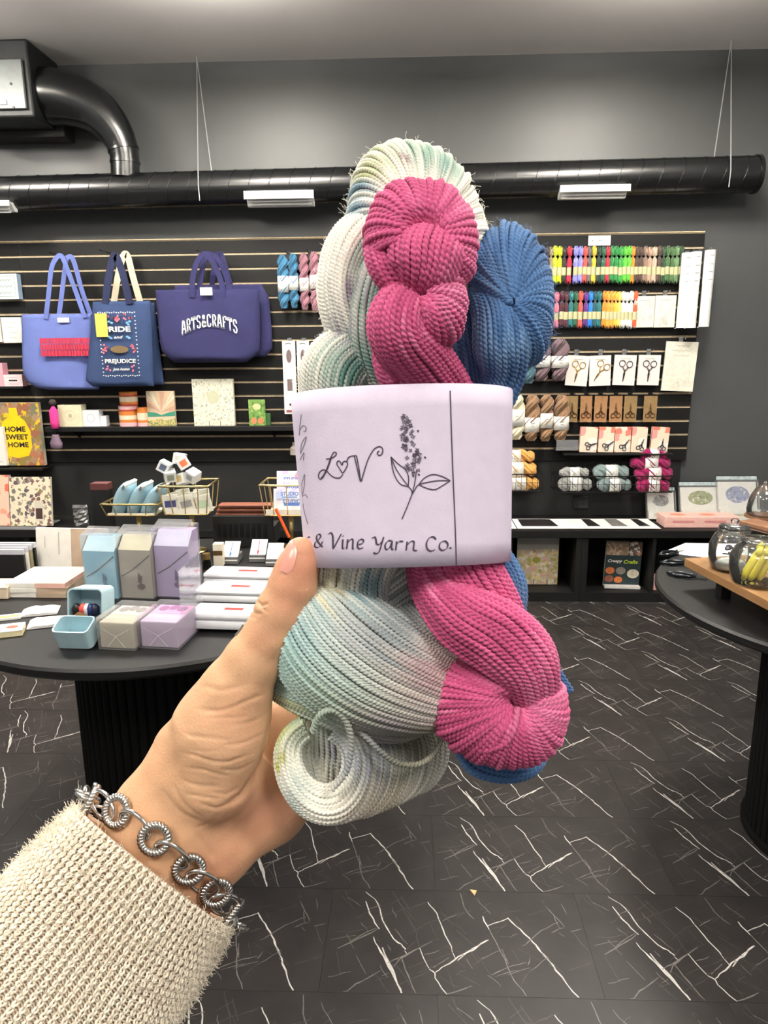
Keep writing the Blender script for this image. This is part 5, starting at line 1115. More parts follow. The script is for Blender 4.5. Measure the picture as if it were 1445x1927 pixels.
ROW1 = [(1030, 'brown'), (1036, 'khaki'), (1044, 'lime'), (1053, 'lime'), (1061, 'darkbrown'), (1071, 'crimson'), (1083, 'periwinkle'), (1092, 'periwinkle'), (1101, 'coral'), (1109, 'grey'), (1117, 'gold'), (1126, 'blackgreen'), (1135, 'bottlegreen'), (1143, 'crimson'), (1151, 'emerald'), (1159, 'emerald'), (1168, 'leafgreen'), (1176, 'springgreen'), (1184, 'springgreen'), (1190, 'orange'), (1198, 'umber'), (1206, 'umber'), (1214, 'taupe'), (1222, 'tan'), (1231, 'beige'), (1240, 'umber'), (1248, 'darkgreen'), (1256, 'olive'), (1265, 'olive'), (1273, 'sage'), (1281, 'darkgreen')]
ROW2 = [(1047, 'pink'), (1057, 'maroon'), (1065, 'maroon'), (1074, 'teal'), (1083, 'bottlegreen'), (1092, 'coral'), (1102, 'purple'), (1111, 'blue'), (1119, 'deepteal'), (1127, 'teal'), (1137, 'orange'), (1144, 'apricot'), (1151, 'apricot'), (1158, 'amber'), (1165, 'butter'), (1172, 'white'), (1179, 'white'), (1187, 'white'), (1195, 'vermilion')]
SP_ = {'darkbrown': 'dark brown', 'blackgreen': 'black green', 'bottlegreen': 'bottle green', 'leafgreen': 'leaf green', 'springgreen': 'spring green', 'darkgreen': 'dark green', 'deepteal': 'deep teal'}
ORD = ['first', 'second', 'third', 'fourth', 'fifth', 'sixth', 'seventh', 'eighth', 'ninth', 'tenth', 'eleventh', 'twelfth', 'thirteenth', 'fourteenth', 'fifteenth', 'sixteenth', 'seventeenth', 'eighteenth', 'nineteenth', 'twentieth', 'twenty first', 'twenty second', 'twenty third', 'twenty fourth', 'twenty fifth', 'twenty sixth', 'twenty seventh', 'twenty eighth', 'twenty ninth', 'thirtieth', 'thirty first']
for (row, va, vb, nm) in ((ROW1, 467, 529, 'upper'), (ROW2, 552, 613, 'lower')):
    for i, (u, c) in enumerate(row):
        x0, z0, x1, z1 = wrect(u-4.6, va+RNG.uniform(-1, 1.5), u+4.6, vb+RNG.uniform(-1.5, 1.5), WY-.045)
        t = thing('floss_skein', f'{SP_.get(c, c)} embroidery floss skein, {ORD[i]} from the held blue yarn in the {nm} row', 'floss', ((x0+x1)/2, WY-.045, (z0+z1)/2), 0, 'embroidery floss skeins in two rows')
        t.scale = ((x1-x0), (x1-x0), (z1-z0))
        if not proto: 
            o1 = fa.build('thread', fband, t, smooth=True); o2 = fb.build('paper_band', fband, t, smooth=True); proto['a'], proto['b'] = o1, o2
        else:
            o1 = proto['a'].copy(); col.objects.link(o1); o1.parent = t; o2 = proto['b'].copy(); col.objects.link(o2); o2.parent = t
        o1.material_slots[0].link = 'OBJECT'; o1.material_slots[0].material = mat('floss '+c, sr(*BR[c]), rough=.45, var=.15, scale=3, sheen=.2)
for (u0, u1, v, nm) in ((1026, 1286, 470, 'upper'), (1040, 1200, 555, 'lower')):
    a, b = onY(u0, v, WY-.03), onY(u1, v, WY-.03); t = thing('display_rail', f'black rail carrying the {nm} row of embroidery floss', 'rail', (a[0], WY-.02, a[2]), 0, 'floss rails')
    MB().tube([(0, 0, 0), (b[0]-a[0], 0, b[2]-a[2])], .004, 6).build('bar', m_wire, t)
    for k in (.1, .5, .9): MB().box((b[0]-a[0])*k-.006, 0, -.02, (b[0]-a[0])*k+.006, .019, .012).build('bracket', m_wire, t)
# -- pattern cards, tubes, scissors, tags
pc = mat('pattern card', sr(236, 232, 214), rough=.6)
def motifs(t, w_, h_, n, mt, sd, y=-.0006, z0=.08, z1=.92, R=(.004, .012)):
    rn = random.Random(sd); mb = MB()
    for k in range(n):
        x, z, r = rn.uniform(-.75, .75)*w_, h_*rn.uniform(z0, z1), rn.uniform(*R); P = [(x+r*(1+.4*math.cos(3*a+k))*math.cos(a), z+r*(1+.4*math.cos(3*a+k))*math.sin(a)) for a in np.linspace(0, 2*math.pi, 14)]; line2(mb, P, .0016, y)
    mb.build('motif_print', mt, t)
for k, (r, lab) in enumerate((((1193, 557, 1231, 616), 'cream stick-on pattern pack beside the vermilion floss'), ((1232, 556, 1271, 616), 'cream stick-on pattern pack beside the white tubes'))):
    t, w_, h_ = slab('pattern_pack', lab, 'pack', r, WY-.05, .012, pc, 'pattern packs'); motifs(t, w_, h_, 12, inkg, 20+k); scribble(t, w_, h_, 1, inkg, .85, .86, 3, .003)
    X, Z = onY((r[0]+r[2])/2, 551, WY)[0], onY(1230, 551, WY)[2]; hook(X, Z, WY-.07, 'chrome peg hook over the pattern pack '+('by the vermilion floss', 'by the white tubes')[k], m_chrome)
for k, (ub_, vb_, ut, vt, lab) in enumerate(((1273, 617, 1293, 476, 'white rolled fabric tube nearest the floss'), (1291, 617, 1311, 474, 'white rolled fabric tube in the middle of three'), (1316, 615, 1337, 471, 'white rolled fabric tube overhanging the slatwall end'))):
    Yt = WY-.10-.03*k; b_, t_ = onY(ub_+8, vb_, Yt), onY(ut, vt, Yt); R = .034; t = thing('fabric_roll', lab, 'fabric roll', tuple(b_), 0, 'fabric rolls in clear bags'); d = t_-b_
    MB().tube([(0, 0, 0), tuple(d*.995)], R*.8, 20).build('roll', mat('white linen', sr(236, 235, 230), rough=.8), t, smooth=True, angle=40)
    MB().tube([tuple(d*.565), tuple(d)], R*.83, 20).build('paper_wrap', mat('bright paper', sr(244, 243, 240), rough=.6), t, smooth=True, angle=40)
    mb = MB(); 
    for q in (.93, .82, .72, .62): line2(mb, [(d[0]*q-.01, d[2]*q), (d[0]*q+.01, d[2]*q)], .005, -R*.845)
    mb.build('lettering', inkg, t)
    MB().box(-R, -R*.2, -.004, -R*.86, R*.2, 0).build('bag_seam', mat('lilac film', sr(196, 196, 226), rough=.2), t)
    hook(onY(ut, vt-6, WY)[0] if k < 2 else X1-.02, t_[2]+.012, Yt, 'chrome peg hook over the fabric roll '+('nearest the floss', 'in the middle', 'at the slatwall end')[k], m_chrome)
t, w_, h_ = slab('pattern_pack', 'large cream pattern pack hanging at the slatwall end', 'pack', (1247, 643, 1307, 736), WY-.05, .012, pc, 'pattern packs', tilt=math.radians(2.5)); motifs(t, w_, h_, 14, mat('pale print', sr(206, 202, 180)), 40, R=(.008, .02)); scribble(t, w_, h_, 3, MATS['pale print'], .72, .92, 3, .004)
hook(onY(1281, 638, WY)[0], onY(1281, 638, WY)[2], WY-.07, 'chrome peg hook over the large pattern pack', m_chrome)
def scissors(t, cx, zc, s_, ang, mt, y=-.003):
    mb = MB(); ca, sa = math.cos(ang), math.sin(ang); R_ = lambda x, z: (cx+s_*(ca*x-sa*z), y, zc+s_*(sa*x+ca*z))
    for sg in (-1, 1):
        mb.tube([R_(sg*.2+.16*math.cos(a), .34+.17*math.sin(a)) for a in np.linspace(0, 2*math.pi, 15)[:-1]], .0022, 6, closed=True); mb.tube([R_(sg*.16, .18), R_(sg*.03, 0), R_(-sg*.03, -.2), R_(-sg*.01, -.62)], [.003, .0035, .003, .0008], 6)
    mb.tube([R_(0, 0), (R_(0, 0)[0], y-.003, R_(0, 0)[2])], .004, 8)
    mb.build('scissors', mt, t, smooth=True)
m_steel, m_goldm = mat('dark steel', sr(92, 84, 88), rough=.3, metal=.9), mat('brass', sr(190, 160, 100), rough=.3, metal=.9)
sccard = mat('blush white card', sr(240, 230, 222), rough=.6, var=.03, scale=8)
for k, (r, ang, mt, lab) in enumerate((((1064, 669, 1105, 726), -.15, m_goldm, 'white card with small brass scissors nearest the plum skeins'), ((1110, 669, 1150, 726), -.55, m_goldm, 'white card with tilted brass scissors'), ((1154, 668, 1195, 725), -.1, m_steel, 'white card with dark scissors beside the tilted brass pair'), ((1200, 668, 1241, 725), -.05, m_steel, 'white card with dark scissors nearest the large pattern pack'))):
    t, w_, h_ = slab('scissor_card', lab, 'scissors card', r, WY-.06, .016, sccard, 'scissors on white cards', tilt=(.06, -.03, .03, .02)[k]); scissors(t, 0, h_*.5, h_*.62, ang, mt); scribble(t, w_, h_, 1, inkg, .86, .87, 3, .003)
    hook(onY((r[0]+r[2])/2, 661, WY)[0], onY(1150, 661, WY)[2], WY-.08, 'chrome peg hook over the scissor card '+('nearest the plum skeins', 'with tilted scissors', 'with dark scissors in the middle', 'nearest the large pattern pack')[k], m_chrome)
kraft = [mat('kraft card', sr(156, 116, 78), rough=.8, var=.12, scale=30), mat('olive kraft card', sr(140, 114, 74), rough=.8, var=.12, scale=30)]
for k, (a, b, c) in enumerate(((1066, 1087, 1), (1092, 1114, 0), (1118, 1142, 0), (1147, 1171, 0), (1174, 1198, 1), (1211, 1236, 1))):
    t, w_, h_ = slab('kraft_tag', f'brown kraft tag with printed scissors, {ORD[k]} from the brown skeins', 'tag', (a, 745, b, 794), WY-.05, .004, kraft[c], 'kraft scissor tags', tilt=random.uniform(-.02, .02)); scissors(t, 0, h_*.42, h_*.5, math.pi, mat('dark bronze', sr(92, 66, 44), rough=.5, metal=.4))
    hook(onY((a+b)/2, 742, WY)[0], onY((a+b)/2, 742, WY)[2], WY-.07, f'black peg hook over the {ORD[k]} kraft tag')
for k, (a, b) in enumerate(((1091, 1123), (1126, 1155), (1157, 1187), (1188, 1217), (1225, 1257))):
    t, w_, h_ = slab('scissor_pouch', f'pink and cream scissor pouch, {ORD[k]} from the brown skeins', 'pouch', (a, 804, b, 851), WY-.10, .03, matspots('pouch print %d' % (k % 3), sr(240, 222, 196), [sr(206, 96, 84), sr(236, 160, 150), sr(250, 240, 226), sr(224, 130, 110)], 16+3*(k % 3), .5), 'pink scissor pouches', tilt=(.03, .02, -.01, .02, .05)[k]); scissors(t, w_*.3, h_*.3, h_*.42, 1.9+k*.3, m_steel)
q = wrect(1060, 850, 1265, 856, WY-.11); tag(MB().box(q[0], WY-.13, q[1], q[2], WY-.001, q[1]+.008).build('slat_shelf', m_black), 'narrow black shelf carrying the pink scissor pouches', 'shelf', 'shelves hung on the slatwall')
q = wrect(1047, 828, 1088, 848, WY-.1); t = thing('clear_tray', 'small clear price holder under the brown skeins', 'holder', ((q[0]+q[2])/2, WY-.05, q[1])); MB().box(-(q[2]-q[0])/2, -.05, 0, (q[2]-q[0])/2, .049, .004).build('base', mat('smoky plastic', sr(120, 118, 116), rough=.2), t); MB().prism([(-.05, .004), (-.052, .004), (-.045, q[3]-q[1]), (-.043, q[3]-q[1])], -(q[2]-q[0])/2, (q[2]-q[0])/2, 'x').build('front', glass(), t)
# -- wire baskets with skeins lying in them
def basket(lab, u0, v0, u1, v1, dep=.16):
    Yb = WY-dep; x0, z0, x1, z1 = wrect(u0, v0, u1, v1, Yb); t = thing('wire_basket', lab, 'basket', ((x0+x1)/2, WY-dep/2-.01, z0), 0, 'black wire baskets'); hx, hy, h = (x1-x0)/2, dep/2, z1-z0
    for z in (0, h): MB().tube([(-hx, -hy, z), (hx, -hy, z), (hx, hy, z), (-hx, hy, z)], .003, 6, closed=True).build('rim', m_wire, t)
    n = max(4, int((x1-x0)/.03))
    for i in range(n+1): x = -hx+2*hx*i/n; MB().tube([(x, -hy, h), (x, -hy, 0), (x, hy, 0), (x, hy, h)], .0016, 5).build('wire', m_wire, t)
    MB().tube([(-hx, -hy, h*.5), (hx, -hy, h*.5)], .0016, 5).build('wire', m_wire, t)
    for s_ in (-1, 1): MB().tube([(s_*hx, hy, h), (s_*hx, hy+.006, h+.06)], .003, 5).build('hanger', m_wire, t)
    return Yb
Yb = basket('black wire basket with golden yellow skeins', 940, 892, 1021, 924)
gold_, gr_, sg_, mg_ = yarnmat('golden yellow', sr(222, 166, 88)), yarnmat('silver grey', sr(156, 156, 152)), yarnmat('sage', sr(130, 148, 146)), yarnmat('raspberry', sr(150, 16, 84))
HB = math.pi/2
for k, (v0, v1, lab) in enumerate(((897, 923, 'golden yellow skein at the bottom of the wire basket'), (868, 898, 'golden yellow skein in the middle of the basket pile'), (846, 872, 'golden yellow skein on top of the basket pile'))): wall_skein(lab, 938-k*6, v0, 1019-k*4, v1, WY-.09+.01*k, gold_, (.3, .62), 'skeins lying in wire baskets', -HB)
basket('black wire basket with grey, sage and raspberry skeins', 1047, 896, 1264, 926)
for (u0, v0, u1, v1, c, lab) in ((1045, 898, 1118, 924, gr_, 'silver grey skein at the bottom of the wide basket'), (1048, 879, 1112, 900, gr_, 'silver grey skein lying on another grey one'), (1118, 899, 1192, 925, sg_, 'sage skein at the bottom of the wide basket'), (1110, 874, 1188, 902, sg_, 'sage skein lying on another sage one'), (1192, 901, 1264, 927, mg_, 'raspberry skein at the bottom of the wide basket'), (1188, 876, 1270, 905, mg_, 'raspberry skein in the lower middle of the pile'), (1180, 858, 1266, 884, mg_, 'raspberry skein in the upper middle of the pile'), (1200, 844, 1259, 866, mg_, 'raspberry skein on top of the pile')):
    wall_skein(lab, u0, v0, u1, v1, WY-.09-.012*(v0 > 890), c, (.36, .64), 'skeins lying in wire baskets', -HB)
q = wrect(1078, 934, 1108, 958, WY); t = thing('wall_socket', 'small black power socket on the panel under the wide basket', 'socket', ((q[0]+q[2])/2, WY+.016, q[1])); MB().box(-(q[2]-q[0])/2, -.012, 0, (q[2]-q[0])/2, 0, q[3]-q[1], bev=.003).build('plate', mat('black gloss plastic', sr(16, 16, 17), rough=.25), t)
for s_ in (-1, 1): MB().box(s_*.02-.012, -.015, .025, s_*.02+.012, -.0121, .055, bev=.002).build('outlet', MATS['black gloss plastic'], t)
# ------------------------------------------------------------------ low counter along the wall
CYF = 3.93; CT = onY(1020, 998, CYF)[2]; CB = onY(1020, 1012, CYF)[2]; XD = onY(1094, 1060, CYF)[0]; UW = .80
m_cab = mat('black cabinet board', sr(21, 21, 20), rough=.55, spec=.3, var=.12, scale=10)
tag(MB().box(-3.4, CYF-.01, CB, 2.7, WALL-.014, CT, bev=.002).build('worktop', m_cab), 'long black worktop of the low counter along the back wall', 'worktop')
names = {0: 'holding the autumn crafts book', -1: 'holding the pale flower book', 1: 'behind the jar table', -2: 'behind the held skeins', -3: 'behind the white tins table', -4: 'at the floral notebook end'}
for k in range(-4, 2):
    a = XD+k*UW; t = thing('cube_cabinet', 'black open cube cabinet under the counter '+names[k], 'cabinet', (a+UW/2, (CYF+WALL-.014)/2, 0), 0, 'open cube cabinets'); hd = (WALL-.014-CYF)/2; th_ = .034
    MB().box(-UW/2+.0005, -hd, .001, UW/2-.0005, hd, .055).build('plinth', m_cab, t); MB().box(-UW/2+.0005, hd-.008, .056, UW/2-.0005, hd, CB-.0005).build('back_panel', mat('dark back board', sr(12, 12, 12), rough=.7), t)
    for x0, x1 in ((-UW/2+.0005, -UW/2+th_), (-.009, .009), (UW/2-th_, UW/2-.0005)): MB().box(x0, -hd, .0555, x1, hd-.0085, CB-.0005).build('divider', m_cab, t)
def cover_text(t, mb, s_, x, z, w_, h_, mt, nm='title_print', **k): print_text(mb, s_, x, -.0012, z, w_, h_, **k); mb.build(nm, mt, t)
t, w_, h_ = slab('book', 'pale flower garden cover book standing in the open cabinet', 'book', (972, 1016, 1050, 1112), CYF+.14, .02, matspots('garden cover', sr(196, 188, 164), [sr(226, 218, 196), sr(206, 176, 120), sr(214, 170, 160), sr(170, 160, 90), sr(226, 206, 150)], 48, .6), part='cover', back=MATS['page edge'])
mb = MB(); flat(mb, [(-w_, h_*.68), (w_, h_*.70), (w_, h_), (-w_, h_)], -.0006); mb.build('sky_print', mat('grey sky print', sr(160, 158, 148)), t)
mb = MB(); flat(mb, ell(-w_*.06, h_*.48, w_*.2, h_*.06, 12), -.0007); mb.build('leaf_print', mat('moss print', sr(150, 146, 56)), t)
for s_ in (-.15, .5): MB().tube([(s_*w_, -.004, h_*.1), (s_*w_, -.006, .0), (s_*w_, .012, -.002)], .002, 5).build('easel_prong', m_wire, t)
t.location.z = .0575; 
t, w_, h_ = slab('book', 'dark teal autumn crafts book with pumpkins standing in the open cabinet', 'book', (1137, 1028, 1204, 1113), CYF+.10, .022, mat('dark teal cover', sr(40, 56, 58)), part='cover', back=MATS['page edge'], tilt=math.radians(1.5))
mb = MB(); flat(mb, [(-w_, h_*.7), (w_*.26, h_*.7), (w_*.26, h_), (-w_, h_)], -.0006); mb.build('photo_print', matspots('autumn photo', sr(140, 116, 96), [sr(166, 146, 120), sr(110, 96, 66), sr(190, 160, 130)], 60, .5), t)
mb = MB(); flat(mb, [(w_*.3, h_*.7), (w_, h_*.7), (w_, h_), (w_*.3, h_)], -.0006); mb.build('photo_print', matspots('autumn photo b', sr(90, 70, 60), [sr(186, 130, 90), sr(120, 90, 70), sr(210, 206, 200)], 50, .5), t)
mb = MB(); cover_text(t, mb, 'Creepy', -w_*.46, h_*.565, w_*.82, h_*.085, mat('ivory print', sr(226, 226, 214)), shear=.25, bold=.03); mb = MB(); cover_text(t, mb, 'Crafts', w_*.42, h_*.56, w_*.8, h_*.08, mat('lime print', sr(196, 214, 60)), nm='second_title_print', shear=.25, bold=.03)
for (a, b, c, r) in ((-.7, .36, (206, 116, 60), .26), (-.1, .36, (150, 140, 130), .28), (.6, .3, (232, 220, 196), .34), (-.72, .18, (140, 84, 66), .26), (-.2, .16, (206, 180, 140), .24)):
    mb = MB(); flat(mb, ell(a*w_, b*h_, r*w_, r*w_*.8, 14), -.0008-.0001*abs(a)); mb.build('pumpkin_print', mat('pumpkin %d' % c[0], sr(*c), var=.2, scale=60), t)
MB().box(-w_*1.02, -.035, -.0, w_*.98, -.0012, h_*.055).build('stand', mat('white acrylic', sr(214, 210, 204), rough=.2), t)
t.location.z = .0575
t, w_, h_ = slab('gift_box', 'small pale pink box on the cabinet floor beyond the autumn crafts book', 'box', (1229, 1098, 1250, 1121), CYF+.05, .08, mat('pale pink card', sr(222, 170, 166))); t.location.z = .0565
# -- magazines laid along the worktop
mags = [(918, 972, 'white magazine half hidden by the lilac band'), (974, 1064, 'white magazine with a wide dark photo on the worktop'), (1062, 1096, 'white leaflet between two magazines'), (1092, 1146, 'white magazine with a small dark photo and red patch'), (1140, 1196, 'white magazine with a grey square photo'), (1190, 1244, 'white magazine nearest the pink boxes')]
dk = mat('dark photo print', sr(40, 36, 36), rough=.35, var=.4, scale=30)
for k, (a, b, lab) in enumerate(mags):
    z = CT+.0006+.0016*k; p0, p1 = onZ(a, 995, z), onZ(b, 995, z); q0 = onZ(a-(14 if k else 20), 968, z); dx = q0[0]-p0[0]; y0 = max(p0[1], CYF+.002); dy = .24; wv = p1[0]-p0[0]
    t = thing('magazine', lab, 'magazine', (p0[0]+wv/2, y0, z), 0, 'magazines on the worktop'); sh = -.02*k*0
    MB().box(-wv/2, 0, 0, wv/2, dy, .0014).build('cover', paper, t)
    if k != 2:
        c = [(.12, .9), (.12, .9), 0, (.35, .8), (.3, .85), (.35, .75)][k]; mb = MB().add([(-wv/2+wv*c[0], .055, .0016), (-wv/2+wv*c[1], .055, .0016), (-wv/2+wv*c[1]-.02, .23, .0016), (-wv/2+wv*c[0]-.0, .23, .0016)], [(0, 1, 2, 3)]); mb.build('photo_print', dk if k != 4 else mat('grey photo print', sr(110, 106, 102), var=.3), t)
# -- pink boxes and bagged kits
z = CT; p0, p1 = onZ(1250, 993, z), onZ(1385, 990, z); t = thing('gift_box', 'long pale pink kit box with two orange motifs on the worktop', 'box', ((p0[0]+p1[0])/2, max(p0[1], CYF+.01)+.07, z)); w_ = (p1[0]-p0[0])/2
MB().box(-w_, -.07, .0005, w_, .07, .06, bev=.002).build('box', mat('shell pink card', sr(236, 188, 176)), t)
mb = MB()
for s_ in (-.55, .25): mb.lathe([(0, .0606), (.045, .0606)], c=(s_*w_, .0, 0), n=14, sy=.6)
mb.build('motif_print', mat('salmon print', sr(232, 138, 108)), t)
mb = MB()
for s_ in (-.5, .35): line2(mb, [(s_*w_-.06, .035), (s_*w_+.06, .035)], .012, -.0712); 
mb.build('lettering', mat('rose print', sr(214, 140, 136)), t)
film = glass()
for k, (a, b, v0, v1, lab, mc) in enumerate(((1222, 1272, 922, 972, 'bagged embroidery kit beside the raspberry skeins', (150, 150, 150)), (1286, 1362, 912, 966, 'bagged embroidery kit with a green wreath on the worktop', (150, 158, 110)), (1359, 1432, 901, 966, 'bagged embroidery kit with a blue grey wreath on the worktop', (150, 156, 186)))):
    Yk = WY-.12-.035*k; x0, z0, x1, z1 = wrect(a, v0, b, v1, Yk); t = thing('embroidery_kit', lab, 'kit', ((x0+x1)/2, Yk, CT+.002), 0, 'bagged embroidery kits'); t.rotation_euler = (math.radians(-20), 0, 0); w_, h_ = (x1-x0)/2, z1-CT-.01
    MB().box(-w_, 0, 0.002, w_, .012, h_*.96).build('card', mat('kit card', sr(236, 234, 222)), t); mb = MB(); zc = h_*.66; flat(mb, ell(0, zc, w_*.62, h_*.2, 20), -.0006); mb.build('wreath_print', matspots('wreath %d' % k, sr(*mc), [sr(mc[0]-40, mc[1]-40, mc[2]-40), sr(226, 222, 206), sr(mc[0]-20, mc[1]-10, mc[2]-50)], 60, .4), t)
    MB().box(-w_, -.016, .002, w_, -.001, h_*.3).build('folded_linen', mat('kit linen', sr(234, 232, 220)), t)
    mb = MB(); line2(mb, [(-w_*.6, h_*.17), (w_*.6, h_*.17)], .012, -.0165); mb.build('lettering', mat('olive print', sr(190, 190, 150)), t)
    MB().box(-w_-.006, -.02, 0.001, w_+.006, .018, h_).build('clear_bag', film, t); MB().box(-w_-.006, -.006, h_, w_+.006, .006, h_+.022, bev=.003).build('bag_top', mat('crumpled film', sr(170, 184, 184), rough=.15, var=.3, scale=50), t)
# -- floral notebooks and tray at the far end
t = thing('display_tray', 'grey acrylic book tray on the worktop under the notebooks', 'tray', (onZ(50, 985, CT)[0], CYF+.13, CT+.0005)); MB().box(-.34, -.13, 0, .17, .1, .006, bev=.002).build('base', mat('grey acrylic', sr(150, 150, 150), rough=.2), t); MB().prism([(-.13, .006), (-.128, .006), (-.128, .02), (-.13, .02)], -.34, .17, 'x').build('lip', MATS['grey acrylic'], t)
def leaning(name, lab, cat, r, Y, d, mt, tilt=10, **k):
    t, w_, h_ = slab(name, lab, cat, r, Y, d, mt, **k); t.rotation_euler = (math.radians(-tilt), 0, 0); return t, w_, h_
t, w_, h_ = leaning('notebook', 'cream notebook patterned with flowers and moths on the tray', 'notebook', (14, 893, 92, 984), CYF+.05, .02, matspots('moth cover', sr(226, 216, 188), [sr(120, 84, 78), sr(110, 104, 96), sr(150, 130, 120), sr(130, 120, 74), sr(90, 76, 84)], 34, .44), 8, part='cover', back=MATS['page edge'])
t.location.z = CT+.012
mb = MB(); flat(mb, [(w_*.2, h_*.1), (w_*.62, h_*.1), (w_*.62, h_*.5), (w_*.2, h_*.5)], -.0006); mb.build('title_panel', mat('pale panel', sr(206, 200, 180)), t); mb = MB(); flat(mb, [(w_*.25, h_*.14), (w_*.57, h_*.14), (w_*.57, h_*.36), (w_*.25, h_*.36)], -.0009); mb.build('dark_motif', mat('dark motif', sr(66, 46, 42)), t)
t, w_, h_ = leaning('notebook', 'peach notebook with coral flowers cut off at the picture edge', 'notebook', (-62, 892, 13, 986), CYF+.055, .03, matspots('peach cover', sr(240, 196, 170), [sr(226, 110, 84), sr(206, 130, 120), sr(240, 160, 130)], 18, .35), 8, part='cover', back=mat('mauve spine', sr(176, 150, 180)))
t.location.z = CT+.012
t = thing('silver_pouch', 'crinkled silver foil pouch standing on the worktop', 'pouch', tuple(onZ(151, 977, CT))); t.location.y = 4.06; t.location.x = onY(151, 960, 4.06)[0]; t.location.z = CT
V = []; 
for i in range(9):
    for j in range(12):
        a = 2*math.pi*j/12; z = .12*i/8; k_ = 1-.75*max(0, (i-4)/4.); V.append((.045*math.cos(a)*(1+.05*math.sin(i*3+j)), .022*k_*math.sin(a)*(1+.3*math.sin(i*2+j*1.7)), z+.0005))
MB().add(V, [(i*12+j, i*12+(j+1) % 12, (i+1)*12+(j+1) % 12, (i+1)*12+j) for i in range(8) for j in range(12)]+[list(range(11, -1, -1)), list(range(96, 108))]).build('foil', mat('silver foil', sr(170, 170, 168), rough=.25, metal=.8, var=.3, scale=60), t)
MB().box(-.04, -.02, .1, .04, .02, .108, bev=.002).build('seal', MATS['silver foil'], t)

# ------------------------------------------------------------------ round tables
m_top = mat('black table top', sr(17, 17, 17), rough=.5, var=.08, scale=6); m_ped = mat('black fluted pedestal', sr(9, 9, 9), rough=.7, spec=.2)
TZ = .75
def table(lab, cx, cy, R, PR):
    t = thing('round_table', lab, 'table', (cx, cy, 0), 0, 'round black tables')
    MB().lathe([(0, TZ-.03), (R-.012, TZ-.03), (R, TZ-.02), (R, TZ-.006), (R-.006, TZ), (0, TZ)], n=96).build('table_top', m_top, t, smooth=True, angle=30)
    MB().lathe([(PR*.97, .001), (PR*.97, TZ-.0305)], n=48).build('pedestal', m_ped, t, smooth=True, angle=30)
    n = 64; fl_ = None
    for k in range(n):                                   # flutes of the pedestal
        a = 2*math.pi*k/n
        if fl_ is None: fl_ = MB().lathe([(.0115, .02), (.0115, TZ-.032)], n=8, a0=-math.pi/2, a1=math.pi/2); fl_.add([(0, 0, 0)], []); o = fl_.build('flute', m_ped, t, smooth=True); fl_ = o
        else: o = fl_.copy(); col.objects.link(o); o.parent = t
        o.location = (PR*.965*math.cos(a), PR*.965*math.sin(a), 0); o.rotation_euler = (0, 0, a)
    MB().lathe([(PR+.012, .0005), (PR+.012, .018), (PR*.9, .02)], n=48).build('foot_ring', m_ped, t, smooth=True, angle=30)
table('round black table loaded with boxed kits, white tins and books', -.70, 1.95, .555, .27)
table('round black table carrying the wooden riser with glass jars', 1.26, 1.90, .56, .25)
def T(u, v, z=TZ): return onZ(u, v, z)
def ats(name, lab, cat, u, vb, group=None, rz=0., z=TZ):
    p = T(u, vb, z); t = thing(name, lab, cat, (p[0], p[1], z+.0008), rz, group); s_ = float(np.dot(p-CAM, AF))/F; return t, s_, p
def hgt(p, u, vtop): return onY(u, vtop, p[1])[2]-TZ
# -- pale blue tin standing open
t, s_, p = ats('hinged_tin', 'pale blue hinged tin standing open with sewing notions inside', 'tin', 143, 1222, rz=math.radians(-3)); m_bt, m_bi = mat('pale blue enamel', sr(176, 206, 214), rough=.3), mat('tin inside', sr(150, 160, 164), rough=.35)
w_ = 37*s_
def tray(mb, w_, d, h, th_=.003, r=.012, n=5):         # open tray, mouth up, rounded corners
    def loop(w2, d2, z, r2):
        L = []
        for cx_, cy_, a0_ in ((w2-r2, d2-r2, 0), (-w2+r2, d2-r2, 90), (-w2+r2, -d2+r2, 180), (w2-r2, -d2+r2, 270)):
            for i in range(n): a = math.radians(a0_+90*i/(n-1)); L.append((cx_+r2*math.cos(a), cy_+r2*math.sin(a), z))
        return L
    k = 4*n; loops = [loop(w_, d, 0, r), loop(w_, d, h, r), loop(w_-th_, d-th_, h, r-th_*.5), loop(w_-th_, d-th_, th_, r-th_*.5)]; V = sum(loops, [])
    f = [list(range(k-1, -1, -1)), list(range(3*k, 4*k))]+[(q*k+i, q*k+(i+1) % k, (q+1)*k+(i+1) % k, (q+1)*k+i) for q in range(3) for i in range(k)]; return mb.add(V, f)
h1 = hgt(p, 145, 1090)
o = tray(MB(), w_*.95, w_*.62, .05).build('lid', m_bt, t, smooth=True, angle=35); o.location = (-.003, w_*.55, .012); o.rotation_euler = (math.radians(22), 0, 0)
o = tray(MB(), w_*.95, w_*1.2, .06).build('base_tray', m_bt, t, smooth=True, angle=35); o.rotation_euler = (math.radians(80), 0, 0); o.location = (.004, w_*1.62+.035, w_*1.2+.008)
o = MB().tube([(-w_*.6, w_*1.2, .045), (w_*.6, w_*1.2, .045)], .003, 8).build('hinge', m_chrome, t)
nt_ = MB().lathe([(0, 0), (w_*.42, .002), (w_*.45, .012), (w_*.3, .02), (0, .022)], n=16, sy=.5).build('pincushion', mat('brown felt', sr(130, 96, 60), rough=.9), t, smooth=True); nt_.location = (-w_*.2, w_*1.22, .05)
for k, (dx, c) in enumerate(((-.45, (30, 26, 26)), (-.1, (226, 84, 76)), (.12, (230, 226, 220)), (.3, (36, 48, 110)), (.52, (24, 28, 52)))): o = MB().lathe([(0, 0), (.010, 0), (.011, .018), (.004, .026), (0, .026)], n=10).build('notion', mat('notion %d' % c[0], sr(*c), rough=.4), t, smooth=True); o.location = (dx*w_, w_*1.3, .062)
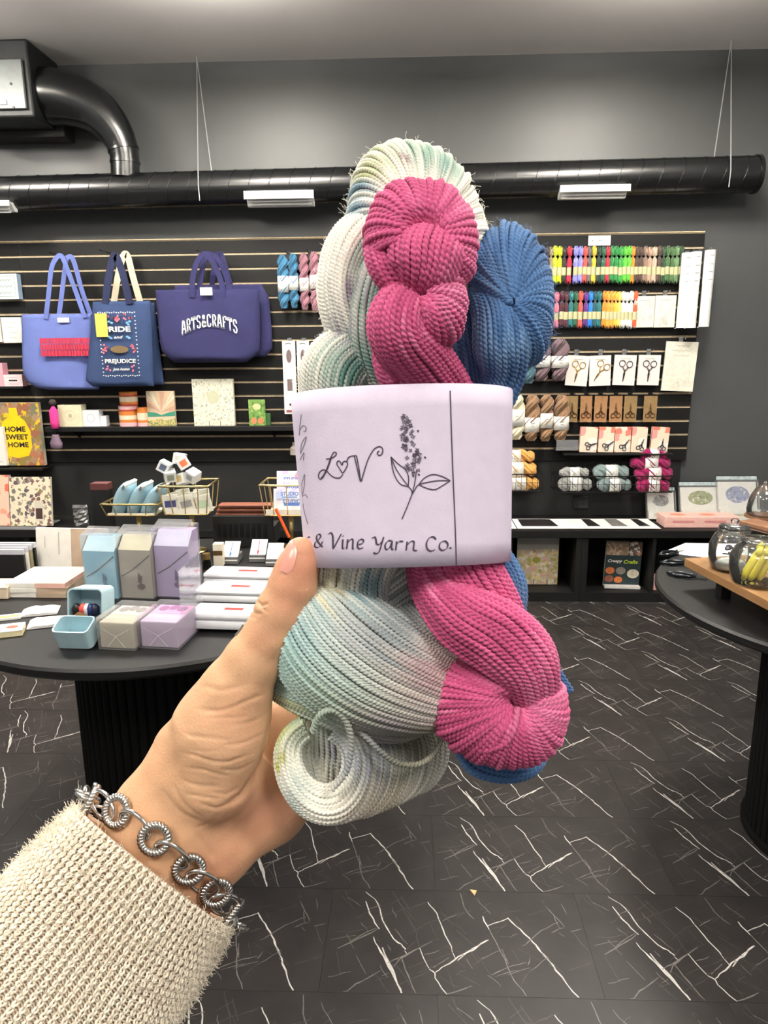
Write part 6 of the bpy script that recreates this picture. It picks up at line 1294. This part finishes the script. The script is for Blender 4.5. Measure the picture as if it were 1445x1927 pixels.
# -- film wrapped boxed kits
def wedge(mb, w_, d, h, hb): return mb.prism([(-d, .001), (-d, hb), (0, h), (d, h), (d, .001)], -w_, w_, 'x')
for k, (u, vb, u0, u1, vt, nm, c, c2_) in enumerate(((196, 1130, 161, 228, 1003, 'pale blue', (150, 200, 218), (206, 232, 238)), (262, 1130, 227, 294, 1000, 'cream beige', (176, 168, 152), (230, 222, 190)), (331, 1128, 294, 366, 990, 'lilac', (190, 172, 206), (226, 220, 240)))):
    t, s_, p = ats('craft_kit', f'tall {nm} boxed craft kit in clear film standing in the back row', 'kit', u, vb-4, 'film wrapped craft kits', rz=math.radians(-6)); w_ = (u1-u0)/2*s_*.93; h = hgt(p, u, vt)*.9; d = .035; t.location.y += d
    wedge(MB(), w_, d, h, h*.80).build('box', mat(nm+' kit card', sr(*c), rough=.5, var=.05, scale=15), t); MB().add([(-w_, -d-.0006, h*.80), (w_, -d-.0006, h*.80), (w_, -.0006, h+.0003), (-w_, -.0006, h+.0003)], [(0, 1, 2, 3)]).build('lid_face', mat(nm+' kit lid', sr(*c2_), rough=.6), t)
    mb = MB(); line2(mb, [(-w_*.9, h*.36), (-w_*.2, h*.47), (w_*.5, h*.62), (w_*.95, h*.72)], .003, -d-.001); mb.build('elastic_cord', mat('grey cord', sr(90, 90, 92)), t)
    mb = MB(); flat(mb, [(w_*.1, h*.26), (w_*.32, h*.24), (w_*.4, h*.36), (w_*.14, h*.44)], -d-.001); flat(mb, ell(w_*.3, h*.2, w_*.26, h*.05, 12), -d-.0012); mb.build('picture_print', mat(nm+' kit picture', sr(c[0]-74, c[1]-80, c[2]-70), var=.4, scale=80), t)
    MB().box(-w_*1.05, -d*1.12, 0, w_*1.05, d*1.15, h*1.07).build('clear_wrap', film, t); MB().prism([(-d*1.12, h*1.07), (d*.2, h*1.16), (d*.3, h*1.15), (-d*.9, h*1.07)], -w_*1.0, w_*1.0, 'x').build('wrap_fold', film, t)
for k, (u, vb, u0, u1, vt, nm, c, c2_) in enumerate(((227, 1228, 190, 264, 1165, 'cream', (198, 188, 166), (214, 206, 190)), (306, 1226, 267, 346, 1160, 'pink', (206, 186, 206), (230, 160, 206)))):
    t, s_, p = ats('craft_kit', f'low {nm} boxed craft kit in clear film at the table front', 'kit', u, vb-6, 'film wrapped craft kits', rz=math.radians(-6)); w_ = (u1-u0)/2*s_*.93; h = .064; d = .055; t.location.y += d
    MB().box(-w_, -d, .001, w_, d, h, bev=.003).build('box', mat(nm+' low kit card', sr(*c), rough=.55, var=.04, scale=15), t)
    MB().add([(-w_*.96, -d*.1, h+.0006), (w_*.96, -d*.1, h+.0006), (w_*.96, d*.95, h+.0006), (-w_*.96, d*.95, h+.0006)], [(0, 1, 2, 3)]).build('top_sleeve', mat(nm+' kit sleeve', sr(*c2_), rough=.5), t)
    mb = MB()
    for q in range(3): mb.lathe([(0, h+.001), (.012, h+.001)], c=((q-1)*w_*.5, d*.5+.008*(q % 2), 0), n=10, sy=1.4)
    mb.build('motif_print', mat(nm+' kit motif', sr(c2_[0]-70, c2_[1]-70, c2_[2]-60)), t)
    MB().box(-w_*1.06, -d*1.1, 0, w_*1.06, d*1.1, h*1.18).build('clear_wrap', film, t); mb = MB(); line2(mb, [(-w_*.5, h*.1), (0, h*.5), (w_*.5, h*.1)], .002, -d*1.1-.0005); line2(mb, [(-w_*.8, h*.8), (0, h*.5), (w_*.8, h*.8)], .0015, -d*1.1-.0005); mb.build('wrap_crease', mat('film crease', sr(214, 212, 210), rough=.2), t)
# clear acrylic side stand next to the kits
t, s_, p = ats('acrylic_stand', 'clear acrylic display stand beside the lilac kits', 'stand', 356, 1190); h = hgt(p, 372, 985)*.78; MB().box(0, -.05, 0, .003, .11, h*.8).build('side_panel', film, t); MB().box(-.012, -.05, .0, -.001, .11, .003).build('base', film, t)
# -- white tins on a dark tray
t, s_, p = ats('metal_tray', 'dark grey tray under the three white pencil tins', 'tray', 440, 1175); MB().box(-.10, -.03, 0, .13, .27, .006, bev=.002).build('base', mat('dark grey tray metal', sr(70, 70, 70), rough=.4), t); MB().box(-.10, -.031, .0065, .13, -.028, .012).build('lip', MATS['dark grey tray metal'], t)
wt = mat('white tin enamel', sr(238, 238, 240), rough=.3)
for k, (u, vb, ht, lab) in enumerate(((425, 1192, .042, 'white pencil tin with red stripe nearest the viewer'), (438, 1140, .036, 'white pencil tin with red stripe in the middle of three'), (452, 1108, .036, 'white pencil tin with red stripe at the back of three'))):
    t, s_, p = ats('pencil_tin', lab, 'tin', u, vb, 'white pencil tins'); t.location.z = TZ+.0075; w_ = 70*s_; d = .04; t.location.y += d; t.rotation_euler = (0, 0, math.radians(-4))
    MB().box(-w_, -d, .0, w_, d, ht*.55, bev=.006).build('base', wt, t, smooth=True, angle=35); MB().box(-w_*1.005, -d*1.02, ht*.56, w_*1.005, d*1.02, ht, bev=.008).build('lid', wt, t, smooth=True, angle=35)
    MB().box(-w_*.1, -d*.30, ht, w_*.42, d*.06, ht+.0006).build('red_stripe', mat('red tin print', sr(180, 62, 56)), t)
    mb = MB()
    for q in range(2): mb.box(-w_*.55+.02*q, d*.35+.012*q, ht, w_*.5-.02*q, d*.37+.012*q, ht+.0005)
    mb.build('lettering', inkg, t)
t, s_, p = ats('pin_brooch', 'glossy black round brooch on the front white tin', 'brooch', 437, 1187); t.location = (p[0], p[1]-.0, TZ+.001); MB().lathe([(0, 0), (.010, .002), (.012, .011), (.008, .02), (0, .022)], n=16).build('bead', mat('glossy black bead', sr(36, 38, 30), rough=.1), t, smooth=True); MB().lathe([(0, .0), (.006, .0), (.006, .001), (0, .001)], n=8).build('pin_plate', m_chrome, t)
# -- books
bkp, bkb = mat('white book cover', sr(236, 232, 222), rough=.5), mat('beige photo print', sr(186, 164, 140), rough=.5, var=.12, scale=20)
pinkp = mat('pink cover print', sr(226, 180, 164))
for k in range(3):
    t, s_, p = ats('book', ('white craft book at the bottom of the stack', 'white craft book in the middle of the stack', 'white craft book with pink panel on top of the stack')[k], 'book', 62, 1130, 'stacked white craft books', rz=math.radians((-1, 1.5, -1)[k])); t.location.z = TZ+.0008+.0142*k; t.location.y += .09
    MB().box(-.085, -.07, 0, .085, .085, .0135, bev=.001).build('pages', MATS['page edge'] if k == 9 else bkp, t); MB().box(-.0, -.0705, .0002, .0855, .086, .0138).build('cover_panel', pinkp if k == 2 else bkb, t)
t, s_, p = ats('book', 'white and beige craft book standing open behind the stack', 'book', 100, 1100); t.location.y += .12; h = hgt(p, 100, 1008)*.92; t.rotation_euler = (math.radians(-8), 0, math.radians(-4))
MB().box(-.115, 0, 0, .115, .012, h, bev=.001).build('pages', bkp, t); MB().box(.0, -.001, .001, .1155, .0125, h-.001).build('photo_panel', bkb, t); mb = MB(); line2(mb, [(-.04, h*.4), (-.04, h*.9)], .003, -.0006); line2(mb, [(-.085, h*.55), (-.085, h*.8)], .002, -.0006); mb.build('lettering', inkg, t)
for k in range(4):
    t, s_, p = ats('record_sleeve', ('black fronted sleeve at the front of the row beside the white books', 'second sleeve in the row beside the white books', 'third sleeve in the row beside the white books', 'rearmost sleeve in the row beside the white books')[k], 'sleeve', 8, 1092, 'upright sleeves'); t.location.y += .03+.012*k; t.location.x += .006*k; MB().box(-.06, 0, .0005, .05, .009, .085+.004*k).build('sleeve', mat('black sleeve', sr(30, 28, 28), rough=.4) if k == 0 else (bkp, mat('sand sleeve', sr(150, 140, 110)), m_wire)[k-1], t); MB().box(-.0605, -.0006, .07+.004*k, .0505, .0095, .0855+.004*k).build('top_strip', mat('silver strip', sr(190, 190, 196), rough=.3), t)
t, s_, p = ats('box', 'sand coloured box at the table edge cut off by the picture edge', 'box', -8, 1128); MB().box(-.07, 0, 0, .035, .08, .03, bev=.002).build('carton', mat('sand card', sr(214, 196, 170)), t); t.name = 'card_box'; MB().box(-.071, -.001, .03, .036, .081, .034, bev=.001).build('lid', MATS['sand card'], t)
for k, (u, vb, w2, d, a, lab) in enumerate(((72, 1160, .045, .03, .3, 'crinkled white packet lying behind the other packet'), (88, 1182, .045, .03, .35, 'crinkled white packet lying beside the blue tin'))):
    t, s_, p = ats('paper_packet', lab, 'packet', u, vb, 'white packets', rz=a); V = []
    for i in range(7):
        for j in range(5): e = min(i, 6-i, j+1, 5-j)/2.; V.append((-w2+2*w2*i/6, d*2*j/4, .002+.009*min(1, e)+random.uniform(0, .003)))
    V += [(x, y, .0005) for x, y, z_ in V]; f = [(i*5+j, (i+1)*5+j, (i+1)*5+j+1, i*5+j+1) for i in range(6) for j in range(4)]+[(0, 4, 34, 30)][:0]
    f += [(35+i*5+j, 35+i*5+j+1, 35+(i+1)*5+j+1, 35+(i+1)*5+j) for i in range(6) for j in range(4)]; rim = [i*5 for i in range(7)]+[30+j for j in range(1, 5)]+[i*5+4 for i in range(5, -1, -1)]+[j for j in range(3, 0, -1)]
    f += [(rim[q], rim[(q+1) % len(rim)], 35+rim[(q+1) % len(rim)], 35+rim[q]) for q in range(len(rim))]; MB().add(V, f).build('packet', mat('white tissue', sr(228, 226, 222), rough=.4, var=.12, scale=60), t)
    mb = MB(); mb.add([(-w2*.4, d*.6, .0142), (w2*.4, d*.6, .0142), (w2*.4, d*1.2, .0142), (-w2*.4, d*1.2, .0142)], [(0, 1, 2, 3)]); mb.build('sticker', paper, t)
t, s_, p = ats('booklet', 'white booklet with a red dot at the table edge', 'booklet', 12, 1200, rz=.35); MB().box(-.07, 0, 0, .035, .055, .013).build('pages', mat('cream pages', sr(226, 214, 170)), t); MB().box(-.0705, -.0005, .0132, .0355, .0555, .0145).build('cover', paper, t); MB().lathe([(0, .0149), (.014, .0149)], c=(.01, .028, 0), n=16, sy=.7).build('red_dot', mat('vermilion dot', sr(232, 92, 66)), t)
t, s_, p = ats('booklet', 'narrow white and yellow card strip behind the red dot booklet', 'booklet', 14, 1168, rz=.35); MB().box(-.06, 0, 0, .03, .03, .006).build('card', paper, t); MB().box(-.02, .005, .0061, .025, .018, .0067).build('yellow_print', mat('yellow strip print', sr(226, 206, 96)), t)
# -- small boxes at the back
t, s_, p = ats('letter_crate', 'black crate with raised dark letters behind the pencil tins', 'crate', 446, 1040); t.location.y += .08; h = hgt(p, 446, 985)*1.05; MB().box(-.10, 0, 0, .11, .012, h).build('front_board', mat('matt black board', sr(26, 26, 25), rough=.6), t); MB().box(-.10, .013, 0, .11, .12, h*.6).build('crate', MATS['matt black board'], t);
mb = MB()
for q in range(9): mb.box(-.085+.02*q, -.0015, h*.3, -.073+.02*q, -.0002, h*.75)
mb.build('raised_marks', mat('black relief', sr(22, 22, 22), rough=.3), t)
for k, (u, vb, c, lab) in enumerate(((432, 1062, (66, 112, 166), 'little white box with a blue thread motif'), (484, 1058, (196, 66, 70), 'little white box with a red thread motif'), (515, 1066, (170, 170, 176), 'little white box with a pale grey motif beside the thumb'))):
    t, s_, p = ats('thread_box', lab, 'box', u, vb, 'little white thread boxes'); t.location.y += .0; w_ = 15*s_; L = .075; MB().box(-w_, 0, .0, w_, L, .022).build('drawer', mat('grey card', sr(110, 110, 110)), t); MB().add([(-w_, -.0006, .010), (w_, -.0006, .010), (w_, L*.8, .056), (-w_, L*.8, .056), (-w_, -.0006, .014), (w_, -.0006, .014), (w_, L*.8, .060), (-w_, L*.8, .060)], [(4, 5, 6, 7), (0, 3, 2, 1), (0, 1, 5, 4), (3, 7, 6, 2), (0, 4, 7, 3), (1, 2, 6, 5)]).build('lid', paper, t)
    m2 = MB(); zq = lambda y: .0148+.046*y/(L*.8); m2.add([(-.0012, .012, zq(.012)), (.0012, .012, zq(.012)), (.0012, .055, zq(.055)), (-.0012, .055, zq(.055))], [(0, 1, 2, 3)]); m2.add([(-.004, .018, zq(.018)), (0, .008, zq(.008)), (.004, .018, zq(.018)), (0, .03, zq(.03))], [(0, 1, 2, 3)]); m2.build('thread_print', mat('thread ink %d' % c[0], sr(*c)), t)
t, s_, p = ats('perfume_bottle', 'small gold capped black bottle beside a cream box', 'bottle', 390, 1072); MB().lathe([(0, 0), (.014, 0), (.014, .028), (.009, .03), (.009, .033)], n=18).build('bottle', mat('black glass', sr(16, 16, 16), rough=.1), t, smooth=True, angle=40); MB().lathe([(0, .0335), (.012, .0335), (.012, .052), (0, .052)], n=18).build('cap', mat('soft gold', sr(176, 146, 90), rough=.3, metal=.9), t, smooth=True, angle=40); MB().lathe([(.0, -.0), (.022, 0), (.022, .0015), (0, .0015)], n=18, c=(.012, 0, 0)).build('saucer', MATS['soft gold'], t)
t, s_, p = ats('perfume_box', 'cream upright carton beside the gold capped bottle', 'box', 408, 1068); MB().box(-.013, .012, 0, .017, .04, .072, bev=.001).build('carton', mat('cream gloss card', sr(230, 222, 202)), t); MB().box(-.0131, .0115, .035, .0171, .0119, .05).build('band', MATS['soft gold'], t)
# -- brown leather frames
for k in range(3):
    t, s_, p = ats('needle_case', ('brown leather needle case at the bottom of the pile', 'brown leather needle case in the middle of the pile', 'brown leather needle case on top of the pile')[k], 'case', 446, 1030, 'leather needle cases'); t.location = (p[0]-.01+.006*k, p[1]+.16, TZ+.075+.016*k)
    MB().box(-.10, -.02, .0, .10, .03, .013, bev=.004).build('case', mat('brown leather', sr(132, 76, 56), rough=.5, var=.12, scale=30, bump=.2, bscale=200), t); MB().box(-.09, -.0208, .005, .09, -.0202, .008).build('seam', mat('dark leather', sr(66, 38, 30)), t)
t, s_, p = ats('case_stand', 'black stand carrying the leather needle cases', 'stand', 446, 1030); t.location = (p[0]-.01, p[1]+.16, TZ+.0006); MB().box(-.09, -.01, 0, .09, .03, .0735).build('block', m_black, t); MB().box(-.095, -.015, .0, .095, .035, .004).build('foot', m_black, t)
# -- gold wire baskets
m_gold = mat('gold wire', sr(210, 186, 128), rough=.3, metal=1.)
def gbasket(lab, u0, u1, vr, vb, Y, d, post=True):
    x0, z0, x1, z1 = wrect(u0, vr, u1, vb, Y); t = thing('gold_basket', lab, 'basket', ((x0+x1)/2, Y+d/2, TZ+.0006), 0, 'gold wire baskets'); hx, hy = (x1-x0)/2, d/2; zb, zt = z0-TZ, z1-TZ
    rr2 = lambda z, k: [(sx2*hx*k, sy2*hy*k, z) for sx2, sy2 in ((-1, -1), (-.6, -1), (0, -1), (.6, -1), (1, -1), (1, 0), (1, 1), (0, 1), (-1, 1), (-1, 0))]
    MB().tube(rr2(zt, 1.), .0035, 8, closed=True).build('rim', m_gold, t, smooth=True); MB().tube(rr2(zb, .86), .0025, 6, closed=True).build('rim', m_gold, t, smooth=True)
    for a, b in zip(rr2(zt, 1.), rr2(zb, .86)): MB().tube([a, b], .0018, 6).build('wire', m_gold, t)
    MB().box(-hx*.84, -hy*.84, zb-.002, hx*.84, hy*.84, zb).build('floor_plate', mat('white insert', sr(236, 230, 214)), t); MB().box(-hx*.82, -hy*.86, zb+.001, hx*.82, -hy*.845, zt*.2+zb*.8).build('insert_card', MATS['white insert'], t)
    MB().tube([(0, 0, .0), (0, 0, zb-.002)], .008, 12).build('post', m_gold, t, smooth=True); MB().lathe([(0, 0), (.045, 0), (.045, .004), (0, .006)], n=24).build('foot', m_gold, t, smooth=True)
    return t, (x0+x1)/2, Y+d/2, z0, z1, hx
t, bx_, by_, z0, z1, hx = gbasket('gold wire basket holding pale blue zip pouches', 190, 297, 950, 972, 2.28, .15)
for k, (dx, rz_, u, lab) in enumerate(((-.058, .5, 0, 'pale blue zip pouch at the outer end of the gold basket'), (-.010, .5, 1, 'pale blue zip pouch in the middle of the gold basket'), (.036, .4, 2, 'pale blue zip pouch beside the clear packets'))):
    t = thing('zip_pouch', lab, 'pouch', (bx_+dx, by_-.01, z0+.003), 0, 'pale blue zip pouches'); V = []; w_, h = .023, .105
    t.rotation_euler = (0, (.5, .62, .75)[k]*.8, 0)
    for i in range(9):
        for j in range(14): a = 2*math.pi*j/14; e = math.sin(math.pi*(.12+.8*i/8))**.5; V.append((w_*1.25*math.cos(a)*e, .05*math.copysign(abs(math.sin(a))**.7, math.sin(a)), h*i/8))
    MB().add(V, [(i*14+j, i*14+(j+1) % 14, (i+1)*14+(j+1) % 14, (i+1)*14+j) for i in range(8) for j in range(14)]+[list(range(13, -1, -1)), list(range(112, 126))]).build('pouch', mat('pale blue vinyl', sr(140, 172, 184), rough=.45, var=.06, scale=20), t, smooth=True)
    MB().box(-.006, -.052, h-.004, .006, .052, h+.007, bev=.002).build('zip', paper, t); MB().box(-.003, -.054, h-.012, .003, -.0525, h+.002).build('zip_pull', m_chrome, t)
t, bx2, by2, z02, z12, hx2 = gbasket('gold wire basket holding clear packets beside the blue pouches', 300, 392, 916, 970, 2.26, .14)
pk = mat('clear packet', sr(222, 220, 206), rough=.2, var=.12, scale=40)
for k in range(7):
    t = thing('notion_packet', ['clear packet with a navy insert', 'clear packet with a coral insert', 'clear packet with a cream insert', 'clear packet with a grey insert', 'clear packet with a peach insert', 'clear packet with a beige insert', 'clear packet with a pale green insert'][k]+' standing in the gold basket', 'packet', (bx2-hx2*.7+hx2*.24*k, by2-.03+.018*(k % 3), z02+.002), 0, 'clear packets in the gold basket'); t.rotation_euler = (0, random.uniform(-.25, .25), random.uniform(-.3, .3))
    MB().box(-.026, -.004, 0, .026, .004, .06+.006*(k % 3), bev=.002).build('packet', pk, t); c = ((70, 74, 130), (220, 110, 80), (230, 220, 190), (150, 150, 150), (236, 180, 150), (206, 190, 150), (180, 200, 170))[k]; MB().box(-.018, -.0052, .018, .018, -.0045, .04).build('insert', mat('insert %d%d' % (c[0], c[1]), sr(*c)), t)
for k, (u, v, c) in enumerate(((305, 878, (90, 100, 120)), (320, 895, (140, 150, 130)), (350, 872, (226, 120, 70)), (332, 866, (200, 200, 190)), (362, 894, (150, 156, 160)), (346, 902, (196, 170, 110)))):
    p = onY(u, v, by2-.02); t = thing('cube_box', ['clear cube box with a blue grey label heaped at the basket end', 'clear cube box with a green label heaped over the packets', 'clear cube box with an orange label on top of the heap', 'clear cube box with a pale label at the back of the heap', 'clear cube box with a silver label at the right of the heap', 'clear cube box with an amber label low in the heap'][k], 'box', (p[0], by2-.02+.022*(k == 3), p[2]-.016), 0, 'clear cube boxes heaped in the gold basket'); t.rotation_euler = (.3*math.sin(k*2), .5*math.cos(k*1.7), .5*math.sin(k))
    MB().box(-.019, -.019, 0, .019, .019, .036, bev=.002).build('box', mat('frosted cube', sr(226, 228, 226), rough=.15), t); MB().box(-.011, -.0196, .008, .011, -.0191, .028).build('label_print', mat('cube label %d' % c[0], sr(*c)), t)
t, bx3, by3, z03, z13, hx3 = gbasket('gold wire rack of pastel card packs beside the lilac band', 489, 590, 914, 972, 2.3, .14)
for k in range(4):
    t = thing('card_pack', ['pastel card pack at the back of the gold rack', 'pastel card pack second from the back of the gold rack', 'pastel card pack second from the front of the gold rack', 'pastel card pack with blue lettering at the front of the gold rack'][k], 'card pack', (bx3+.0+.012*(k % 2), by3+.045-.03*k, z03+.002), 0, 'pastel card packs'); t.rotation_euler = (math.radians(-12), 0, 0); h = .13-.025*k
    MB().box(-.055, -.006, 0, .055, .006, h, bev=.001).build('pack', matspots('pastel pack %d' % k, sr(240, 236, 240), [sr(236, 170, 200), sr(200, 210, 240), sr(250, 226, 226), sr(214, 200, 240)], 30, .45), t)
    mb = MB(); print_text(mb, 'STUDIO', 0, -.0066, h*.78, .06, .014, bold=.03); line2(mb, [(-.026, h*.6), (.026, h*.6)], .010, -.0066); mb.build('lettering', mat('blue lettering', sr(90, 130, 200)), t)
p0 = onY(521, 962, by3-.09); t = thing('marker_pen', 'bright orange pen leaning beside the gold rack', 'pen', (p0[0], by3-.09, TZ+.03)); q = onY(539, 1000, by3-.09); d = np.array([q[0]-p0[0], 0, q[2]-p0[2]]); b_ = np.array([0, 0, p0[2]-TZ-.03]); MB().tube([tuple(b_), tuple(b_+d*1.3)], .005, 8).build('barrel', mat('orange plastic', sr(246, 96, 36), rough=.3), t, smooth=True, angle=40); MB().tube([tuple(b_-d*.12), tuple(b_)], .0055, 8).build('cap', MATS['orange plastic'], t)
# black box with red lettering behind the pouches
x0, z0, x1, z1 = wrect(172, 911, 204, 960, 2.42); t = thing('card_box', 'black card box with faint red lettering behind the blue pouches', 'box', ((x0+x1)/2, 2.42, TZ+.0008)); h = z1-TZ; MB().box(-(x1-x0)/2, 0, 0, (x1-x0)/2, .04, h).build('carton', mat('black carton', sr(28, 28, 28), rough=.4), t); MB().box(-(x1-x0)/2-.0005, -.001, h*.9, (x1-x0)/2+.0005, .041, h+.001).build('lid', mat('brown red card', sr(96, 52, 50)), t)

# -- things on the jar table
t, s_, p = ats('paper_sheet', 'blank white paper sheet on the table under the wooden riser', 'paper', 1300, 1040, rz=math.radians(-12)); MB().add([(x, y, z_) for z_ in (0, .0008) for x, y in ((-.09, -.02), (.16, -.09), (.26, .16), (.0, .12))], [(0, 3, 2, 1), (4, 5, 6, 7), (0, 1, 5, 4), (1, 2, 6, 5), (2, 3, 7, 6), (3, 0, 4, 7)]).build('sheet', mat('bright white paper', sr(244, 244, 240), rough=.6), t)
m_wood = mat('oak board', sr(150, 112, 74), rough=.45, var=.16, scale=7); wn = m_wood.node_tree.nodes; 
mp = wn.new('ShaderNodeMapping'); mp.inputs['Scale'].default_value = (1.2, 9, 9); nz = [n for n in wn if n.type == 'TEX_NOISE'][0]; tcn = [n for n in wn if n.type == 'TEX_COORD'][0]; m_wood.node_tree.links.new(tcn.outputs['Object'], mp.inputs[0]); m_wood.node_tree.links.new(mp.outputs[0], nz.inputs['Vector'])
RZ = TZ+.085; c0 = onZ(1288, 1050, RZ); c1 = onZ(1446, 1131, RZ); dv = c1-c0; dv[2] = 0; Lr = np.linalg.norm(dv); an = math.atan2(dv[1], dv[0])
riser = thing('wooden_riser', 'low oak riser board with glass jars on the jar table', 'riser', (c0[0], c0[1], TZ+.0006), an); LZ = RZ-TZ
MB().box(0, 0, LZ-.024, .54, .34, LZ-.0006, bev=.002).build('board', m_wood, riser)
for x, y in ((.10, .06), (.45, .06), (.10, .28), (.45, .28)): MB().box(x-.014, y-.014, 0, x+.014, y+.014, LZ-.0245).build('leg', m_black, riser)
def on_riser(x, y): a = riser.location; return (a.x+x*math.cos(an)-y*math.sin(an), a.y+x*math.sin(an)+y*math.cos(an), RZ+.0004)
jarg = glass('jar glass', (.93, .96, .95), .02, .05, .05, 1.3)
def jar(lab, u, vb, R, h, lid):
    p = onZ(u, vb, RZ); t = thing('glass_jar', lab, 'jar', (p[0], p[1], RZ+.0006), 0, 'glass jars on the riser'); prof = [(R*.6, 0), (R*.9, .006), (R, h*.3), (R, h*.55), (R*.8, h*.75), (R*.62, h*.82), (R*.66, h*.86), (R*.62, h*.9)]
    MB().lathe([(0, .001)]+prof, n=32).build('glass', jarg, t, smooth=True); MB().tube([(R*.66*math.cos(a), R*.66*math.sin(a), h*.86) for a in np.linspace(0, 2*math.pi, 29)[:-1]], .003, 6, closed=True).build('lip', jarg, t, smooth=True)
    if lid: MB().lathe([(0, h*.9), (R*.64, h*.9), (R*.66, h*.94), (R*.3, h*.98), (R*.12, h), (R*.2, h*1.06), (R*.1, h*1.1), (0, h*1.1)], n=28).build('lid', jarg, t, smooth=True)
    return t, p
t, p = jar('round glass jar with clear lid holding dark buttons', 1374, 1071, .058, .125, True)
for k in range(16):
    a = k*2.4; r_ = .02*math.sqrt(k/16); b_ = thing('button', f'dark plum button in the round glass jar, layer piece {ORD[k]} of the heap', 'button', (p[0]+r_*math.cos(a), p[1]+r_*math.sin(a), RZ+.032+.007*(k % 8)), 0, 'dark buttons in the glass jar'); b_.rotation_euler = (random.uniform(-.9, .9), random.uniform(-.9, .9), 0); b_['label'] = 'small dark plum button heaped in the round glass jar'
    MB().lathe([(0, 0), (.007, 0), (.0085, .002), (.006, .0035), (0, .003)], n=10).build('disc', mat('plum button', sr(52, 42, 66), rough=.3), b_, smooth=True)
MB().lathe([(0, .004), (.036, .004), (.04, .014), (.03, .024), (0, .026)], n=20).build('white_filler', mat('white cotton filler', sr(240, 238, 232), rough=.9), t, smooth=True)
t, p = jar('glass jar full of yellow handled seam rippers', 1424, 1098, .068, .128, False)
yel = mat('yellow plastic', sr(226, 208, 66), rough=.35)
for k in range(7):
    a = 2*math.pi*k/6; r_ = .0 if k == 6 else .0195; b_ = thing('seam_ripper', 'yellow handled seam ripper standing in the glass jar', 'seam ripper', (p[0]-.016+r_*math.cos(a), p[1]+r_*math.sin(a), RZ+.010+.004*(k % 3)), 0, 'yellow seam rippers in the jar'); b_.rotation_euler = (.12, .36, 0)
    MB().tube([(0, 0, 0), (0, 0, .012), (0, 0, .06), (0, 0, .07)], [.005, .0085, .0075, .004], 9).build('handle', yel, b_, smooth=True); MB().lathe([(0, .07), (.006, .072), (.009, .08), (.004, .092), (0, .094)], n=8).build('cap', mat('lemon cap', sr(240, 226, 84), rough=.35), b_, smooth=True)
# second small board and a glass dome behind the jars
pz = onZ(1425, 1004, RZ); t = thing('wooden_block', 'dark wooden block lying behind the glass jars', 'block', (pz[0]+.05, pz[1]+.02, RZ+.0006), an+.25); MB().box(-.09, -.035, 0, .10, .035, .022, bev=.003).build('block', mat('walnut', sr(126, 88, 60), rough=.5, var=.2, scale=20), t); MB().box(-.06, -.0355, .005, .06, -.0352, .009).build('groove', mat('dark groove', sr(60, 40, 28)), t)
t, p = None, onZ(1452, 985, RZ); t = thing('glass_dome', 'clear glass dome at the picture edge behind the jars', 'dome', (p[0]+.01, p[1]+.09, RZ+.0006)); MB().lathe([(.05, 0), (.052, .03), (.046, .07), (.03, .1), (.008, .118), (.008, .125), (0, .128)], n=28).build('dome', jarg, t, smooth=True); MB().lathe([(0, 0), (.056, 0), (.056, .008), (0, .008)], n=28).build('base', MATS['walnut'], t, smooth=True, angle=40)
# black shears
m_sh = mat('black shears', sr(18, 24, 30), rough=.2)
for k, (u, v, a, lab) in enumerate(((1262, 1044, .5, 'black snips lying on the table beside the white paper'), (1272, 1062, .05, 'black snips with a bright blade in front of the riser'), (1288, 1086, -.5, 'black snips half under the wooden riser'))):
    t, s_, p = ats('thread_snips', lab, 'snips', u, v, 'black thread snips', rz=a)
    for s2 in (-1, 1): MB().tube([(-.05, 0, .006), (-.02, s2*.016, .006), (.015, s2*.014, .006), (.03, s2*.003, .006)], [.004, .006, .005, .003], 8).build('handle', m_sh, t, smooth=True); MB().box(.03, s2*.0035-.002, .003, .062, s2*.0035+.002, .006).build('blade', m_chrome, t)
    MB().lathe([(0, .0), (.005, .0), (.005, .013), (0, .013)], n=10, c=(.028, 0, 0)).build('pivot', m_chrome, t)
tag(MB().add([(*onZ(u, v, 0)[:2], z_) for z_ in (.0006, .004) for u, v in ((884, 1676), (897, 1678), (893, 1687))], [(0, 2, 1), (3, 4, 5), (0, 1, 4, 3), (1, 2, 5, 4), (2, 0, 3, 5)]).build('paper_scrap', mat('tan scrap', sr(206, 170, 120))), 'tiny tan paper scrap lying on the dark floor', 'scrap')

# ------------------------------------------------------------------ prints and trims belong to the part they sit on
HOSTS = ('cover', 'front', 'card', 'bag', 'paper', 'lid', 'box', 'pack', 'roll', 'case', 'sleeve', 'pages', 'carton', 'body', 'plate', 'front_board', 'packet', 'hand', 'paper_label', 'clear_wrap', 'glass', 'drawer')
PRINT = ('print', 'lettering', 'stripe', 'tattoo', 'nail', 'sticker', 'motif', 'panel', 'dot', 'seam', 'crease', 'knit', 'label_print', 'emblem', 'insert', 'tag', 'marks', 'line', 'groove')
def plain(n): return n.split('.')[0]
for root in [o for o in scene.objects if o.parent is None and o.type == 'EMPTY' and o.get('category')]:
    kids = list(root.children)
    if root.name.startswith(('air_', 'duct', 'slat_', 'tin', 'needle_case')): continue
    for ch in kids:
        nm = plain(ch.name)
        if nm in HOSTS or not any(nm.endswith(p) or nm.startswith(p) for p in PRINT) or ch.children: continue
        want = {'label_print': 'paper_label', 'knit_ribs': 'sleeve', 'knit_fuzz': 'sleeve', 'thumb_nail': 'hand', 'tattoo': 'hand'}.get(nm)
        host = None
        for h in ([want] if want else HOSTS):
            host = next((q for q in kids if plain(q.name) == h and q is not ch and q.location.length < 1e-9 and q.rotation_euler.to_quaternion().angle < 1e-9), None)
            if host: break
        if host: ch.parent = host
